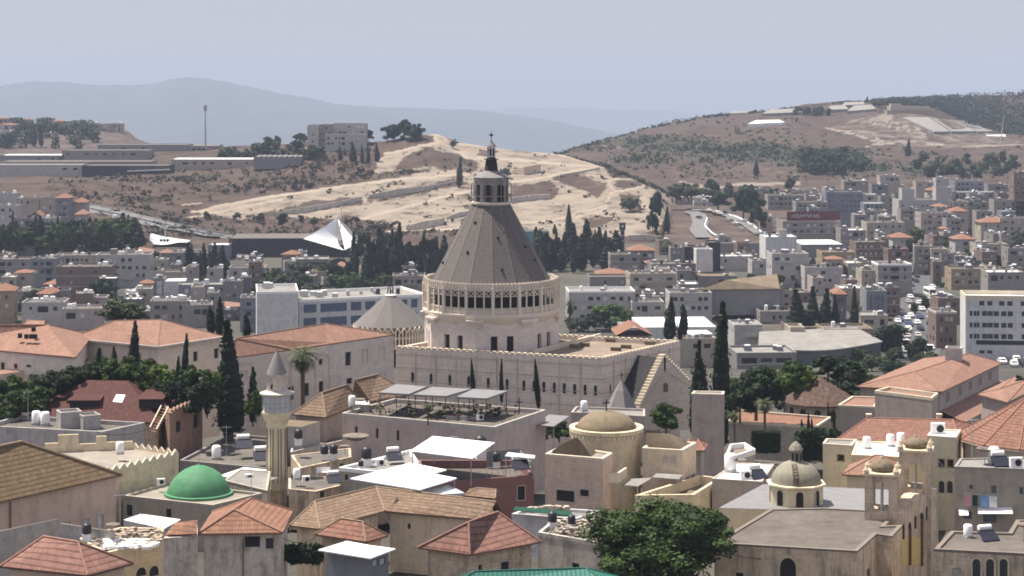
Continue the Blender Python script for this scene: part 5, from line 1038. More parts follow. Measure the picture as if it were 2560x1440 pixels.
# arcaded gallery: sixteen bays of three openings
Rg = 10.05; g0, g1, g2, g3, g4 = zz(768), zz(752), zz(720), zz(708), zz(690)
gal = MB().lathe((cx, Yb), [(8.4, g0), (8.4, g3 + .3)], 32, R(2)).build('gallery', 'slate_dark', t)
MB().lathe((cx, Yb), [(8.3, g3 - .3), (10.0, g3 - .3)], 32, R(2)).build('gallery_ceiling', 'gallery_stone', t)
for k in range(16):
    a0 = R(2) + 2*math.pi/16*k; a1 = a0 + 2*math.pi/16; p0, p1 = Vector((cx + Rg*math.sin(a0), Yb - Rg*math.cos(a0), 0)), Vector((cx + Rg*math.sin(a1), Yb - Rg*math.cos(a1), 0)); dd = p1 - p0; L = dd.length; e = dd / L; nr = Vector((e.y, -e.x, 0)); ang = math.atan2(e.y, e.x); mb = MB(); at = lambda u, z, k2=0.0: p0 + e*u + nr*k2 + Vector((0, 0, z))
    mb.box(at(0, g0, .02), .42, .42, g3 - g0 + .3, ang)
    for m in (1, 2): mb.box(at(L*m/3, g0), .2, .2, g3 - g0 - .1, ang)
    mb.box(at(L/2, g0, -.02), L, .12, .12, ang); mb.box(at(L/2, g1 - .1, -.02), L, .16, .14, ang); mb.box(at(L/2, g0 + .15, -.12), L, .06, g1 - g0 - .3, ang)
    mb.box(at(L/2, g3 - .12, -.02), L, .2, .2, ang)
    for m in range(3):
        u0, u1 = L*m/3, L*(m+1)/3; um = (u0 + u1)/2
        for ua, za, ub, zb in ((u0, g2 - .15, um, g3 - .1), (u1, g2 - .15, um, g3 - .1), (u0, g2 - .2, u1, g2 - .2), (u0, g3 - .15, um, g2 - .1), (u1, g3 - .15, um, g2 - .1)): mb.bar(at(ua, za, -.04), at(ub, zb, -.04), .1)
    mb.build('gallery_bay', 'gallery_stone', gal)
    m2 = MB(); m2.box(at(L/2, g3 + .08, -.1), L, .1, g4 - g3 - .35, ang)
    for m in range(7): m2.box(at(L*(m + .0)/7, g3 + .05, 0), .13, .3, g4 - g3 - .1, ang); m2.box(at(L*(m + .5)/7, g4 - .32, -.08), L/7*.75, .2, .14, ang)
    m2.build('parapet', 'gallery_stone', gal)
MB().lathe((cx, Yb), [(8.2, g3 + .1), (10.0, g3 + .1)], 32, R(2)).build('walkway', 'lead', t)
# slate cone
zc0, zc1, rc0, rc1 = zz(704), zz(508), 9.05, 2.75; N = 16
cone = MB().lathe((cx, Yb), [(rc0 + (rc1 - rc0)*j/6, zc0 + (zc1 - zc0)*j/6) for j in range(7)], N, R(2)).build('cone_roof', 'slate', t)
mb = MB()
for k in range(N): a = R(2) + 2*math.pi*k/N; mb.bar((cx + rc0*math.sin(a), Yb - rc0*math.cos(a), zc0), (cx + rc1*math.sin(a), Yb - rc1*math.cos(a), zc1), .07, .08)
mb.build('seam_rib', 'lead', cone)
for x, y in ((1188, 555), (1170, 626), (1106, 657), (1246, 590), (1256, 665), (1315, 615), (1338, 648)):
    f = (704 - y) / (704 - 508); r = rc0 + (rc1 - rc0)*f; sa = max(-.97, min(.97, (x - 1228)*k_/r)); a = math.asin(sa); dn = Vector((math.sin(a), -math.cos(a), 0)); p = Vector((cx, Yb, zc0 + (zc1 - zc0)*f)) + dn*r
    MB().box(p - dn*.3, .3, .6, .36, a).build('vent', 'dark', cone)
# upper lantern
l0, l1, l2 = zz(506), zz(461), zz(445)
MB().lathe((cx, Yb), [(2.8, l0 - .35), (3.1, l0 - .1), (3.1, l0 + .1), (2.2, l0 + .1)], 16, R(2)).build('lantern_base', 'gallery_stone', t); ln = MB().lathe((cx, Yb), [(2.6, l0), (2.6, l1 + .5), (2.6, l1 + .55), (2.62, l1 + .6), (2.62, l2 + .05), (2.7, l2 + .1)], 8, R(13)).build('lantern', 'wall_m', t)
for k in range(8): a = R(13) + math.pi/4*(k + .5); rr_ = 2.6*math.cos(math.pi/8); archpanel(ln, Vector((cx + math.sin(a)*rr_, Yb - math.cos(a)*rr_)), Vector((math.cos(a), math.sin(a))), Vector((math.sin(a), -math.cos(a))), 1.2, l0 + .2, 2.7, 'dark', 'opening', None)
mb = MB()
for k in range(24): a = 2*math.pi*k/24; q = lambda z: (cx + 3.02*math.sin(a), Yb - 3.02*math.cos(a), z); mb.tube(q(l0), q(l1 + .15), .055, n=4)
for z in (l0 + 1.0, l1 + .1): mb.lathe((cx, Yb), [(3.08, z), (3.08, z + .1), (2.96, z + .1), (2.96, z)], 24)
mb.build('lantern_rail', 'concrete_dark', ln)
mb = MB()
for k in range(8):
    a = R(13) + math.pi/4*(k + .5); rr_ = 2.62*math.cos(math.pi/8) + .1; e = Vector((math.cos(a), math.sin(a), 0)); p = Vector((cx + math.sin(a)*rr_, Yb - math.cos(a)*rr_, 0))
    for s_ in (-1, 1): mb.bar(p + e*.45*s_ + Vector((0, 0, l1 + .25)), p + Vector((0, 0, l1 + .95)), .14)
mb.build('gablets', 'wall_m', ln)
MB().lathe((cx, Yb), [(2.8, l2 + .1), (2.75, l2 + .18), (1.15, zz(428) + .05), (1.0, zz(426))], 8, R(13)).build('lantern_roof', 'lead', t); sh = MB().lathe((cx, Yb), [(1.12, zz(431)), (.95, zz(415)), (.82, zz(399)), (1.15, zz(398.5)), (1.2, zz(397)), (.66, zz(396.5)), (.66, zz(393)), (.6, zz(392))], 8, R(13)).build('spire_shaft', 'slate_dark', t)
MB().lathe((cx, Yb), [(.62, zz(393)), (.62, zz(366)), (.75, zz(365.5)), (.78, zz(365))], 8, R(13)).build('spire_lantern', 'pale_grey', sh)
for k in range(8): a = R(13) + math.pi/4*(k + .5); rr_ = .62*math.cos(math.pi/8); archpanel(sh, Vector((cx + math.sin(a)*rr_, Yb - math.cos(a)*rr_)), Vector((math.cos(a), math.sin(a))), Vector((math.sin(a), -math.cos(a))), .3, zz(390), 1.15, 'dark', 'opening', None)
MB().lathe((cx, Yb), [(.8, zz(365.5)), (.74, zz(364)), (.2, zz(354)), (.08, zz(350)), (0, zz(349))], 8, R(13)).build('spire_cap', 'lead', sh); mb = MB(); c0 = Vector((cx, Yb, zz(351))); mb.tube(c0, (cx, Yb, zz(325)), .07, .03, 5); mb.lathe((cx, Yb), [(0, zz(343)), (.16, zz(340)), (.22, zz(337.5)), (.16, zz(335)), (0, zz(332))], 8); mb.bar((cx - .42, Yb, zz(337.5)), (cx + .42, Yb, zz(337.5)), .1); mb.build('cross', 'slate_dark', sh)
# gabled porch on the right face
A, B, d, n = b.edge(1); n3 = Vector((*n, 0)); p0 = Vector((*A, 0)) + n3*4.5; gpt = lambda x, y: hitp(x, y, p0, d)
out = [gpt(x, y) for x, y in ((1598, 1075), (1598, 1018), (1661, 889), (1726, 955), (1730, 1075))]; bk = [q - n3*.8 for q in out]; mb = MB(); mb.face(*out); mb.face(*reversed(bk))
for k in range(5): mb.face(out[k], bk[k], bk[(k+1) % 5], out[(k+1) % 5])
pg = mb.build('porch_gable', 'basilica_stone', t); mb = MB()
for (a, c2, N) in ((out[1], out[2], 17), (out[2], out[3], 12)):
    for k in range(N): p = a.lerp(c2, (k + .5) / N) - n3*.4; mb.box((p.x, p.y, p.z - .1), .32, 1.0, .42, math.atan2(d.y, d.x))
mb.build('gable_coping', 'cream_trim', pg); mb = MB(); mb.face(out[1] - n3*.8 - Vector((0, 0, .2)), out[2] - n3*.8 - Vector((0, 0, .3)), out[2] - n3*4.4 - Vector((0, 0, .3)), out[1] - n3*4.4 - Vector((0, 0, .2))); mb.face(out[2] - n3*.8 - Vector((0, 0, .3)), out[3] - n3*.8 - Vector((0, 0, .2)), out[3] - n3*4.4 - Vector((0, 0, .2)), out[2] - n3*4.4 - Vector((0, 0, .3))); mb.build('porch_roof', 'slate_dark', t)
MB().face(*[gpt(x, y) + n3*.03 for x, y in ((1659.5, 927), (1664, 927), (1664, 892), (1659.5, 892))]).build('window', 'dark', pg); mb = MB(); i1 = [gpt(x, y) + n3*.05 for x, y in ((1622, 985), (1662, 930), (1716, 962))]
for a, c2, N in ((i1[0], i1[1], 12), (i1[1], i1[2], 10)):
    for k in range(N): p = a.lerp(c2, (k + .5)/N); mb.box((p.x, p.y, p.z), .28, .14, .28, math.atan2(d.y, d.x))
mb.build('relief', 'cream_trim', pg); MB().face(*[gpt(x, y) + n3*.02 for x, y in ((1658, 980), (1670, 980), (1670, 962), (1664, 955), (1658, 962))]).build('niche', 'wall_r', pg)
# grey pyramidal spire in front of the porch
Ys = 270; k_ = Ys / F; cx2 = (1554 - 1280) * k_; t2 = thing('small_spire', 'grey hexagonal spire roof with cross before the basilica porch', 'spire', (cx2, Ys, ZY(1075, Ys))); MB().lathe((cx2, Ys), [(40*k_, ZY(1022, Ys)), (40*k_, ZY(1019, Ys)), (17*k_, ZY(975, Ys)), (0, ZY(948, Ys))], 6, R(10)).build('roof', 'lead', t2); MB().lathe((cx2, Ys), [(34*k_, ZY(1080, Ys)), (34*k_, ZY(1020, Ys))], 6, R(10)).build('wall', 'wall_p', t2); mb = MB(); mb.bar((cx2, Ys, ZY(950, Ys)), (cx2, Ys, ZY(930, Ys)), .1); mb.bar((cx2 - .3, Ys, ZY(937, Ys)), (cx2 + .3, Ys, ZY(937, Ys)), .1); mb.build('cross', 'dark', t2)
flatb('porch_house', 'pink parapet block with pale roof behind the cream church dome', 'building', [(1428, 1030), (1612, 1040), (1612, 1022), (1440, 1016)], 262, 6, 'wall_p', 'roof_pale', .3, para=False)
sheet('canopy', 'grey sloping sheet roof beside the long terrace building', 'canopy', [(1336, 1062), (1384, 1066), (1424, 1040), (1372, 1036)], 250, 'sheet_grey', .1, (0, 1), 3); t = thing('roof_cross', 'thin dark cross standing on the terrace corner', 'cross', P(1298, 1036, 250)); mb = MB(); mb.bar(P(1298, 1036, 250), P(1298, 994, 250), .12); mb.bar(P(1290, 1005, 250), P(1306, 1005, 250), .12); mb.build('beam', 'dark', t)
# baptistery with low grey cone behind the nave
Yd = 322; k_ = Yd / F; cx2 = (976 - 1280) * k_; t = thing('baptistery', 'low grey faceted cone roof with zigzag eaves left of the basilica drum', 'church', (cx2, Yd, ZY(900, Yd)))
MB().lathe((cx2, Yd), [(93*k_, ZY(812, Yd)), (93*k_, ZY(809, Yd)), (12*k_, ZY(738, Yd)), (0, ZY(737, Yd))], 12, R(6)).build('roof', 'cone_grey', t); MB().lathe((cx2, Yd), [(80*k_, ZY(905, Yd)), (80*k_, ZY(810, Yd))], 12, R(6)).build('wall', 'dark', t); MB().lathe((cx2, Yd), [(13*k_, ZY(741, Yd)), (15*k_, ZY(737, Yd)), (0, ZY(733, Yd))], 12).build('collar', 'white_paint', t); mb = MB()
for k in range(60): a = 2*math.pi*k/60; mb.box((cx2 + 86*k_*math.sin(a), Yd - 86*k_*math.cos(a), ZY(862, Yd)), .28, .28, ZY(812, Yd) - ZY(862, Yd), a)
for z in (862, 838): mb.lathe((cx2, Yd), [(88*k_, ZY(z, Yd)), (88*k_, ZY(z, Yd) + .3), (83*k_, ZY(z, Yd) + .3)], 12, R(6))
mb.build('arcade', 'gallery_stone', t); mb = MB()
for k in range(36):
    a, a2, am = 2*math.pi*k/36, 2*math.pi*(k+1)/36, 2*math.pi*(k+.5)/36; r = 92*k_; pt = lambda q, z: Vector((cx2 + r*math.sin(q), Yd - r*math.cos(q), ZY(z, Yd)))
    mb.bar(pt(a, 822), pt(am, 810), .2); mb.bar(pt(am, 810), pt(a2, 822), .2)
mb.build('zigzag', 'gallery_stone', t); mb = MB()
for k in range(4): a = k*1.6; mb.tube((cx2 + .45*math.sin(a), Yd - .45*math.cos(a), ZY(735, Yd)), (cx2 + .3*math.sin(a), Yd - .3*math.cos(a), ZY(712, Yd)), .12, .08, 6)
mb.build('finial', 'slate_dark', t)
# ------------------------------------------------------------------ long convent with three salmon roofs
def lwins(b, i, rects, **k): b.win(i, rects, 'dark', frame='drum_stone', **k)
b = hipb('convent_wing', 'long convent wing with salmon hip roof joined to the basilica', 'convent', [(560, 897), (836, 857), (985, 836)], [(590, 846), (815, 809)], 262, 12, 'limestone', 'tile_salmon', 'tile_salmon', late=True, rr=.08, over=.3); plaster('convent_stone', (0.72, 0.63, 0.545), .15, .25, (1.2, .5, .018)); b.wm = 'convent_stone'
lwins(b, 1, [(863, 880, 877, 914), (906, 873, 920, 907), (947, 866, 961, 900), (866, 945, 880, 960), (950, 932, 962, 945)]); lwins(b, 0, [(606, 926, 618, 950), (797, 897, 806, 912), (797, 953, 808, 980), (720, 966, 734, 1000), (760, 958, 772, 990), (840, 952, 848, 970)])
b._fin(); A, B, d, n = b.edge(0)
for x, y0, y1, w in ((614, 905, 990, 44), (806, 884, 975, 40), (706, 896, 990, 44)):       # blind arches on the garden front
    h = hitp(x, y1, A, d); w_ = w * h.y / F * 1.15; hh = (y1 - y0) * h.y / F; c = Vector((h.x, h.y)); m2 = MB(); pts, big = archpts(w_, hh), archpts(w_ + .3, hh + .15)
    q = lambda u, v, k: (c.x + d.x*u + n.x*k, c.y + d.y*u + n.y*k, h.z + v)
    for k in range(1, len(pts)): a, e, A_, E_ = pts[k], pts[(k+1) % len(pts)], big[k], big[(k+1) % len(pts)]; m2.face(q(*a, .12), q(*e, .12), q(*E_, .12), q(*A_, .12)); m2.face(q(*E_, .12), q(*e, .12), q(*e, 0), q(*E_, 0))
    m2.build('blind_arch', 'convent_stone', b.root)
b = hipb('convent_wing', 'middle convent wing with broad salmon hip roof behind cypresses', 'convent', [(178, 846), (395, 866), (558, 841)], [(285, 802), (402, 799)], 281.8, 14, 'convent_stone', 'tile_salmon', 'tile_salmon', late=True, rr=.08, over=.3); lwins(b, 1, [(483, 879, 494, 903), (535, 871, 546, 896)]); b._fin()
mb = MB()
for e in (b.E[0], b.E[1], b.E[2]): pass
o = offset([p.xy for p in b.E], .05); m2 = MB(); 
for k in (0, 1): m2.bar((*o[k], b.Z - .12), (*o[k+1], b.Z - .12), .3, .3)
m2.build('gutter', 'coping', b.root)
b = hipb('convent_wing', 'left convent wing with salmon roof pierced by small dark vents', 'convent', [(-160, 862), (190, 893), (232, 838)], [(-40, 812), (120, 812)], 275, 14, 'convent_stone', 'tile_salmon', 'tile_salmon', late=True, rr=.08, over=.3, hr=2.6); lwins(b, 0, [(2, 906, 12, 926), (35, 909, 44, 922), (66, 912, 78, 918)]); b._fin()
e0, e1, r1, r0 = [Vector((*b.E[0].xy, b.Z)), Vector((*b.E[1].xy, b.Z)), b.ridge[1], b.ridge[0]]; nn = (e1 - e0).cross(r0 - e0).normalized(); nn = nn if nn.z > 0 else -nn
for x, y in ((50, 841), (66, 843), (78, 843), (88, 843), (84, 825)):
    q = onplane(x, y, 0.0); MB().box(q - Vector((0, 0, .2)), .5, .5, .6).build('vent', 'dark', b.root)
b = flatb('convent_lodge', 'narrow salmon lean-to roof running along the garden trees', 'house', [(-60, 945), (222, 905), (222, 896), (-60, 934)], 262, 6, 'limestone', 'tile_salmon', 0.0, para=False)
hipb('tiled_house', 'small orange roof showing above the left convent wing', 'house', [(58, 812), (110, 815), (118, 803)], [(72, 800), (112, 802)], 300, 4, 'wall_p', 'tile_salmon', 'tile_salmon', rr=.06)
# ------------------------------------------------------------------ the town beyond the basilica
rc = random.Random(21)
ROOF = dict(f='roof_grey', w='roof_white', p='roof_pale', t='roof_tan', d='roof_dirty', s='roof_pink')
def mid(label, xl, xr, yt, yb, wall='p', roof='f', rows=2, cols=4, yaw=0, dep=11, Y=None, clut=3, w=1.3, h=1.4, fl=3.1, top=1.5, side=2, ph=.6, name='house', cat='house', mat='glass', skip=.2, bal=0.12, hut=0, extra=None, hr=2.2, group=None, cop=None):
    Y = Y or gpy((xl + xr) / 2, yb).y
    A = P(xl, yt, Y); th = R(yaw); d = Vector((math.cos(th), math.sin(th))); k = (xr - 1280) / F
    L = (k * A.y - A.x) / (d.x - k * d.y); B = A.xy + d * L; nb = Vector((-d.y, d.x)) * dep
    z1 = A.z; z0 = min(ZY(yb, Y), G(Y)) - 1.0
    b = Bld(name, label, cat, [A.xy, B, B + nb, A.xy + nb], z1, z0, 'wall_' + wall if 'wall_' + wall in MAT else wall, group)
    hip = roof in ('h', 'H', 'g', 'G')
    if rows > 1:
        n_ = Vector((d.y, -d.x)) * .06; mb = MB()
        for r_ in range(1, rows + 1): z_ = z1 - top - r_*fl + fl*.42 + .3; mb.bar((*(A.xy + n_), z_), (*(B + n_), z_), .2, .22)
        mb.build('floor_band', b.wm if rc.random() < .6 else 'coping', b.root)
    b.wz1 = z1 - (0.15 if hip else ph)
    if rows: b.grid(0, rows, cols, w, h, top, fl, 1.0, skip, mat=mat, bal=bal)
    if rows and side: b.grid(1 if (xl + xr) / 2 < 1280 else 3, rows, side, w, h, top, fl, 1.2, .25, mat=mat)
    if hip:
        b.walls(); e = [p for p in offset(b.poly, .6)]; c0 = [(Vector(e[0]) + Vector(e[3])) / 2, (Vector(e[1]) + Vector(e[2])) / 2]
        if dep > L: e = e[1:] + e[:1]; c0 = [(Vector(e[0]) + Vector(e[3])) / 2, (Vector(e[1]) + Vector(e[2])) / 2]
        ax = (c0[1] - c0[0]); half = min(dep, L) / 2 + .6; ins = min(half, ax.length / 2 - .05) if roof in 'hH' else 0
        r = [c0[0] + ax.normalized() * ins, c0[1] - ax.normalized() * ins]
        roofmesh(b.root, e, [(*q, z1 + hr) for q in r], z1, {'h': 'tile_orange', 'H': 'tile_salmon', 'g': 'roof_tan', 'G': 'tile_orange'}[roof], None, gable=roof in 'gG')
        if roof in 'gG':
            for q, (i, j) in ((r[0], (3, 0)), (r[1], (1, 2))): MB().face((*b.poly[i], z1 - .15), (*b.poly[j], z1 - .15), (*((b.poly[i] + b.poly[j]) / 2), z1 + hr - .3)).build('gable', b.wm, b.root) if dep <= L else None
    else:
        b.flat(ROOF[roof], ph, .25, cop)
        c = sum(b.poly, Vector((0, 0))) / 4
        for j in range(clut):
            u, v = rc.uniform(.12, .88), rc.uniform(.15, .8); q = A.xy + d * L * u + nb * v; ftank(b.root, q.x, q.y, b.wz1 + .02, rc.choice((0, 0, 1, 1, 2)), rc.uniform(.8, 1.25))
        if hut: q = A.xy + d * L * rc.uniform(.25, .75) + nb * .6; ftank(b.root, q.x, q.y, b.wz1 + .02, 3, hut)
    b.A, b.B, b.L, b.d2, b.nb, b.Y = A, B, L, d, nb, Y
    return b
M = mid
# left: near rows
M('yellow beige house with orange hip roof on the left edge above the convent', -20, 34, 727, 812, 'o', 'h', 3, 2, 5, 9); M('white block with roof clutter just above the left convent wing', 54, 160, 756, 825, 'w', 'f', 1, 3, 4, 12, clut=5)
M('narrow white house with small orange pyramid roof left of the smoke blue tree', 118, 164, 745, 800, 'w', 'h', 1, 2, 3, 8); M('pinkish two storey block with slanted orange corner roof', 156, 252, 772, 830, 'p', 'f', 1, 3, 6, 12); M('pinkish upper storey behind the slanted orange roof', 190, 265, 744, 800, 'p', 'f', 1, 2, 4, 9, clut=2)
b = M('small orange lean-to roofed bay on the pinkish block', 158, 190, 765, 800, 'p', 'G', 0, 0, 4, 5, hr=1.4)
M('brown grey slab with blank front behind the smoke blue tree', 140, 277, 667, 752, 'r', 'f', 2, 2, 3, 14, clut=5, w=1.0, h=1.0, fl=4); M('dark blue sided apartment block near the left edge', 75, 136, 646, 722, 'u', 'f', 3, 3, -6, 12, clut=4); M('weathered grey flats cut by the left edge', -10, 74, 648, 705, 'm', 'f', 2, 4, 2, 12, clut=5)
M('tall narrow beige house with flat brown cap roof', 38, 76, 682, 742, 'b', 'h', 2, 1, 4, 8, hr=.9); M('low beige house left of the tall narrow beige one', 4, 40, 692, 745, 'b', 'w', 1, 2, 2, 8)
M('long pale four storey block with strip of balconies', 240, 376, 637, 722, 'w', 'f', 3, 7, 4, 13, clut=7, bal=.4, hut=1, w=1.5); M('small beige house with one window before the long pale block', 338, 380, 722, 775, 'b', 'p', 1, 1, 8, 9); M('tiny orange pyramid roofed kiosk house', 352, 380, 708, 760, 'p', 'h', 1, 1, 5, 5, hr=1.2)
M('bright white flat roofed shed among the left houses', 392, 463, 703, 742, 'v', 'w', 0, 0, 5, 10, clut=0, ph=.15); M('long bluish shed with white and orange roof patches', 446, 605, 712, 760, 'u', 'p', 1, 5, 5, 12, clut=3); M('orange lean-to at the right end of the long bluish shed', 582, 607, 715, 748, 'p', 'G', 0, 0, 5, 6, hr=1)
M('pale cube house right of the long pale block', 362, 406, 676, 722, 'w', 'f', 1, 1, 6, 9, clut=2); M('pale beige flat house left of the dark cypress row', 405, 482, 680, 722, 'b', 'f', 1, 2, 6, 11, clut=3); M('white walled house among the dark cypresses', 517, 556, 670, 715, 'w', 'f', 1, 2, 4, 10, clut=1); M('pale house with dark windows under an orange hip roof', 573, 662, 669, 712, 'w', 'f', 1, 4, 3, 10, clut=0, w=1.8); M('upper floor with orange hip roof over the pale windowed house', 612, 662, 668, 702, 'p', 'h', 1, 2, 3, 9)
M('large grey block with flat cluttered roofs left of the big white office', 375, 470, 753, 822, 'm', 'f', 2, 4, 5, 14, clut=7); M('dark fronted low block beside the large grey block', 455, 532, 763, 822, 'm', 'f', 1, 3, 9, 13, clut=4, mat='dark', w=2.2, h=2.0); M('orange roofed hut behind the dark cypress', 532, 596, 766, 800, 'm', 'H', 1, 2, 4, 9, hr=1.2); M('tall grey framed building left of the white office', 600, 642, 745, 835, 'u', 'f', 3, 2, 5, 12, mat='dark', w=2)
M('long arcaded beige block with a row of small windows', 135, 238, 638, 690, 'b', 'f', 1, 8, 2, 12, clut=4, w=.9); M('low grey block with set back upper storey', 196, 326, 615, 655, 'g', 'f', 1, 5, 2, 13, clut=2); M('set back grey penthouse on the low grey block', 217, 277, 602, 640, 'g', 'f', 1, 3, 2, 9, clut=2)
M('small flat grey house under the left trees', 27, 86, 615, 660, 'm', 'f', 1, 3, 2, 11, clut=3); M('grey flats under the tree belt with stepped roof', 84, 162, 607, 655, 'm', 'f', 1, 4, -4, 12, clut=4); M('flat ochre roofed house at the left edge below the trees', -12, 28, 636, 672, 'p', 't', 1, 2, 0, 10); M('twin orange roofed apartments behind the long pale block', 304, 376, 630, 672, 'p', 'H', 1, 4, 3, 11, hr=1.8); M('small orange roofed house right of the twin roofs', 402, 426, 632, 665, 'p', 'H', 1, 1, 3, 8, hr=1.3); M('long grey row of low houses below the white curved shell', 420, 520, 632, 668, 'g', 'f', 1, 6, 2, 12, clut=4)
# left hillside houses
for a in (('cream house with three square windows on the left slope', 41, 98, 495, 545, 'b', 'f', 1, 3, 0, 11, 1000), ('white house on the upper left slope at the frame edge', -15, 40, 483, 520, 'w', 'f', 1, 3, 0, 11, 1060), ('white house with balcony below the upper left edge house', -8, 40, 514, 560, 'w', 'f', 2, 2, 0, 10, 960), ('tall cream house right of the three window house', 100, 138, 493, 548, 'b', 'f', 3, 2, -5, 10, 1000), ('blue grey house with orange top storey on the slope', 139, 172, 495, 552, 'u', 'h', 3, 2, 0, 10, 990), ('house with flat orange roof beside the highway', 183, 214, 506, 545, 'p', 'h', 1, 2, 0, 9, 1000), ('small house with bright orange roof at the highway bend', 188, 215, 536, 562, 'p', 'H', 1, 1, 0, 9, 960), ('low house with cream gable roof on the left slope', 78, 102, 540, 570, 'p', 'G', 1, 2, 0, 8, 950), ('pale terrace house between slope and tree belt', 95, 140, 545, 585, 'w', 'f', 1, 3, 0, 10, 940), ('grey house hidden by the left tree belt', 30, 80, 545, 590, 'm', 'f', 1, 3, 0, 10, 930), ('yellowish wall house between the two tree masses', 268, 292, 544, 585, 'o', 'f', 0, 0, 0, 8, 930)):
    M(*a[:11], Y=a[11], clut=2, side=0)
# dark long hall, tent, amphitheatre
M('long black hall with rounded end beside the white tent', 572, 770, 596, 645, 'k', 'd', 0, 0, 1, 30, clut=0, ph=.2, name='exhibition_hall', cat='hall'); Yh = gpy(670, 645).y; mb = MB(); mb.lathe(((770 - 1280) / F * Yh, Yh + 6), [(6, 4), (6, ZY(600, Yh)), (0, ZY(600, Yh) + .05)], 24); tag(mb.build('hall_end', 'wall_k'), 'rounded black end bay of the long hall', 'hall')
M('blue glass front shed left of the long black hall', 520, 572, 612, 650, 'u', 'w', 1, 6, 1, 14, clut=0, mat='glass_blue', w=2, h=2)
t = thing('amphitheatre', 'white curved concrete shell with three round dark holes', 'amphitheatre', P(400, 610, 985)); mb = MB(); top, bot = [(375, 586), (388, 590), (405, 594), (420, 596), (445, 600), (470, 603)], [(374, 600), (384, 610), (400, 612), (420, 611), (445, 606), (470, 606)]
for k in range(5): a, c2, d_, e_ = P(*top[k], 985 + 2*k), P(*top[k+1], 987 + 2*k), P(*bot[k+1], 975 + 2*k), P(*bot[k], 973 + 2*k); mb.face(a, e_, d_, c2); q = Vector((0, 6, 0)); mb.face(a, c2, c2 + q, a + q); mb.face(a + q, c2 + q, d_ + q, e_ + q)
mb.build('shell', 'pale_grey', t)
for x in (403, 411, 419): c = P(x, 601, 975); MB().lathe((c.x, c.y), [(0, 0)], 3) if 0 else MB().face(*[(c.x + .75*math.cos(a), c.y, c.z + .75*math.sin(a)) for a in [2*math.pi*k/10 for k in range(10)]]).build('round_hole', 'dark', t)
M('low dark hall under the white tent', 772, 872, 612, 650, 'k', 'd', 0, 0, 0, 8, Y=930, clut=0, ph=.2, name='hall', cat='hall'); Yt = 905; t = thing('tent', 'big white tensile sail tent with leaning mast', 'tent', P(820, 625, Yt))  # black walled hall put in below the tent so it does not look afloat
def sail(pl, pr, n, Yfun, m, nm):
    mb = MB()
    for j in range(n):
        for s_ in range(6):
            q = []
            for jj, ss in ((j, s_), (j, s_ + 1), (j + 1, s_ + 1), (j + 1, s_)):
                f, g = jj / n, ss / 6; ax = pl[0][0] + (pl[1][0] - pl[0][0])*f; 
                a = (np.interp(f, [0, .35, .7, 1], [p[0] for p in pl]), np.interp(f, [0, .35, .7, 1], [p[1] for p in pl])); c = (np.interp(f, [0, .35, .7, 1], [p[0] for p in pr]), np.interp(f, [0, .35, .7, 1], [p[1] for p in pr]))
                q.append(P(a[0] + (c[0] - a[0])*g, a[1] + (c[1] - a[1])*g, Yfun(f, g)))
            mb.face(*q)
    return mb.build(nm, m, t, True)
sail([(841, 545), (812, 568), (782, 586), (758, 597)], [(843, 546), (843, 592), (847, 613), (860, 626)], 8, lambda f, g: Yt + 14 - 26*f*(1 - .5*g), 'membrane', 'sail'); sail([(844, 548), (851, 575), (857, 600), (862, 625)], [(845, 548), (863, 573), (879, 591), (893, 608)], 6, lambda f, g: Yt + 14 - 22*f*(1 - .4*g), 'membrane', 'sail'); sail([(841, 545), (812, 565), (780, 583), (748, 594)], [(843, 545), (870, 568), (890, 589), (908, 603)], 6, lambda f, g: Yt + 20 - 4*f, 'membrane_grey', 'back_sail'); MB().tube(P(849, 605, Yt + 6), P(854, 511, Yt + 10), .28, .2).build('mast', 'membrane_grey', t)
M('ship shaped grey building with dark window stripe', 740, 822, 648, 690, 'g', 'p', 1, 1, 5, 14, clut=3, w=9, h=1.3, mat='dark'); M('house with orange pyramid roof among the trees below the tent', 836, 870, 668, 702, 'b', 'H', 0, 0, 3, 9, hr=1.8); M('cream terrace house in the trees below the tent', 778, 818, 678, 705, 'b', 't', 0, 0, 0, 9, clut=0); M('grey flat building touching the dome gallery on its left', 981, 1062, 690, 745, 'm', 'f', 1, 4, 2, 12, clut=5, hut=1); M('louvred pale house in front of the cypress belt', 990, 1042, 664, 712, 'w', 'f', 2, 3, 0, 10, mat='dark')
# white office behind the convent
wo = M('long white office building with large dark square windows', 748, 1066, 749, 880, 'v', 'p', 0, 0, 23, 20, Y=520, clut=12, ph=.7, name='office_building', cat='office', cop='white_paint')
M('taller blank white end block of the office with arched niche', 642, 746, 729, 880, 'v', 'p', 0, 0, 8, 18, Y=510, clut=2, name='office_building', cat='office', cop='white_paint')
A, B, d, n = wo.edge(0)
for x0, x1 in ((759, 791), (801, 867), (877, 903), (913, 938), (1004, 1018), (1028, 1043)):
    for y0, y1 in ((762, 783), (796, 818), (832, 852)):
        dy = -(x0 - 750) * .052; u0, zt = wo.uz(0, x0, y0 + dy); u1, _ = wo.uz(0, x1, y0 + dy); _, zb = wo.uz(0, x0, y1 + dy); q = lambda u, z, k: (A.x + d.x*u + n.x*k, A.y + d.y*u + n.y*k, z); MB().face(q(u0, zb, .03), q(u1, zb, .03), q(u1, zt, .03), q(u0, zt, .03)).build('window', 'glass_blue', wo.root)
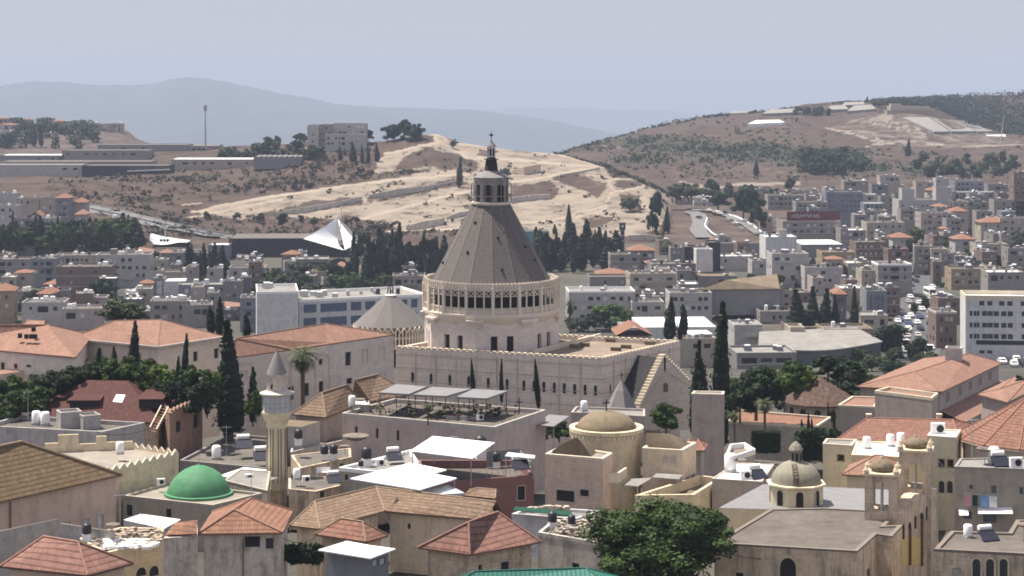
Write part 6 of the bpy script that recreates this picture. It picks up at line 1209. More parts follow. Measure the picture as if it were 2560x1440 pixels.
# right of the dome: near rows
M('white house with curved corner and two window rows', 1422, 1588, 728, 800, 'w', 'p', 2, 8, 3, 14, clut=4, cop='white_paint', top=2.0); M('low connecting wing with dark windows right of the curved corner house', 1580, 1660, 755, 805, 'w', 'f', 1, 4, 2, 12, clut=2, w=2.0); M('pale two storey house with many windows behind two dark cypresses', 1674, 1780, 732, 812, 'w', 'f', 2, 6, 2, 13, clut=4); M('grey house under a flat orange hip roof right of the dome', 1474, 1572, 692, 745, 'g', 'f', 1, 4, 3, 11, clut=0); M('top storey with orange hip roof right of the dome', 1494, 1571, 685, 735, 'b', 'h', 1, 5, 3, 10, hr=1.8, w=1.6)
M('apartment block with stacked balconies and orange corner canopy', 1575, 1690, 684, 757, 'b', 'f', 3, 6, 4, 12, clut=4, bal=.8, w=1.7); M('orange canopy roof over the stacked balcony block', 1652, 1694, 694, 720, 'm', 'h', 0, 0, 4, 7, hr=1.2); M('big blank grey block behind the balcony apartments', 1630, 1740, 660, 725, 'g', 'f', 1, 3, 3, 15, clut=6, w=1.0); M('wide house with low orange hip roof and grey lower floors', 1574, 1636, 626, 690, 'm', 'h', 2, 4, 2, 11, w=1.8); M('grey terrace block under the wide orange roof', 1526, 1600, 636, 695, 'm', 'f', 2, 4, 2, 12, clut=3, w=2); M('small orange roofed pavilion right of the wide orange roof', 1616, 1650, 657, 700, 'p', 'h', 1, 2, 2, 7, hr=1)
M('dark slab of the twin dark and white tower', 1711, 1741, 617, 705, 'k', 'f', 0, 0, 0, 9, clut=1); M('white slab between two dark slabs', 1741, 1782, 623, 712, 'v', 'w', 0, 0, 4, 7, clut=1); M('right dark slab behind the white slab', 1770, 1801, 606, 700, 'k', 'f', 0, 0, 0, 12, clut=2); M('white roofed stand with rows of white canopies', 1801, 1882, 640, 680, 'w', 'w', 1, 5, 0, 10, clut=4); M('long ribbed concrete wall hall below the roundabout', 1800, 1925, 608, 650, 'g', 'f', 0, 0, 2, 6, clut=0, ph=.2)
M('white house with windows left of the dark cypress', 1417, 1476, 604, 645, 'w', 'w', 1, 3, 2, 10, clut=4); M('teal painted shed at the foot of the sandy hill', 1310, 1373, 578, 605, 'teal_paint', 'f', 0, 0, 0, 12, Y=1000, clut=0, ph=.15); M('low tan roofed workshop left of the big tan hall', 1744, 1842, 690, 725, 'g', 't', 1, 4, 4, 16, clut=2, mat='dark', w=2.2)
hipb('hall', 'big hall under a broad tan gable roof', 'hall', [(1752, 724), (1950, 722), (1990, 703)], [(1815, 700), (1943, 685)], 690, 9, 'wall_g', 'roof_tan', None, gable=True); M('white roofed shed below the tan hall', 1779, 1852, 742, 775, 'w', 'w', 0, 0, 2, 10, clut=0, ph=.1); M('long pale shed in front of the tan hall', 1850, 1930, 752, 790, 'b', 'p', 1, 4, 2, 12, clut=3, mat='dark'); M('low grey sheds right of the long pale shed', 1900, 1985, 778, 812, 'm', 'f', 1, 4, 2, 12, clut=4, mat='dark'); M('terrace house with flat roofs stepping to the right', 1920, 1990, 745, 785, 'b', 't', 1, 3, 3, 12, clut=3)
M('big white roofed warehouse behind two cypresses', 1602, 1790, 818, 850, 'v', 'w', 0, 0, 3, 24, clut=0, ph=.1, name='warehouse', cat='warehouse', Y=585); M('sloping grey white shed left of the white warehouse', 1556, 1606, 820, 846, 'g', 'p', 0, 0, 3, 14, clut=0, ph=.1, Y=560); M('small red gabled house beside the white warehouse', 1545, 1625, 838, 865, 'p', 'G', 0, 0, 3, 12, hr=2.4, Y=520); M('white roofed open shed right of the red gable', 1722, 1784, 836, 862, 'm', 'w', 0, 0, 6, 9, clut=0, ph=.1, Y=530); M('pale low house under the white roofed open shed', 1690, 1790, 846, 880, 'b', 'f', 1, 3, 6, 12, clut=3, Y=525, mat='dark'); M('low flat house with pale roof right of the tall cypress', 1836, 1905, 812, 850, 'w', 'p', 1, 3, 3, 12, clut=3, Y=600)
# curved grey office right of the tall cypress
Yo = 545; t = thing('office_building', 'grey office with curved ribbon window front and pale roof', 'office', P(2060, 930, Yo)); N = 14; xs = [1900 + (2202 - 1900)*k/N for k in range(N + 1)]; front = []
for k in range(N + 1): f = k / N; front.append(P(xs[k], 868 + 14*math.sin(math.pi*min(1, f*1.05)) - 22*f**2, Yo - 12*math.sin(math.pi*f) + 10*f))
zt = front[3].z; poly = [p.xy for p in front] + [(front[-1].x - 2, front[-1].y + 30), (front[0].x + 4, front[0].y + 30)]; MB().prism(poly, zt - 14, zt).build('wall', 'wall_d', t); MB().prism(offset(poly, .5), zt + .01, zt + .35, bottom=True).build('roof', 'roof_pale', t)
for k in range(N):
    for z0, z1 in ((zt - 3.6, zt - 1.7), (zt - 7.6, zt - 5.4)):
        a, c2 = front[k].xy, front[k+1].xy; d_ = (c2 - a).normalized(); n_ = Vector((d_.y, -d_.x)) * .04; L_ = (c2 - a).length
        for f in (.08, .55): p, q = a + d_*L_*f + n_, a + d_*L_*(f + .38) + n_; MB().face((*p, z0), (*q, z0), (*q, z1), (*p, z1)).build('window', 'glass_blue' if k % 3 else 'glass', t)
M('straight grey wing left of the curved office', 1842, 1992, 882, 945, 'g', 'p', 2, 6, 4, 14, Y=520, clut=3, w=3, h=1.2); M('brown low roofs behind the curved office', 1974, 2090, 818, 860, 'r', 'd', 1, 4, 3, 14, clut=3, Y=590); M('long brown block with dark openings behind the curved office', 2060, 2182, 822, 862, 'o', 'd', 1, 5, 3, 12, clut=2, mat='dark', w=2, Y=580); M('pale cube at the left of the brown low roofs', 1976, 2012, 818, 855, 'b', 't', 1, 1, 3, 9, Y=575, clut=0)
# modern white office at the right edge
wm = M('modern white office with window bands at the right edge', 2414, 2620, 738, 905, 'v', 'w', 0, 0, -6, 13, Y=560, clut=0, ph=1.2, name='office_building', cat='office', cop='cream_trim')
A, B, d, n = wm.edge(0)
for y0, y1, xs in ((752, 763, (2448, 2468, 2498, 2518, 2552)), (777, 789, (2424, 2434, 2442, 2455, 2469, 2484, 2503, 2519, 2554)), (806, 818, (2424, 2434, 2442, 2455, 2469, 2484, 2503, 2519, 2554)), (834, 846, (2424, 2434, 2442, 2455, 2469, 2484, 2503, 2519, 2554)), (875, 883, (2448, 2468))):
    for x in xs: u0, _ = wm.uz(0, x, y0); u1, _ = wm.uz(0, x + (13 if x > 2445 else 7), y0); zt, zb = ZY(y0, A.y), ZY(y1, A.y); q = lambda u, z, k: (A.x + d.x*u + n.x*k, A.y + d.y*u + n.y*k, z); MB().face(q(u0, zb, .03), q(u1, zb, .03), q(u1, zt, .03), q(u0, zt, .03)).build('window', 'glass', wm.root)
mb = MB(); u0, _ = wm.uz(0, 2440, 855); u1, _ = wm.uz(0, 2600, 855); q = lambda u, z, k: Vector((A.x + d.x*u + n.x*k, A.y + d.y*u + n.y*k, z)); z0, z1 = ZY(861, A.y), ZY(850, A.y); mb.face(q(u0, z0, .04), q(u1, z0, .04), q(u1, z1, .04), q(u0, z1, .04)); mb.build('window_band', 'dark', wm.root)
M('brown shop building by the street left of the modern white office', 2340, 2392, 780, 880, 'r', 'd', 3, 3, 2, 10, clut=3, Y=600, cop='wall_w'); M('dark fronted house with white clutter behind the brown shop', 2345, 2400, 745, 800, 'r', 'd', 1, 3, 2, 11, clut=5, Y=680)
glass_b = M('square blue glass grid front at the left of the street', 2166, 2218, 727, 800, 'u', 'f', 7, 8, 1, 8, Y=690, clut=2, w=1.1, h=1.05, fl=1.25, top=.4, skip=0, mat='glass_blue', side=0, name='office_building', cat='office'); M('low pale house under the blue glass grid', 2151, 2220, 788, 835, 'b', 'p', 1, 4, 2, 12, clut=3, Y=650); M('pale stepped house right of the street cypresses', 2102, 2166, 720, 790, 'b', 'w', 2, 3, 2, 11, clut=3, Y=720)
# right: middle rows
M('tall pale white block with roof box', 1914, 1992, 592, 680, 'v', 'w', 0, 0, 4, 14, clut=2, hut=1.4, Y=880); M('white four storey building with dark windows', 1930, 2022, 634, 730, 'w', 'f', 4, 6, 2, 14, clut=4, Y=800, w=1.8, h=1.5, fl=3.6); M('white lower block joined to the four storey building', 2012, 2106, 668, 735, 'w', 'f', 2, 5, 2, 12, clut=3, Y=790); M('white curved sports hall roof', 2003, 2108, 611, 640, 'g', 'w', 0, 0, 3, 26, clut=0, Y=930, ph=.1); M('beige block with small balcony tower', 2055, 2138, 630, 720, 'o', 't', 3, 4, 2, 12, clut=3, Y=820); M('little orange roofed balcony tower on the beige block', 2070, 2108, 648, 730, 'b', 'h', 3, 2, 2, 8, hr=1.0, Y=798)
M('dark brown stepped block with pale windows', 2140, 2216, 605, 690, 'r', 'd', 3, 5, 3, 13, clut=4, Y=860, mat='blind_grey', w=.9, h=.9); M('pale narrow house at the left of the brown stepped block', 2154, 2200, 676, 745, 'b', 'f', 3, 3, 2, 11, clut=4, Y=770, w=1.0); M('grey blank walled house with white roof edge', 2195, 2280, 660, 745, 'm', 'f', 2, 3, 2, 12, clut=5, Y=765, cop='white_paint'); M('brown grey upper block behind the blank walled house', 2220, 2272, 622, 700, 'r', 'd', 1, 3, 2, 11, clut=4, Y=850)
M('left pale apartment slab with balcony end at the street head', 2286, 2330, 615, 710, 'm', 'f', 4, 2, -8, 12, clut=2, Y=850, bal=.8); M('right pale apartment slab with balcony end at the street head', 2328, 2366, 622, 712, 'b', 'f', 4, 2, -6, 12, clut=2, Y=845, bal=.8)
M('house with orange hip roof left of the street head', 2232, 2282, 594, 640, 'w', 'h', 1, 3, 2, 11, Y=960); M('house with bright orange hip roof right of the street head', 2388, 2440, 598, 645, 'w', 'h', 2, 3, 2, 11, Y=940); M('house with orange roof among the far right trees', 2378, 2420, 528, 580, 'p', 'h', 2, 2, 2, 10, Y=1080); M('apartment house with orange roof at the right edge', 2452, 2522, 556, 640, 'b', 'h', 3, 4, 2, 11, Y=1000); M('small orange roofed house below the ornate apartments', 2355, 2372, 572, 590, 'p', 'h', 0, 0, 2, 7, Y=1010, hr=1)
M('ornate apartment block with columned balconies', 2302, 2384, 532, 600, 'p', 'f', 3, 6, 2, 13, clut=5, Y=1060, bal=.9); M('beige apartments with dark side left of the ornate block', 2167, 2262, 556, 625, 'b', 'f', 3, 5, 2, 14, clut=4, Y=1020, bal=.4); M('long pale hall with a row of tiny windows', 2247, 2378, 500, 560, 'w', 'f', 1, 12, 0, 20, clut=2, Y=1150, w=1.4, h=1.0, top=2.8); M('left tower of the long pale hall', 2255, 2286, 472, 520, 'w', 'f', 0, 0, 0, 10, clut=0, Y=1155); M('right tower of the long pale hall', 2340, 2379, 468, 520, 'w', 'f', 0, 0, 0, 10, clut=0, Y=1155)
M('dark blue block at the far right foot of the hill', 2387, 2460, 452, 505, 'u', 'f', 2, 6, 0, 16, clut=3, Y=1230, mat='dark'); M('blue grey office left of the long pale hall', 2065, 2158, 480, 560, 'u', 'f', 4, 8, 0, 16, clut=3, Y=1170, mat='glass_blue'); M('far pale block with white roofs beyond the shopping hall', 1920, 2008, 488, 545, 'm', 'f', 2, 7, 0, 16, clut=5, Y=1180); M('white roofed house right of the blue grey office', 2157, 2192, 486, 530, 'w', 'w', 1, 3, 0, 11, clut=1, Y=1180); M('low bluish shed with white roof strip', 2160, 2212, 508, 550, 'u', 'w', 1, 4, 0, 12, clut=0, Y=1120, mat='dark')
sh = M('shopping building carrying a long dark red billboard', 1957, 2102, 553, 615, 'm', 'f', 2, 8, 1, 22, clut=5, Y=1010, name='shopping_building', cat='shop', w=1.6)
Ybb = 1020; t = thing('billboard', 'long dark red rooftop billboard with pale script writing', 'billboard', P(2030, 552, Ybb)); MB().quadbox([P(1967, 552, Ybb), P(2100, 551, Ybb), P(2100, 551, Ybb + .5), P(1967, 552, Ybb + .5), P(1967, 529, Ybb), P(2100, 528, Ybb), P(2100, 528, Ybb + .5), P(1967, 529, Ybb + .5)]).build('board', 'sign_red', t); mb = MB(); pr = None
for k in range(46):                            # loose handwriting stroke across the board
    x = 1978 + k * 1.55; p = P(x + 2.5*math.sin(k*1.9), 540 + 4.5*math.sin(k*1.15)*(1 - .3*math.sin(k*.37)), Ybb - .1)
    if pr is not None and k % 12: mb.bar(pr, p, .12, .3)
    pr = p
mb.build('lettering', 'blind_grey', t); mb = MB()
for x in (1972, 2010, 2050, 2095): mb.bar(P(x, 552, Ybb + 1), P(x, 560, Ybb + 1), .3)
mb.build('post', 'metal', t)
for a in (('long low sheds under the big dark tree cluster', 1690, 1790, 492, 510, 'm', 'w', 1, 6, 0, 12, 1225), ('white roofed depot by the curved road', 1735, 1815, 503, 520, 'w', 'w', 1, 5, 0, 12, 1215), ('grey apartment block at the right edge below the hill', 2485, 2560, 500, 560, 'm', 'f', 3, 5, 0, 12, 1120), ('tall dark apartment cut by the right edge', 2535, 2590, 432, 520, 'r', 'f', 4, 4, 0, 12, 1120), ('pale house terrace at the right edge', 2500, 2580, 545, 620, 'b', 'f', 3, 4, 0, 12, 1000), ('grey blank house below the right orange roofs', 2388, 2474, 640, 700, 'g', 'f', 1, 4, 0, 12, 860), ('beige long house at the right of the street', 2378, 2472, 672, 740, 'o', 'f', 2, 5, 0, 12, 790), ('white roofed house above the modern white office', 2470, 2560, 680, 735, 'm', 'w', 1, 4, 0, 12, 760), ('cream house stepped above the grey blank house', 2440, 2520, 610, 670, 'b', 'f', 2, 4, 0, 12, 900), ('dim house at the far right edge under the trees', 2520, 2600, 620, 690, 'm', 'f', 2, 4, 0, 12, 860), ('pale row house above the ornate apartments', 2395, 2470, 505, 545, 'm', 'f', 1, 5, 0, 12, 1170), ('far grey row on the hill foot at right', 2400, 2490, 480, 520, 'g', 'w', 1, 5, 0, 12, 1210), ('far pale houses in front of the scrub slope', 2200, 2250, 440, 475, 'p', 'f', 1, 4, 0, 12, 1330), ('grey low workshop left of the long pale hall', 2110, 2170, 452, 490, 'm', 'w', 1, 4, 0, 12, 1300), ('pale low block behind the shopping building', 1990, 2070, 505, 560, 'm', 'f', 2, 6, 0, 14, 1120), ('white canopy roofed court by the car park', 2100, 2165, 575, 610, 'm', 'w', 1, 4, 0, 14, 1000), ('pale flat house between tall white block and tan hall', 1880, 1930, 652, 705, 'w', 'f', 1, 3, 2, 12, 850)):
    M(*a[:11], Y=a[11], clut=4)
for k, (x, y, w_) in enumerate(((2010, 476, 40), (2060, 468, 36), (2180, 462, 40), (2290, 455, 44), (2340, 446, 30), (2470, 462, 50), (2520, 470, 40), (2235, 462, 26))):
    M(('flat pale house, first of the far row from the sandy path', 'second low house of the far row below the scrub', 'blue grey house of the far row above the white roofs', 'wide house of the far row behind the left hall tower', 'small house of the far row behind the right hall tower', 'dim house of the far row above the dark blue block', 'grey house of the far row near the right edge', 'tiny flat house of the far row by the dark trees')[k], x, x + w_, y, y + 34, 'pmubwgmb'[k], 'f', 1, 3, 0, 11, Y=1290 + 12*k, clut=2)
# slim clock tower and far white school
Yk = 960; t = thing('clock_tower', 'slim pale tower with dark boxed top among cypresses', 'tower', P(1556, 640, Yk)); c = P(1556, 640, Yk); MB().box((c.x, c.y, 8), 2.0, 2.0, ZY(574, Yk) - 8).build('shaft', 'wall_m', t); MB().box((c.x, c.y, ZY(574, Yk)), 2.9, 2.9, ZY(557, Yk) - ZY(574, Yk)).build('clock_box', 'wall_k', t); MB().box((c.x, c.y - 1.46, ZY(568, Yk)), 1.2, .06, 1.2).build('clock_face', 'blind_grey', t)
for y in (585, 600, 615): MB().box((c.x, c.y - 1.01, ZY(y, Yk)), 1.3, .06, 1.6).build('window', 'glass', t)
def far_block(lab, xl, xr, yt, yb, Y, **kw): return M(lab, xl, xr, yt, yb, Y=Y, side=kw.pop('side', 0), clut=kw.pop('clut', 0), **kw)
far_block('pale hilltop school wing with dark recessed front', 768, 796, 313, 366, 1370, wall='w', roof='p', rows=3, cols=1, dep=22, name='school', cat='school', fl=4.5, w=1.5); far_block('recessed shaded middle of the hilltop school', 796, 830, 312, 366, 1374, wall='m', roof='p', rows=3, cols=4, dep=18, name='school', cat='school', fl=4.2, w=1.6, h=1.2); far_block('tall right block of the hilltop school', 830, 915, 309, 362, 1378, wall='w', roof='p', rows=3, cols=7, dep=18, name='school', cat='school', fl=4.0, w=2, skip=.35); far_block('low front block of the hilltop school', 813, 912, 336, 368, 1356, wall='w', roof='p', rows=2, cols=10, dep=14, name='school', cat='school', fl=3.6, w=1.6, skip=.05, top=1.9)
for a in (('long grey industrial hall with sloping dark roof line', 0, 375, 404, 428, 1330, 'm', 'd'), ('upper industrial shed with dark roof at the left hill foot', 244, 470, 362, 376, 1540, 'g', 'd'), ('small industrial shed left of the tall mast', 475, 545, 364, 378, 1530, 'm', 'p'), ('long pale roofed warehouse facing the highway', 428, 632, 398, 425, 1340, 'b', 'w'), ('left low pale factory wall below the dark sheds', -40, 205, 412, 438, 1310, 'w', 'p'), ('dark workshop with bright white awning strip', 205, 420, 414, 436, 1300, 'k', 'f'), ('grey sheds row under the left hill houses', 0, 160, 388, 402, 1480, 'u', 'w'), ('grey shed row right of the blue sheds', 155, 370, 376, 392, 1480, 'm', 'f')):
    far_block(a[0], *a[1:5], a[5], wall=a[6], roof=a[7], rows=1, cols=9, dep=26, ph=.3, name='warehouse', cat='warehouse', mat='dark', w=3, h=1.6, skip=.4, top=2.0)
mb = MB(); mb.quadbox([P(318, 429, 1298), P(425, 425, 1298), P(425, 425, 1304), P(318, 429, 1304), P(318, 426.5, 1298), P(425, 422, 1298), P(425, 422, 1304), P(318, 426.5, 1304)]); tag(mb.build('awning', 'white_paint'), 'bright white awning strip on the dark workshop', 'awning')
Yv = 1300; t = thing('vaulted_shed', 'row of grey barrel vaults beside the pale roofed warehouse', 'shed', P(690, 410, Yv)); mb = MB()
for k in range(9):
    x0 = 634 + k * 13; a, c2 = P(x0, 396, Yv), P(x0 + 13, 396, Yv); r = (c2.x - a.x)/2; cxx = (a.x + c2.x)/2
    for j in range(6):
        f0, f1 = math.pi*j/6, math.pi*(j+1)/6; p = lambda f, dy: (cxx + r*math.cos(f), Yv + dy, a.z + r*.9*math.sin(f)); mb.face(p(f0, 0), p(f0, 22), p(f1, 22), p(f1, 0)); mb.face((cxx, Yv, a.z), p(f0, 0), p(f1, 0))
    mb.quadbox([Vector((a.x, Yv, a.z - 7)), Vector((c2.x, Yv, a.z - 7)), Vector((c2.x, Yv + 22, a.z - 7)), Vector((a.x, Yv + 22, a.z - 7)), Vector((a.x, Yv, a.z)), Vector((c2.x, Yv, a.z)), Vector((c2.x, Yv + 22, a.z)), Vector((a.x, Yv + 22, a.z))])
mb.build('vaults', 'wall_g', t)
# left hill town
for k, (x, y, w_, h_, wl__, rf, lb) in enumerate(((-10, 296, 30, 14, 'p', 'h', 'roofed house at the left end of the far hilltop town'), (24, 294, 24, 18, 'u', 'f', 'bluish house second on the far hilltop'), (48, 300, 28, 16, 'p', 'h', 'low orange roofed house on the far hilltop'), (90, 296, 40, 20, 'g', 'f', 'large grey flat house crowning the far hilltop'), (130, 303, 26, 16, 'b', 'h', 'orange topped house right of the large hilltop block'), (156, 304, 22, 16, 'u', 'f', 'narrow blue grey hilltop house'), (178, 301, 30, 18, 'm', 'f', 'house with dark roof edge on the hilltop'), (210, 308, 34, 18, 'b', 'f', 'pale house in the middle of the hilltop row'), (244, 310, 30, 18, 'p', 'f', 'pinkish house near the hilltop bluff'), (272, 309, 32, 24, 'p', 'f', 'last block of the hilltop row above the bluff'), (0, 312, 40, 14, 'w', 'h', 'white house on the far hillside below the top row'), (42, 312, 44, 16, 'b', 'f', 'cream house on the far hillside below the top row'), (120, 318, 30, 14, 'w', 'f', 'white box house low on the far hillside'), (0, 328, 30, 12, 'w', 'f', 'small white house at the left edge of the far hillside'), (110, 332, 26, 12, 'm', 'f', 'grey house deep in the hillside trees'))):
    far_block(lb, x, x + w_, y, y + h_ + 10, 1930 - max(0, (y - 300))*4, wall=wl__, roof=rf, rows=1 if h_ < 17 else 2, cols=4, dep=14, hr=1.6, w=2, h=2, clut=2, skip=.2)
mb = MB(); tp = [(160, 322), (240, 322), (300, 318), (322, 326), (330, 346), (380, 363), (300, 362), (180, 352)]
# mast and right hill buildings
t = thing('radio_mast', 'tall thin lattice mast on the left ridge', 'mast', P(514, 368, 1480)); MB().tube(P(514, 372, 1480), P(513, 262, 1480), .8, .4, 4).build('mast', 'metal', t)
MB().tube(P(513, 277, 1480), P(513, 263, 1480), 1.5, 1.5, 6).build('antenna_panels', 'metal', t)
t = thing('flag_pole', 'leaning pale pole on the right terraced hill', 'mast', P(2500, 365, 1800)); MB().tube(P(2499, 370, 1800), P(2510, 290, 1800), .7, .3, 5).build('pole', 'metal', t)
def slope_panel(lab, px, mat, lift=1.2, name='slab_field', cat='slab field', group='grey slabs on the terraced hill'):
    pts = [right.at(x, y) + Vector((0, 0, lift)) for x, y in px]; mb = MB(); n = len(pts); mb.face(*pts); lo = [p - Vector((0, 0, 5)) for p in pts]
    for k in range(n): mb.face(lo[k], lo[(k+1) % n], pts[(k+1) % n], pts[k])
    return tag(mb.build(name, mat), lab, cat, group)
for lb, q, m in (('white roofed barn alone on the right hill slope', [(1870, 318), (1962, 314), (1948, 308), (1890, 309)], 'roof_white'), ('long pale farm roof near the right hill crest', [(1905, 292), (2008, 288), (1990, 279), (1925, 281)], 'roof_pale'), ('left pale barn of the crest farm', [(2062, 283), (2122, 281), (2112, 271), (2078, 272)], 'roof_pale'), ('right pale barn of the crest farm', [(2118, 286), (2190, 280), (2180, 269), (2135, 272)], 'roof_pale'), ('small white crest house by the tiny cypress', [(1825, 291), (1870, 289), (1866, 284), (1830, 285)], 'roof_pale'), ('upper pale roof of the crest farm', [(2105, 271), (2162, 269), (2158, 262), (2112, 263)], 'roof_pale')): slope_panel(lb, q, m, 3.2, 'barn', 'barn', None)
M('pale stone platform hall crowning the terraced hill', 2226, 2324, 266, 276, 'b', 'p', 0, 0, 0, 20, Y=2060, clut=0, ph=.3, name='platform', cat='building'); M('small pale hut standing on the terraced hill platform', 2228, 2252, 259, 270, 'b', 't', 0, 0, 0, 12, Y=2066, clut=0, ph=.2); M('brown retaining terrace under the hilltop platform', 2218, 2338, 276, 284, 'o', 't', 0, 0, 0, 12, Y=2048, clut=0, ph=.2, name='terrace', cat='terrace')
slope_panel('left grey slab field on the terraced hill slope', [(2335, 336), (2375, 335), (2322, 299), (2255, 299)], 'roof_pale', 2.2); slope_panel('middle grey slab field on the terraced hill slope', [(2379, 335), (2440, 334), (2395, 306), (2330, 302)], 'roof_pale', 2.2); slope_panel('right grey slab field on the terraced hill slope', [(2444, 334), (2484, 333), (2432, 310), (2400, 306)], 'roof_pale', 2.2); slope_panel('small white slab at the foot of the terraced hill', [(2470, 343), (2516, 344), (2512, 339), (2464, 341)], 'roof_white')
# retaining walls on the sandy hill
def hillwall(lab, line, hpx, mat='wall_r', L_=sandy):
    pts = [L_.at(x, y) for x, y in line]; mb = MB(); c = pts[0]; t = thing('retaining_wall', lab, 'wall', c)
    for k in range(len(pts) - 1):
        a, e = pts[k], pts[k+1]; h0, h1 = hpx[k]*a.y/F, hpx[k+1]*e.y/F; dn = Vector((0, 0, 3)); bk = Vector((0, 1.2, 0)); mb.quadbox([a - dn, e - dn, e - dn + bk, a - dn + bk, a + Vector((0, 0, h0)), e + Vector((0, 0, h1)), e + Vector((0, 0, h1)) + bk, a + Vector((0, 0, h0)) + bk])
    mb.build('wall', mat, t)
hillwall('long stone retaining wall on the sandy hill left of the spire', [(690, 543), (760, 536), (840, 522), (905, 506)], (10, 16, 16, 14), 'grey_old_wall'); hillwall('stone retaining wall climbing to the lone cypress', [(922, 502), (1000, 488), (1080, 474), (1150, 458)], (12, 14, 10, 5), 'grey_old_wall'); hillwall('lower right retaining wall by the dome left edge', [(1015, 574), (1060, 570), (1112, 564)], (8, 16, 18), 'grey_old_wall'); hillwall('short retaining wall just left of the dome cone', [(1116, 550), (1150, 544), (1180, 537)], (8, 12, 10), 'grey_old_wall'); hillwall('curved retaining wall right of the lantern', [(1280, 510), (1320, 508), (1375, 500)], (16, 18, 14), 'grey_old_wall'); hillwall('upper sand coloured retaining wall near the lantern', [(1280, 428), (1310, 434), (1352, 428)], (2, 16, 18), 'tan_brick'); hillwall('long wall edging the sandy plateau at right', [(1400, 438), (1450, 432), (1500, 424)], (1, 3, 6), 'grey_old_wall'); hillwall('white edged wall descending the hill end by the trees', [(1640, 462), (1660, 490), (1682, 522)], (4, 4, 4), 'roof_pale'); hillwall('grey wall under the hill end near the curved road', [(1570, 600), (1620, 602), (1660, 600)], (10, 14, 8), 'grey_old_wall')
# roads
def ribbon(name, line, wpx, mat, L_=town, lift=.25, n=8):
    pts = []
    for (x0, y0), (x1, y1) in zip(line[:-1], line[1:]):
        for k in range(n): f = k / n; pts.append((x0 + (x1 - x0)*f, y0 + (y1 - y0)*f))
    pts.append(line[-1]); mb = MB(); ws = np.interp(np.linspace(0, 1, len(pts)), np.linspace(0, 1, len(wpx)), wpx)
    W_ = [L_.at(x, y) for x, y in pts]; lf = Vector((0, 0, lift)); prev = None
    for k, p in enumerate(W_):
        tdir = (W_[min(k+1, len(W_)-1)] - W_[max(k-1, 0)]); nn = Vector((-tdir.y, tdir.x, 0)).normalized() * ws[k] / 2; cur = (p + nn + lf, p - nn + lf)
        if prev: mb.face(prev[0], prev[1], cur[1], cur[0])
        prev = cur
    o = mb.build(name, mat); o['kind'] = 'structure'; return o
ribbon('street_road', [(2285, 905), (2300, 850), (2305, 800), (2312, 750), (2310, 705), (2308, 670)], [13, 15, 17, 17, 15, 12], 'asphalt')
ribbon('highway_road', [(205, 516), (300, 536), (400, 560), (500, 583), (580, 596)], [9, 9, 9, 9, 9], 'road_pale', sandy, .8); ribbon('highway_road', [(205, 528), (300, 549), (400, 570), (500, 590), (570, 600)], [9, 9, 9, 9, 9], 'road_pale', sandy, .8)
for k, ln in enumerate(([(205, 513), (300, 532), (400, 556), (500, 579), (575, 592)], [(205, 522), (300, 543), (400, 565), (500, 587), (560, 596)])):
    mb = MB(); pts = [sandy.at(x, y) for x, y in ln]
    for a, e in zip(pts[:-1], pts[1:]): mb.bar(a + Vector((0, 0, 1)), e + Vector((0, 0, 1)), .3, 1.0)
    tag(mb.build('guard_rail', 'wall_w'), ('pale guard rail along the upper edge of the left highway', 'pale guard rail between the two highway lanes')[k], 'guard rail')
# ------------------------------------------------------------------ packed lesser houses that fill the town
rf = random.Random(31)
def fill(n, x0, x1, y0, y1, label, group, avoid=(), seed=1, w=(34, 70), walls='mmgpbrgdrm', hs=(1, 3)):
    r_ = random.Random(seed); k = 0; tries = 0
    while k < n and tries < n * 8:
        tries += 1; x, y = r_.uniform(x0, x1), r_.uniform(y0, y1)
        if any(a <= x <= c and b <= y <= d for a, b, c, d in avoid): continue
        Y = gpy(x, y).y; wp = r_.uniform(*w) * 620 / Y * .8; st = r_.randint(*hs); hp = (st * 3.1 + .8) * F / Y
        M(label, x - wp/2, x + wp/2, y - hp, y, r_.choice(walls), r_.choice('ffpdfwfdpfh'), st, max(2, int(wp * Y / F / 3)), r_.choice((-6, 0, 3, 5, 12)), r_.uniform(7, 12), Y=Y, clut=r_.randint(1, 4), side=1, group=group, hr=1.6, skip=.2, w=1.1, h=1.2); k += 1
fill(38, 20, 640, 640, 815, 'small flat or orange roofed house packed among the left town blocks', 'packed houses of the left town', [(140, 640, 290, 760)], 2)
fill(14, 640, 1000, 668, 720, 'small house half hidden in the park trees below the tent', 'houses in the park trees', [], 3, hs=(1, 2))
fill(52, 1600, 2260, 615, 815, 'small flat or orange roofed house packed among the right town blocks', 'packed houses of the right town', [(1740, 700, 2000, 770), (1900, 600, 2110, 730)], 4)
fill(26, 2330, 2560, 600, 720, 'small house packed on the slope right of the street', 'packed houses right of the street', [], 5)
for k in range(44):
    x = rf.uniform(1900, 2560); y = rf.uniform(462, 560); wp = rf.uniform(24, 46); Y = 1230 - (y - 470) * 2.4
    M('small pale house in the far quarter below the right hill', x - wp/2, x + wp/2, y, y + 30, rf.choice('mmpbrgu'), rf.choice('fpdfwfpfh'), rf.choice((1, 2)), 4, 0, 10, Y=Y, clut=2, side=0, group='far quarter below the right hill', hr=1.5, skip=.25)
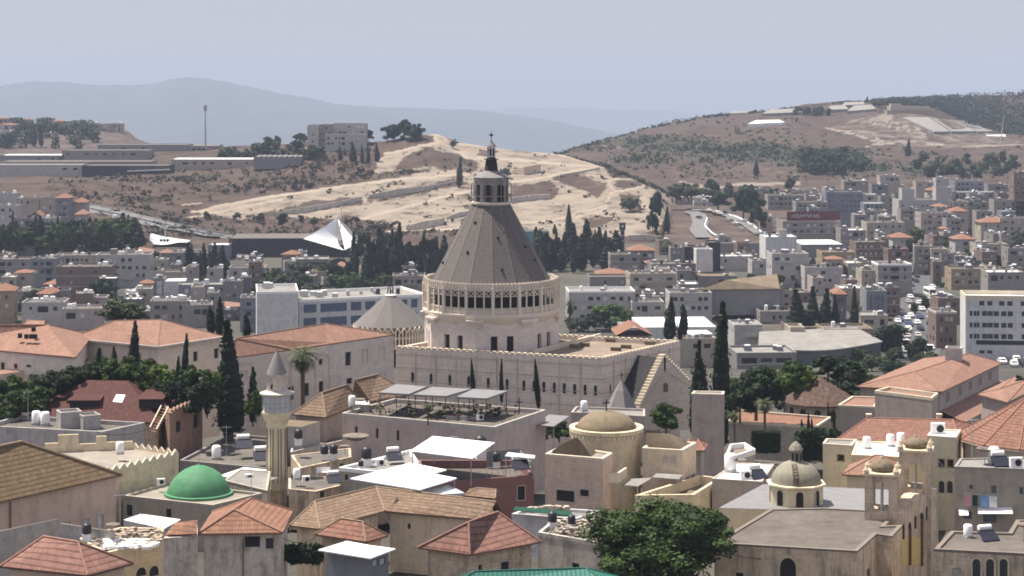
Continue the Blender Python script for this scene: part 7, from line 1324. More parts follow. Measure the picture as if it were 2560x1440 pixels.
# ------------------------------------------------------------------ trees: leaf-sized faces spread through each crown
TREE = {}
def leafcloud(centres, radii, per, size, rng, flat=0.0, up=0.0):
    V, Fc, T = [], [], []
    for c, r in zip(centres, radii):
        tone = rng.random()
        d = rng.normal(size=(per, 3)); d /= np.linalg.norm(d, axis=1)[:, None]; rad = r * (0.55 + 0.5 * rng.random(per) ** .6)
        p = np.array(c) + d * rad[:, None] * np.array([1, 1, 1 - flat])
        nrm = d + rng.normal(size=(per, 3)) * .55; nrm[:, 2] += up; nrm /= np.linalg.norm(nrm, axis=1)[:, None]
        a = np.cross(nrm, rng.normal(size=(per, 3))); a /= np.linalg.norm(a, axis=1)[:, None]; b = np.cross(nrm, a); s = size * (.6 + .8 * rng.random(per))
        for k in range(per):
            i = len(V); e, f = a[k] * s[k], b[k] * s[k] * .55
            V += [p[k] - e, p[k] + f, p[k] + e, p[k] - f]; Fc.append((i, i+1, i+2, i+3)); T += [min(1, max(0, tone * .75 + rng.random() * .35))] * 4
    return V, Fc, T
def crownmesh(name, V, Fc, T, mat, core=None):
    me = bpy.data.meshes.new(name); V = [tuple(v) for v in V]; Fc = list(Fc); T = list(T)
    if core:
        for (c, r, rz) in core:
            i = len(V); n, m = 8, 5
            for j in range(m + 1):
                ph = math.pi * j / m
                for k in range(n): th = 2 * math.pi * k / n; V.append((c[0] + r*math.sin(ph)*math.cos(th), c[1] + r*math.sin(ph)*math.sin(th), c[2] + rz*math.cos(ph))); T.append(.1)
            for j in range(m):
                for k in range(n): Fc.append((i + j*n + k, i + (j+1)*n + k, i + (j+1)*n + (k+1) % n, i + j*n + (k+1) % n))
    me.from_pydata(V, [], Fc); at = me.attributes.new('tone', 'FLOAT', 'POINT'); at.data.foreach_set('value', np.array(T, dtype=np.float32)); me.materials.append(MAT[mat]); return me
def trunkmesh(h, r, limbs, rng):
    mb = MB(); mb.tube((0, 0, -.7), (0, 0, h * .6), r, r * .7, 7)
    for k in range(limbs): a = 2*math.pi*k/limbs + rng.random(); mb.tube((0, 0, h * (.4 + .15*rng.random())), (math.cos(a)*h*.35, math.sin(a)*h*.35, h * (.85 + .3*rng.random())), r * .5, r * .18, 5)
    me = bpy.data.meshes.new('trunk'); me.from_pydata([tuple(v) for v in mb.v], [], mb.f); me.materials.append(MAT['bark']); return me
def mk_cypress(v):
    rng = np.random.default_rng(40 + v); C_, R_ = [], []; H = 1.0      # unit height, drawn for 14 m
    lean = rng.normal(size=2) * .12
    prof = [(0, .45), (.12, .85), (.3, 1.0), (.5, .9), (.7, .68), (.85, .42), (.95, .2), (1, .08)] if v != 2 else [(0, .7), (.1, 1.0), (.3, .92), (.55, .68), (.8, .36), (.95, .14), (1, .05)]
    for j in range(46):
        f = (j + .5) / 46; w = 1.35 * np.interp(f, [a for a, b in prof], [b for a, b in prof]) * (1 + .22*rng.normal()); a = rng.random() * 6.28; q = w * .42 * rng.random()
        C_.append((q*math.cos(a) + lean[0]*f*f*3, q*math.sin(a) + lean[1]*f*f*3, .9 + f * 13)); R_.append(max(.16, w * .72))
    V, Fc, T = leafcloud(C_, R_, 46, .26, rng, -.4, .4)
    me = crownmesh('crown', V, Fc, T, 'leaf_dark', [((lean[0]*f*f*3, lean[1]*f*f*3, .9 + 13*f), 1.2 * np.interp(f, [a for a, b in prof], [b for a, b in prof]), 1.6) for f in (.08, .2, .32, .44, .56, .68, .8, .9)])
    return me, trunkmesh(4, .22, 0, rng), 14.0, 2.9
def mk_broad(v, mat='leaf_mid', n=38, per=95, size=.35, dense=True, flat=.25):
    rng = np.random.default_rng(70 + v); C_, R_, core = [], [], []
    lobes = [np.array([2.1*math.cos(a), 2.1*math.sin(a), 3.0 + 2.6*rng.random()]) for a in np.linspace(0, 6.28, 6)[:5] + rng.random(5)*.7] + [np.array([.4, .2, 5.8]), np.array([-.3, .3, 3.6])]
    for j in range(n):
        if j % 4: q = lobes[j % len(lobes)] + rng.normal(size=3) * (.78, .78, .72); C_.append((q[0], q[1], max(.9, q[2]))); R_.append(.55 + .6*rng.random()); continue
        d = rng.normal(size=3); d /= np.linalg.norm(d); r = 3.1 * rng.random() ** .4 * (1.22 if rng.random() < .22 else 1); C_.append((d[0]*r*(1 - .2*max(0, d[2])), d[1]*r, 4.1 + d[2]*r*1.05)); R_.append(.75 + .75*rng.random())
    for c, r in zip(C_, R_): core.append((c, r * .45, r * .4))
    core.append(((0, 0, 4.2), 1.7, 1.9))
    V, Fc, T = leafcloud(C_, R_, per, size, rng, flat, .35)
    return crownmesh('crown', V, Fc, T, mat, core if dense else None), trunkmesh(5, .28, 4, rng), 8.4, 7.8
def mk_pine(v):
    rng = np.random.default_rng(90 + v); C_, R_, core = [], [], []
    for j in range(24): a = rng.random() * 6.28; r = 3.2 * rng.random() ** .5; C_.append((r*math.cos(a), r*math.sin(a), 7.2 + rng.random()*1.6 - r*.15)); R_.append(.9 + .5*rng.random())
    for c, r in zip(C_, R_): core.append((c, r * .7, r * .5))
    V, Fc, T = leafcloud(C_, R_, 50, .4, rng, .45, .4); return crownmesh('crown', V, Fc, T, 'leaf_dark', core), trunkmesh(8.5, .3, 5, rng), 9.6, 8.4
def mk_palm(v):
    rng = np.random.default_rng(120 + v); V, Fc, T = [], [], []
    for k in range(46):
        a = 2.4*k + rng.random()*.4; el = 1.25 - 2.1*(k/46) + rng.normal()*.12; L = 3.3 + rng.random()*.7; pts = []; p = np.array([0, 0, 8.0]); e = el; tone = .85 - .6*(k/46)
        for j in range(9): pts.append(p.copy()); e -= .19; p = p + np.array([math.cos(a)*math.cos(e), math.sin(a)*math.cos(e), math.sin(e)]) * L/9
        sd_ = np.array([-math.sin(a), math.cos(a), 0])
        for j in range(8):
            w = .5 * math.sin(math.pi * (j + .9) / 9.2)
            for s_ in (-1, 1): i = len(V); V += [pts[j], pts[j] + (pts[j+1] - pts[j])*.6, pts[j+1] + sd_*s_*w*1.2 - np.array([0, 0, w*.5]), pts[j] + (pts[j+1] - pts[j])*.5 + sd_*s_*w - np.array([0, 0, w*.45])]; Fc.append((i, i+1, i+2, i+3)); T += [tone] * 4
    me = crownmesh('crown', V, Fc, T, 'leaf_palm', [((0, 0, 7.7), .55, .7)]); mb = MB(); mb.tube((0, 0, -3), (0, 0, 7.4), .34, .26, 9)
    for k in range(14): mb.tube((0, 0, .4 + k*.5), (0, 0, .62 + k*.5), .36, .29, 9)
    tm = bpy.data.meshes.new('trunk'); tm.from_pydata([tuple(x) for x in mb.v], [], mb.f); tm.materials.append(MAT['bark']); return me, tm, 9.6, 7.0
for v in range(4): TREE['cypress%d' % v] = mk_cypress(v)
for v in range(3): TREE['broad%d' % v] = mk_broad(v); TREE['deep%d' % v] = mk_broad(v + 5, 'leaf_deep')
TREE['light0'] = mk_broad(11, 'leaf_light'); TREE['olive0'] = mk_broad(12, 'leaf_olive'); TREE['olive1'] = mk_broad(13, 'leaf_olive')
for v in range(2): TREE['pine%d' % v] = mk_pine(v); TREE['palm%d' % v] = mk_palm(v)
TREE['giant0'] = mk_broad(31, 'leaf_mid', 130, 300, .14)
NAMES = dict(cypress='cypress', broad='tree', deep='tree', light='tree', olive='tree', pine='pine_tree', palm='palm_tree', giant='tree')
rt = random.Random(77)
def tree(kind, px, ytop, ybase, wpx, label, Y=None, group=None, surf=None, lean=0.0):
    key = kind if kind[-1].isdigit() else kind + str(rt.randrange({'cypress': 4, 'broad': 3, 'deep': 3, 'olive': 2, 'pine': 2, 'palm': 2}.get(kind, 1)))
    cm, tm, H, W_ = TREE[key]
    if surf is not None: p = surf.at(px, ybase)
    elif Y: p = P(px, ybase, Y)
    else: p = gpy(px, ybase)
    h = (ybase - ytop) * p.y / F; w = wpx * p.y / F
    if 'cypress' in key: w *= rt.uniform(.8, 1.25); lean = lean or rt.uniform(-.035, .035)
    r = thing(NAMES[key.rstrip('0123456789')], label, 'palm' if 'palm' in key else 'tree', p, group); r.scale = (w / W_, w / W_, h / H); r.rotation_euler = (0, lean, rt.uniform(0, 6.28) if abs(lean) < .05 else 0)
    for nm, me in (('crown', cm), ('trunk', tm)):
        o = bpy.data.objects.new(nm, me); C.objects.link(o); o.parent = r
    return r
T_ = tree
T_('giant0', 1655, 1232, 1490, 345, 'large leafy green tree rising at the bottom between rubble roof and grey church roof', Y=170)
# cypresses of the convent garden and round the basilica
T_('cypress2', 578, 798, 1090, 100, 'tallest broad dark cypress left of the minaret', Y=252); T_('cypress0', 334, 803, 965, 44, 'forked dark cypress standing before the middle convent wing', Y=258); T_('cypress1', 460, 834, 1000, 24, 'slim cypress in front of the convent corner', Y=257); T_('cypress3', 443, 890, 1000, 20, 'shorter slim cypress beside the convent corner one', Y=256); T_('cypress0', 288, 866, 960, 18, 'thin young cypress left of the forked one', Y=256); T_('cypress2', 242, 870, 960, 46, 'squat dark cypress at the end of the salmon lean-to', Y=256); T_('cypress1', 632, 918, 1060, 34, 'small cypress between the tallest cypress and the minaret', Y=252); T_('cypress0', 382, 900, 990, 60, 'shaggy dark conifer behind the maroon mansard ridge', Y=256); T_('cypress1', 518, 930, 1040, 30, 'dark cypress tucked left of the tallest cypress', Y=254); T_('cypress3', 548, 742, 850, 30, 'dark cypress rising behind the convent roofs', Y=330); T_('cypress0', 528, 765, 840, 26, 'smaller cypress behind the convent roofs beside the dark one', Y=332); T_('cypress1', 617, 785, 850, 24, 'small cypress before the blank end of the white office', Y=340)
T_('cypress3', 1185, 898, 1000, 16, 'thin leaning cypress at the left of the basilica wall', Y=279, lean=-.07); T_('cypress1', 1254, 896, 1010, 17, 'thin upright cypress in front of the basilica wall', Y=277); T_('cypress3', 1347, 897, 1025, 22, 'dark leaning cypress before the middle of the basilica wall', Y=274, lean=-.08); T_('cypress1', 1804, 754, 1130, 64, 'very tall dark cypress right of the basilica gable', Y=285); T_('cypress2', 1738, 850, 1090, 54, 'dark cypress beside the basilica gable', Y=283); T_('cypress0', 1752, 878, 1080, 50, 'second dark cypress crowding the basilica gable', Y=281); T_('cypress2', 1674, 742, 850, 34, 'dark cypress in front of the white warehouse left end', Y=470); T_('cypress0', 1711, 760, 840, 26, 'shorter cypress in front of the white warehouse', Y=472); T_('cypress2', 1700, 790, 850, 20, 'small cypress between the two at the white warehouse', Y=471)
T_('cypress3', 2020, 1030, 1110, 12, 'tallest of three thin cypresses by the orange terrace', Y=262); T_('cypress1', 2007, 1048, 1108, 10, 'left thin cypress by the orange terrace', Y=262); T_('cypress1', 2030, 1045, 1105, 9, 'right thin cypress by the orange terrace', Y=262); T_('cypress3', 2070, 1005, 1090, 11, 'thin cypress before the round brown roof', Y=282); T_('cypress1', 2086, 1018, 1085, 10, 'thin cypress at the right foot of the round brown roof', Y=281)
for x, yt, yb, w, l in ((1995, 722, 835, 52, 'left dark tree of the clump beyond the curved office'), (2030, 716, 840, 48, 'second dark tree of the clump beyond the curved office'), (2062, 720, 842, 46, 'middle dark cypress of the clump beyond the curved office'), (2090, 735, 838, 40, 'bushy dark tree in the clump beyond the curved office'), (2136, 716, 842, 38, 'pointed dark cypress at the right end of the clump beyond the office')): T_('cypress2', x, yt, yb, w, l, Y=600)
# belts of conifers
FT = []
def belt(kinds, n, x0, x1, yt0, yt1, yb0, yb1, w0, w1, label, group, Y=None, surf=None, seed=1, sort=True):
    r_ = random.Random(seed)
    for k in range(n):
        f = (k + r_.random()) / n; x = x0 + (x1 - x0) * f; yb = r_.uniform(yb0, yb1)
        if surf is not None: p = surf.at(x, yb); w_ = r_.uniform(w0, w1) * p.y / F / 2; h_ = r_.uniform(yt0, yt1) * p.y / F; FT.extend((p + Vector((r_.uniform(-.5, .5)*w_, 0, z*h_)), w_*.75) for z in (.05, .3, .55)); continue
        T_(r_.choice(kinds), x, yb - (r_.uniform(yt0, yt1)), yb, r_.uniform(w0, w1), label, Y=Y + r_.uniform(-25, 25) if Y else None, group=group, surf=surf)
belt(['cypress', 'cypress', 'pine'], 50, 885, 1110, 70, 126, 680, 722, 22, 40, 'dark conifer in the dense belt left of the slate dome', 'conifer belt below the white tent', seed=3)
belt(['cypress', 'pine', 'deep'], 9, 822, 890, 40, 64, 685, 722, 22, 36, 'lower dark conifer at the left end of the belt under the tent', 'low conifers under the tent', seed=33)
belt(['deep', 'olive', 'broad', 'cypress'], 46, 10, 640, 18, 44, 645, 815, 18, 40, 'dark garden tree between the left town houses', 'garden trees of the left town', seed=34)
belt(['deep', 'olive', 'broad', 'cypress'], 60, 1580, 2560, 16, 40, 600, 830, 18, 38, 'dark garden tree between the right town houses', 'garden trees of the right town', seed=35)
belt(['deep', 'broad', 'deep'], 16, 1825, 2230, 60, 100, 985, 1030, 70, 110, 'dense dark tree in the grove behind the orange terrace', 'grove behind the orange terrace', Y=330, seed=36)
belt(['deep', 'olive', 'broad'], 12, 2130, 2330, 30, 50, 905, 960, 40, 60, 'tree round the street end beyond the salmon church', 'trees at the street end', seed=37)
belt(['cypress', 'cypress', 'deep'], 34, 1340, 1545, 55, 100, 640, 690, 24, 44, 'dark conifer in the belt right of the slate dome', 'conifer belt right of the dome', seed=4)
belt(['cypress'], 12, 470, 566, 62, 100, 676, 712, 16, 28, 'dark cypress in the row left of the trees below the tent', 'cypress row among the left houses', seed=5)
belt(['deep', 'broad', 'olive', 'cypress'], 44, -15, 345, 44, 84, 610, 634, 40, 66, 'dusky green tree in the belt under the left slope houses', 'tree belt under the left slope', Y=890, seed=6)
for x, yt, w, l in ((302, 532, 44, 'tall dark twin cypress clump before the highway'), (318, 536, 30, 'right trunk of the dark cypress clump before the highway'), (230, 545, 50, 'broad dark conifer left of the yellowish wall'), (205, 552, 40, 'dark conifer beside the broad one in the left belt'), (30, 528, 22, 'pointed conifer at the left edge slope'), (90, 540, 22, 'pointed conifer below the cream gable house'), (143, 540, 22, 'pointed conifer below the tall cream house')): T_('cypress2', x, yt, 612, w, l, Y=930)
belt(['deep', 'olive', 'broad'], 7, 320, 380, 22, 34, 590, 616, 26, 40, 'olive tree on the bank under the highway', 'bank trees under the highway', seed=8)
belt(['broad', 'deep', 'olive'], 26, 650, 1000, 30, 55, 700, 745, 38, 62, 'leafy tree in the park below the white tent', 'park trees behind the white office', seed=9)
for x, yt, yb, w, k, l in ((300, 735, 815, 110, 'olive0', 'big smoky blue green tree above the convent roofs'), (262, 690, 770, 70, 'deep0', 'dark tree against the brown grey slab'), (345, 770, 822, 60, 'olive1', 'lower bushy tree above the convent roofs'), (65, 740, 790, 50, 'deep1', 'dark bush tree beside the yellow beige house'), (820, 745, 830, 56, 'pine0', 'dark pine before the white office windows'), (1525, 748, 830, 110, 'broad1', 'large round green tree below the curved corner house'), (1470, 778, 832, 60, 'deep2', 'darker green tree left of the large round one'), (1560, 770, 830, 60, 'broad2', 'green tree right of the large round one'), (1430, 790, 835, 40, 'olive0', 'small olive tree by the drum of the dome'), (1672, 598, 660, 48, 'palm0', 'dark palm like tree left of the dark slabs'), (1858, 460, 540, 66, 'deep0', 'large dark tree cluster by the curved road, left'), (1880, 462, 550, 60, 'deep1', 'large dark tree cluster by the curved road, right'), (1895, 500, 570, 50, 'deep2', 'dark tree below the large cluster by the curved road'), (1690, 455, 505, 60, 'olive1', 'grey green tree by the hill end wall'), (1720, 450, 500, 60, 'olive0', 'second grey green tree by the hill end wall'), (1795, 470, 520, 70, 'deep0', 'tree beside the white roofed depot')):
    T_(k, x, yt, yb, w, l, Y=(330 if 'convent' in l else None) if yb > 600 else 1180 - (yb - 505) * 2)
for x, yt, yb, w, k, l in ((1665, 992, 1090, 96, 'broad0', 'dense round green tree at the foot of the basilica gable'), (1398, 1040, 1100, 76, 'broad1', 'green tree beside the grey canopy of the long terrace'), (1360, 1070, 1105, 50, 'deep0', 'dark shrub left of the cream church drum'), (1890, 900, 1040, 130, 'deep1', 'big dark green tree behind the plain tower block'), (1850, 940, 1050, 90, 'deep2', 'dark tree touching the tall cypress'), (1960, 900, 1010, 100, 'broad2', 'mid green tree left of the round brown roof'), (2018, 905, 970, 56, 'light0', 'bright yellow green round tree above the brown cone roof'), (1985, 890, 960, 70, 'broad0', 'light green tree behind the bright yellow green one'), (2222, 800, 900, 100, 'deep0', 'large dark tree by the street right of the curved office'), (2300, 838, 905, 60, 'deep1', 'dark tree at the near end of the street'), (2130, 890, 945, 90, 'deep2', 'dark tree under the curved office window bands'), (2070, 880, 950, 90, 'deep1', 'dark tree before the curved office'), (2050, 1075, 1150, 90, 'broad1', 'green tree beside the thin cypresses'), (1985, 1090, 1140, 60, 'deep0', 'dark tree right of the plain tower block'), (2358, 1240, 1320, 60, 'broad2', 'green tree between the taller bell tower and the apartment'), (2552, 930, 990, 40, 'deep2', 'dark tree at the right edge beside the salmon chapel')):
    T_(k, x, yt, yb, w, l, Y=300 if x in (2018, 1985) else 270 if yb > 940 and yb < 1110 else (236 if yb > 1200 else None))
for x, yt, yb, w, l in ((757, 862, 1010, 122, 'tall date palm in front of the convent wing'), (1912, 995, 1075, 70, 'palm over the orange terrace roof'), (1836, 1028, 1085, 56, 'palm beside the foot of the plain tower block'), (1070, 1006, 1050, 44, 'small palm on the long roof terrace'), (1425, 745, 842, 34, 'thin tall palm right of the dome drum')): T_('palm', x, yt, yb, w, l, Y=dict([(757, 264), (1070, 243), (1425, 420)]).get(x, 262))
# garden trees left, dense dark green
for k, (x, yt, yb, w, kd) in enumerate(((-10, 935, 1040, 110, 'deep'), (50, 930, 1030, 110, 'broad'), (100, 925, 1020, 100, 'deep'), (150, 915, 1010, 90, 'deep'), (195, 905, 990, 80, 'deep'), (30, 960, 1060, 120, 'broad'), (90, 950, 1040, 110, 'broad'), (225, 895, 975, 70, 'deep'), (270, 880, 975, 80, 'broad'), (310, 880, 980, 80, 'broad'), (365, 890, 985, 90, 'broad'), (410, 895, 990, 80, 'light'), (480, 895, 1000, 80, 'broad'), (520, 905, 1020, 80, 'broad'), (500, 940, 1050, 90, 'deep'), (440, 930, 1020, 80, 'deep'), (640, 960, 1050, 60, 'broad'), (400, 940, 1010, 70, 'deep'))):
    T_(kd, x, yt, yb, w, ('dense garden tree at the left edge below the salmon lean-to', 'bright leaved garden tree second from the left edge', 'dark garden tree third along the salmon lean-to', 'dark garden tree fourth along the salmon lean-to', 'dark garden tree at the end of the salmon lean-to', 'front garden tree at the left edge beside the mansard', 'front garden tree left of the mansard ridge', 'dark garden tree beside the squat cypress', 'green garden tree left of the forked cypress', 'green garden tree behind the forked cypress', 'green garden tree right of the forked cypress', 'yellow green garden tree before the middle convent wing', 'green garden tree below the convent corner', 'green garden tree left of the tallest cypress', 'dark garden tree at the feet of the slim cypresses', 'dark garden tree behind the mansard right end', 'green tree between tallest cypress and minaret', 'dark garden tree above the mansard dormer')[k], Y=254 - .6 * (yb - 975) * .2)
# trees on the sandy hill
for x, yt, yb, w, l in ((883, 356, 405, 22, 'first from the left of four dark cypresses under the hilltop school'), (906, 363, 410, 13, 'second of four dark cypresses under the hilltop school'), (920, 364, 411, 14, 'third of four dark cypresses under the hilltop school'), (943, 358, 405, 20, 'right one of four dark cypresses under the hilltop school'), (851, 366, 402, 18, 'short dark bush cypress left of the four under the school'), (1148, 392, 468, 24, 'lone tall cypress on the sandy hill left of the lantern'), (1422, 512, 585, 22, 'tall cypress on the lower sandy hill right of the dome'), (1387, 562, 586, 16, 'small cypress beside the teal shed'), (1435, 560, 588, 14, 'short cypress touching the tall one on the lower sandy hill'), (1666, 518, 590, 22, 'dark cypress at the end of the white edged wall'), (1490, 574, 650, 16, 'slim cypress right of the conifer belt'), (1540, 574, 640, 9, 'very thin cypress beside the slim clock tower')): T_('cypress2', x, yt, yb, w, l, surf=sandy if yb < 600 else None)
for x, yt, yb, w, k, l in ((985, 304, 356, 58, 'deep0', 'left umbrella pine on the sandy hilltop'), (1012, 294, 354, 46, 'deep1', 'tallest umbrella pine on the sandy hilltop'), (1038, 304, 356, 56, 'deep2', 'right umbrella pine on the sandy hilltop'), (968, 316, 356, 36, 'pine1', 'low pine at the left of the hilltop group'), (922, 318, 350, 28, 'deep0', 'round tree at the right end of the hilltop school'), (748, 326, 352, 36, 'deep1', 'round tree left of the hilltop school'), (760, 328, 352, 26, 'deep2', 'smaller round tree touching the hilltop school'), (672, 338, 372, 30, 'deep0', 'dark tree left on the hill ridge'), (694, 336, 368, 22, 'deep1', 'small dark tree on the hill ridge before the school'), (1262, 418, 448, 32, 'olive0', 'round grey green tree right of the lantern'), (1135, 345, 372, 22, 'olive1', 'pale bush on the hilltop path'), (1575, 490, 530, 50, 'olive0', 'dark bushy tree on the hill end'), (1640, 470, 560, 40, 'deep1', 'tall bushy tree by the hill end wall'), (1632, 520, 590, 34, 'deep2', 'dark tree at the lower hill end'), (705, 528, 570, 30, 'deep0', 'dark tree under the long stone retaining wall'), (652, 530, 556, 24, 'deep1', 'round dark tree left under the stone retaining wall'), (592, 530, 552, 24, 'deep2', 'round dark tree on the brown slope above the black hall'), (752, 536, 562, 18, 'deep0', 'small tree just left of the tent peak'), (893, 540, 562, 16, 'deep1', 'small tree right of the tent peak'), (516, 526, 548, 16, 'deep2', 'small dark tree on the pale path end'), (785, 540, 568, 26, 'olive1', 'grey green tree behind the tent')): T_(k, x, yt, yb, w, l, surf=sandy)
belt(['deep', 'pine', 'olive'], 22, 560, 800, 22, 40, 376, 404, 22, 42, 'dusky tree on the ridge left of the hilltop school', 'ridge trees left of the school', surf=sandy, seed=12)
belt(['deep', 'olive'], 34, -20, 240, 20, 46, 326, 378, 26, 44, 'dark tree on the far left hillside', 'trees under the left hill town', surf=lefth, seed=13)
for x, l in ((85, 'pointed conifer left of two on the far left hillside'), (103, 'pointed conifer right of two on the far left hillside')): T_('cypress2', x, 312, 366, 18, l, surf=lefth)
belt(['cypress', 'deep', 'pine'], 9, 1990, 2075, 14, 30, 284, 290, 12, 22, 'dark tree by the crest farm on the right hill', 'crest trees on the right hill', surf=right, seed=14)
for x, yt, yb, w, k, l in ((1803, 280, 293, 7, 'cypress1', 'tiny pointed cypress on the right hill crest'), (1793, 285, 295, 9, 'deep0', 'small bush tree left of the tiny crest cypress'), (1818, 284, 294, 8, 'deep1', 'small bush tree right of the tiny crest cypress'), (2168, 240, 256, 8, 'cypress2', 'thin dark tree on the crest above the farm'), (2270, 350, 392, 24, 'cypress2', 'dark tree in front of the pale path on the terraced hill'), (1890, 400, 440, 24, 'cypress2', 'lone dark conifer in the middle of the right hill'), (2220, 440, 480, 24, 'deep0', 'dark tree above the far row of houses'), (2140, 455, 500, 34, 'deep1', 'dark tree by the grey low workshop')): T_(k, x, yt, yb, w, l, surf=right)
belt(['deep', 'deep', 'pine'], 26, 2000, 2160, 26, 44, 396, 440, 24, 42, 'dark tree in the scrub wood on the right hill slope', 'scrub wood on the right hill', surf=right, seed=15)
belt(['deep', 'pine'], 20, 2290, 2540, 24, 40, 405, 450, 22, 40, 'dark tree in the row above the far right houses', 'trees above the far right houses', surf=right, seed=16)
belt(['deep', 'olive', 'broad'], 26, 2260, 2560, 26, 50, 545, 690, 30, 56, 'dark tree among the far right houses', 'trees among the far right houses', seed=17)
belt(['olive', 'deep'], 18, 1680, 2000, 12, 26, 470, 500, 18, 34, 'small tree along the sandy path at the hill foot', 'hill foot trees', surf=right, seed=18)
belt(['deep', 'broad', 'olive'], 22, 1560, 2380, 18, 34, 640, 800, 20, 40, 'small street tree between the town blocks', 'street trees in the town', seed=19)
# scrub and forest that nobody could count
def scatter(name, label, pts, size, mat, per=7, seed=1):
    rng = np.random.default_rng(seed); V, Fc, T = [], [], []
    for (p, s) in pts:
        v, f, t_ = leafcloud([(p.x, p.y, p.z + s*.35)], [s], per, min(s * .62, 1.3), rng, .35, .5); i = len(V); V += v; Fc += [tuple(a + i for a in q) for q in f]; T += t_
    me = crownmesh(name, V, Fc, T, mat); o = bpy.data.objects.new(name, me); C.objects.link(o); return tag(o, label, 'vegetation', None, 'stuff')
rs = random.Random(3); pts = []
while len(pts) < 2500:
    x, y = rs.uniform(120, 1680), rs.uniform(375, 592); a = np.array([[float(x)]]), np.array([[float(y)]])
    sandy_in = inpoly(*a, SAND[0])[0, 0]
    if sandy_in and rs.random() > .14: continue
    if any(polydist(*a, ln)[0, 0] < 6 for ln, w, v in PATHS): continue
    p = sandy.at(x, y)
    if p.y > 1400 or p.y < 960 or (noise.noise(Vector((p.x / 40, p.y / 40, 7.7))) < .05 and rs.random() < .8): continue
    pts.append((p, rs.choice((.6, .8, 1.1, 1.5, 2.3))))
scatter('hill_scrub', 'low dry scrub dotted over the sandy hill', pts, 1, 'leaf_scrub', 8, 2)
pts = []
while len(pts) < 1700:
    x = rs.uniform(1380, 2560); y = rs.uniform(270, 455); p = right.at(x, y); d_ = noise.noise(Vector((p.x / 90, p.y / 90, 3.1)))
    g = 0.0
    for cx_, cy_, rx, ry in ((1640, 360, 170, 24), (1850, 380, 190, 28), (2050, 395, 140, 30), (2120, 420, 120, 20), (1480, 365, 90, 16), (2380, 425, 160, 22), (1600, 395, 90, 16)): g = max(g, 1.2 - math.hypot((x - cx_) / rx, (y - cy_) / ry))
    if rs.random() > .10 + max(0, g) + d_ * .3 or inpoly(np.array([[x]]), np.array([[y]]), MOUND)[0, 0]: continue
    pts.append((p, rs.choice((1.2, 1.7, 2.2, 3.0)) * (1.15 if g > .3 else .9)))
for k in range(220): x = rs.uniform(1385, 2190); yy = np.interp(x, [1390, 1500, 1620, 1800, 1920, 2100, 2190], [386, 352, 317, 286, 276, 256, 250]); pts.append((right.at(x, yy + 3.5), rs.uniform(1.5, 3.0)))
scatter('slope_scrub', 'dark scrub and bushes over the right hill', pts, 1, 'leaf_deep', 9, 5)
pts = []
for k in range(2600):
    x = rs.uniform(2185, 2700); f = rs.random() ** .8; ylo = np.interp(x, [2185, 2240, 2340, 2420, 2520, 2560, 2700], [262, 258, 268, 306, 338, 350, 380]); yhi = np.interp(x, [2185, 2280, 2400, 2560, 2700], [252, 247, 239, 231, 226]); yy = yhi + (ylo - yhi) * f
    Y = 2600 - 520 * f; p = P(x, yy, Y); pts.append((p, rs.uniform(3.0, 5.2)))
scatter('forest', 'dark pine forest covering the ridge at the far right', pts, 1, 'leaf_dark', 12, 7)
scatter('far_trees', 'dark trees scattered over the distant ridges and hill feet', FT, 1, 'leaf_deep', 60, 6)
# garden scrub at the foot of the near houses, ivy hedge
pts = []
for k in range(260): x = rs.uniform(2000, 2090); pts.append((P(x, rs.uniform(1085, 1150), 250), rs.uniform(.5, .9)))
for k in range(160): pts.append((P(rs.uniform(720, 800), rs.uniform(1372, 1405), 174), rs.uniform(.3, .55)))
scatter('garden_shrubbery', 'mixed garden shrubs between the near houses', pts, 1, 'leaf_deep', 22, 9)
t = thing('hedge', 'clipped dark green hedge block right of the plain tower block', 'hedge', P(1915, 1130, 246)); rng = np.random.default_rng(8); V, Fc, T = leafcloud([(x * .4 - 1.4, 0, z * .5 + .3) for x in range(8) for z in range(5)], [.5] * 40, 60, .16, rng); me = crownmesh('foliage', V, Fc, T, 'leaf_deep', [((x * .4 - 1.4, 0, z * .5 + .3), .42, .42) for x in range(8) for z in range(5)]); o = bpy.data.objects.new('foliage', me); C.objects.link(o); o.parent = t
# ------------------------------------------------------------------ cars in the street, on the curved road and in the car park
def b_car(r, paint='white_paint'):
    pr = [(-2.15, .35), (-2.15, .78), (-1.3, .9), (-.75, 1.38), (.9, 1.42), (1.6, .98), (2.1, .9), (2.15, .35)]; mb = MB(); L_ = [Vector((-.86, y, z)) for y, z in pr]; R_ = [Vector((.86, y, z)) for y, z in pr]; n = len(pr)
    mb.face(*L_); mb.face(*reversed(R_))
    for k in range(n): mb.face(L_[k], R_[k], R_[(k+1) % n], L_[(k+1) % n])
    mb.build('body', paint, r); mb = MB()
    for s_ in (-.868, .868): mb.face((s_, -1.15, .93), (s_, -.72, 1.32), (s_, .85, 1.35), (s_, 1.45, .98))
    mb.face((-.74, -1.27, .93), (.74, -1.27, .93), (.7, -.8, 1.36), (-.7, -.8, 1.36)); mb.face((.74, 1.56, 1.02), (-.74, 1.56, 1.02), (-.7, .95, 1.4), (.7, .95, 1.4)); mb.build('windows', 'glass', r)
    for x in (-.8, .8):
        for y in (-1.35, 1.35): MB().tube((x - .1, y, .32), (x + .1, y, .32), .32, n=8).build('wheel', 'black_plastic', r)
PR = {}
def car(label, p, yaw, paint, group):
    if paint not in PR: r = thing('parked_car', label, 'car', (0, 0, 0), group); b_car(r, paint); PR[paint] = r
    else: r = copy_thing(PR[paint], label, group)
    r.location = p; r.rotation_euler = (0, 0, yaw); return r
PAINTS = ['white_paint', 'white_paint', 'white_paint', 'metal', 'black_plastic', 'coping', 'blue_paint']; CN = dict(white_paint='white', metal='grey', black_plastic='black', coping='silver', blue_paint='dark blue')
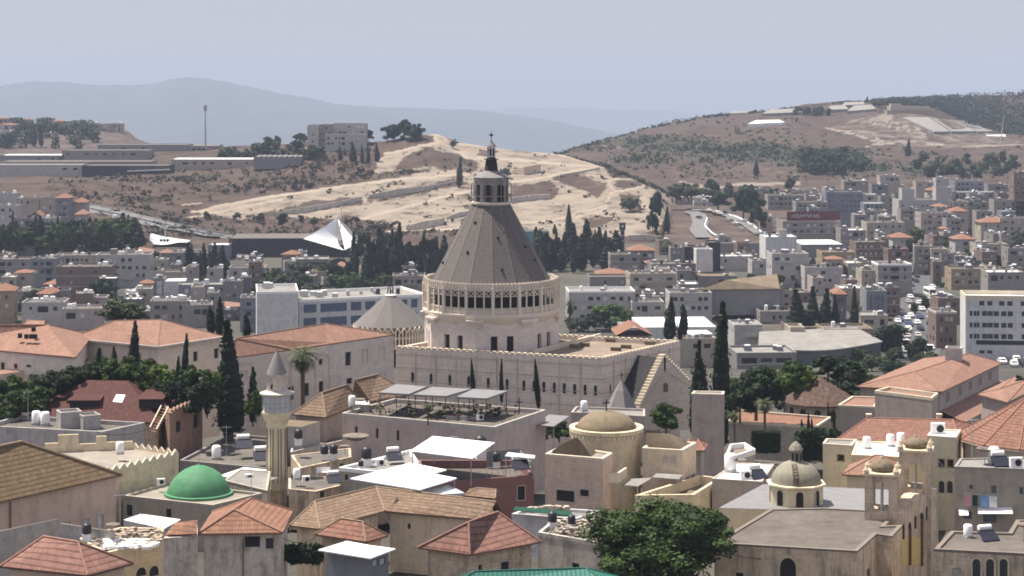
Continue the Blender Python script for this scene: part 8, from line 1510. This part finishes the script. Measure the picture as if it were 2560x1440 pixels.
rk = random.Random(9)
def lane(pts, n, where, grp, jit=3, L_=town, yaw=0, dz=.3):
    for k in range(n):
        f = (k + .5) / n; x = np.interp(f, np.linspace(0, 1, len(pts)), [a for a, b in pts]); y = np.interp(f, np.linspace(0, 1, len(pts)), [b for a, b in pts]); pt = rk.choice(PAINTS)
        car('%s car %s' % (CN[pt], where), L_.at(x + rk.uniform(-jit, jit) * 2.2, y + rk.uniform(-4, 4)) + Vector((0, 0, dz)), yaw + rk.uniform(-.1, .1), pt, grp)
lane([(2262, 895), (2270, 840), (2272, 800), (2280, 740), (2288, 690)], 16, 'in the left queue of the town street', 'cars in the town street'); lane([(2288, 890), (2294, 840), (2300, 790), (2298, 740)], 9, 'in the middle lanes of the town street', 'cars in the town street'); lane([(2318, 900), (2326, 860), (2330, 810), (2336, 760), (2330, 720)], 12, 'along the right kerb of the town street', 'cars in the town street'); lane([(2240, 765), (2250, 800), (2248, 830)], 6, 'parked in the yard left of the town street', 'cars in the town street', 5)
lane([(2508, 912), (2560, 916)], 5, 'parked below the modern white office', 'cars below the modern office', 6); lane([(2512, 903), (2570, 906)], 5, 'in the back row below the modern white office', 'cars below the modern office', 6)
r = thing('bus', 'white bus coming down the town street', 'bus', (0, 0, 0)); MB().box((0, 0, .4), 2.5, 9, 2.6).build('body', 'white_paint', r); MB().box((0, -4.5, 1.3), 2.3, .06, 1.3).build('windscreen', 'glass', r); MB().box((0, 0, 1.5), 2.54, 7.6, .9).build('windows', 'glass', r)
for x in (-1.1, 1.1):
    for y in (-3, 3): MB().tube((x - .15, y, .45), (x + .15, y, .45), .45, n=10).build('wheel', 'black_plastic', r)
r.location = gpy(2324, 740); r.rotation_euler = (0, 0, .06)
lane([(1905, 560), (1960, 575), (2040, 585)], 20, 'parked near the white canopied court', 'cars in the far car park', 6, None or town, .8) if False else None
for x0, x1, y, n, w in ((1930, 2010, 610, 12, 'in the far car park before the shopping building'), (2010, 2110, 604, 14, 'in the far car park right of the shopping building'), (1900, 1960, 600, 8, 'in the far car park by the dark tree cluster')): lane([(x0, y), (x1, y - 2)], n, w, 'cars in the far car park', 3, town, .6)
lane([(560, 642), (625, 650)], 12, 'on the car park before the black hall', 'cars before the black hall', 4, town, .3)
# curved road and roundabout island right of the hill end
def lift(x, y, Y, dz=0): return P(x, y, Y) + Vector((0, 0, dz))
Yv = 1090
def flatpoly(name, pts, Z, m, dz=0): 
    o = MB().face(*[PZ(x, y, Z) + Vector((0, 0, dz)) for x, y in reversed(pts)]).build(name, m); o['kind'] = 'structure'; return o
Zv = 12.6
flatpoly('road', [(1722, 600), (1730, 600), (1760, 560), (1728, 536), (1760, 530), (1800, 536), (1850, 552), (1905, 590), (1915, 600)], 13.0, 'road_pale', .5) if False else None
pl = Loft([(960, [(1600, 620), (2000, 622)]), (1010, [(1600, 604), (2000, 606)]), (1080, [(1600, 570), (2000, 575)]), (1160, [(1600, 530), (2000, 530)]), (1250, [(1600, 505), (2000, 505)]), (1300, [(1600, 515), (2000, 515)])])
terrainmat('verge_mat', (0.075, 0.056, 0.047), (0.18, 0.152, 0.128), (0.03, 0.032, 0.022), 1, (.6, .7), .5, .3); pl.build('verge', 'verge_mat', 1660, 1990, 60, 8, .4, None, 30)
ribbon('curved_road', [(1725, 532), (1745, 540), (1752, 560), (1745, 580), (1760, 598)], [9, 9, 9, 9, 9], 'road_pale', pl, .9); ribbon('curved_road', [(1730, 528), (1780, 530), (1830, 545), (1870, 565), (1905, 590)], [8, 8, 8, 8, 8], 'road_pale', pl, .9)
for k, ln in enumerate(([(1768, 552), (1762, 570), (1780, 590), (1800, 600)], [(1790, 533), (1840, 548), (1880, 568), (1912, 592)])):
    mb = MB(); q = [pl.at(x, y) for x, y in ln]
    for a, e in zip(q[:-1], q[1:]): mb.bar(a + Vector((0, 0, 1.2)), e + Vector((0, 0, 1.2)), .5, .7)
    tag(mb.build('kerb_wall', 'white_paint'), ('pale kerb along the inner bend of the curved road', 'pale kerb along the outer bend of the curved road')[k], 'kerb')
for x, y in ((1748, 552), (1772, 533), (1812, 540), (1818, 556), (1838, 566), (1850, 580), (1800, 542)):
    pt = rk.choice(PAINTS); car('%s car driving on the curved road' % CN[pt], pl.at(x, y) + Vector((0, 0, 1)), .6, pt, 'cars on the curved road')
# lamp posts on the highway
for x, y0, y1, l in ((413, 545, 590, 'dark gantry sign post by the left highway'),): 
    t = thing('sign_gantry', l, 'sign', P(x, y1, 990)); mb = MB(); mb.tube(P(x, y1 + 4, 990), P(x, y0, 990), .35, .25, 5); mb.build('post', 'metal', t); MB().quadbox([P(x - 8, y0 + 5, 989), P(x + 7, y0 + 5, 989), P(x + 7, y0 + 5, 990), P(x - 8, y0 + 5, 990), P(x - 8, y0 - 4, 989), P(x + 7, y0 - 4, 989), P(x + 7, y0 - 4, 990), P(x - 8, y0 - 4, 990)]).build('panel', 'dark', t)
# ------------------------------------------------------------------ cables, aerials, tanks and vents on the near roofs
def cable(lab, a, b, sag):
    a, b = P(*a), P(*b); mb = MB(); pr = None
    for k in range(13):
        f = k / 12; p = a.lerp(b, f) - Vector((0, 0, sag * 4 * f * (1 - f)))
        if pr is not None: mb.tube(pr, p, .035, n=4)
        pr = p
    tag(mb.build('overhead_cable', 'black_plastic'), lab, 'cable')
for lab, a, b, s in (('cable sagging from the plastered tower house to the old L-shaped house', (708, 1345, 168), (800, 1335, 187), .6), ('cable from the leafy tree roof to the red hip roof house', (1385, 1318, 178), (1300, 1388, 171), .5), ('cable crossing before the dome hall to the orange roof', (330, 1262, 200), (490, 1340, 169), .8), ('long cable from the terrace building to the maroon house', (1000, 1125, 236), (1110, 1200, 213), .9), ('cable over the ochre courtyard wall', (962, 1290, 186), (1040, 1372, 171), .5), ('cable across the front of the church annexe', (1790, 1372, 174), (1960, 1395, 174), .4), ('cable between apartment and yellow building at the right', (2390, 1185, 200), (2330, 1130, 219), .4), ('cable from the concrete house to the red ruin', (250, 1085, 228), (425, 1045, 238), .8)): cable(lab, a, b, s)
def on(kind, lab, x, y, Y, s=1.0, yaw=.3, group=None): return place(kind, lab, P(x, y, Y), yaw, s, group)
on('antenna', 'aerial on the old L-shaped house ridge', 1010, 1222, 193, .9); on('antenna', 'aerial above the plastered tower house roof', 628, 1246, 174, .8); on('antenna', 'aerial on the maroon house terrace', 1130, 1178, 218, 1.0); on('antenna', 'aerial on the church annexe roof edge', 2040, 1290, 184, .7); on('antenna', 'aerial on the beige apartment roof', 2430, 1150, 203, 1.1); on('antenna', 'aerial behind the low cream junk roof', 300, 1322, 176, .8); on('antenna', 'aerial on the grey concrete roof by the white tanks', 70, 1050, 238, .9)
on('solar_boiler', 'solar heater on the cream house roof left of the white sheets', 985, 1150, 228, .9); on('solar_boiler', 'solar heater on the dirty concrete roof by the ruin', 610, 1120, 241, 1.0); on('solar_boiler', 'solar heater at the right end of the dirty concrete roof', 655, 1150, 236, 1.0); on('solar_boiler', 'solar heater on the maroon house terrace floor', 1300, 1172, 216, .9); on('solar_boiler', 'solar heater on the roof right of the minaret foot', 835, 1206, 222, .8); on('solar_boiler', 'solar heater on the bottom right stone house roof', 2470, 1350, 176, .8)
on('satellite_dish', 'small dish on the ochre stone house by the black tanks', 862, 1138, 238, .55, 1); on('satellite_dish', 'small dish on the rubble roof beside the leafy tree', 1470, 1318, 180, .5); on('satellite_dish', 'small dish on the bottom right stone house roof', 2560, 1345, 176, .6); on('satellite_dish', 'small dish on the junk roof by the brown hall', 282, 1340, 174, .5, 2); on('satellite_dish', 'dish on the roof terrace near the pergolas', 900, 1022, 251, .6); on('satellite_dish', 'dish on the low pale house by the gilded dome', 1850, 1178, 211, .6)
on('air_conditioner', 'air conditioner hung beside the green dome on the hall roof', 402, 1212, 216, .9, .1); on('air_conditioner', 'air conditioner on the pale sheet roofed house by the minaret', 622, 1200, 224, .9); on('air_conditioner', 'air conditioner on the old flat house right of the minaret', 765, 1205, 223, .9); on('air_conditioner', 'air conditioner on the long terrace building corner', 1200, 1050, 247, .9)
on('white_tank', 'white tank on the roof right of the minaret foot', 742, 1198, 224, .8); on('white_tank', 'white tank behind the cream church on the pale block', 1460, 1028, 262, .9); on('white_tank', 'white tank on the bottom right stone house roof', 2420, 1345, 177, .8); on('white_tank', 'white tank on the cream terrace by the battlements', 300, 1135, 220, .9); on('white_tank', 'white tank at the left end of the roof terrace', 880, 1016, 252, .9)
# ------------------------------------------------------------------ haze: one closed box of even air round the whole scene
hm = bpy.data.materials.new('haze_mat'); hm.use_nodes = True; hn = hm.node_tree.nodes; hn.clear()
ho = hn.new('ShaderNodeOutputMaterial'); hv = hn.new('ShaderNodeVolumePrincipled'); hv.inputs['Density'].default_value = HAZE; hv.inputs['Color'].default_value = (0.525, 0.60, 0.765, 1); hv.inputs['Anisotropy'].default_value = 0.0
hm.node_tree.links.new(hv.outputs[0], ho.inputs['Volume'])
mb = MB(); mb.quadbox([Vector((-9000, -60, -720)), Vector((9000, -60, -720)), Vector((9000, 31000, -720)), Vector((-9000, 31000, -720)), Vector((-9000, -60, 190)), Vector((9000, -60, 190)), Vector((9000, 31000, 190)), Vector((-9000, 31000, 190))])
for o in list(C.objects):
    if o.get('category') == 'tree' and False: pass
hz = mb.build('haze', 'dark'); hz.data.materials[0] = hm; hz['kind'] = 'stuff'; hz['label'] = 'thin bluish haze filling the valley air'; hz['category'] = 'haze'
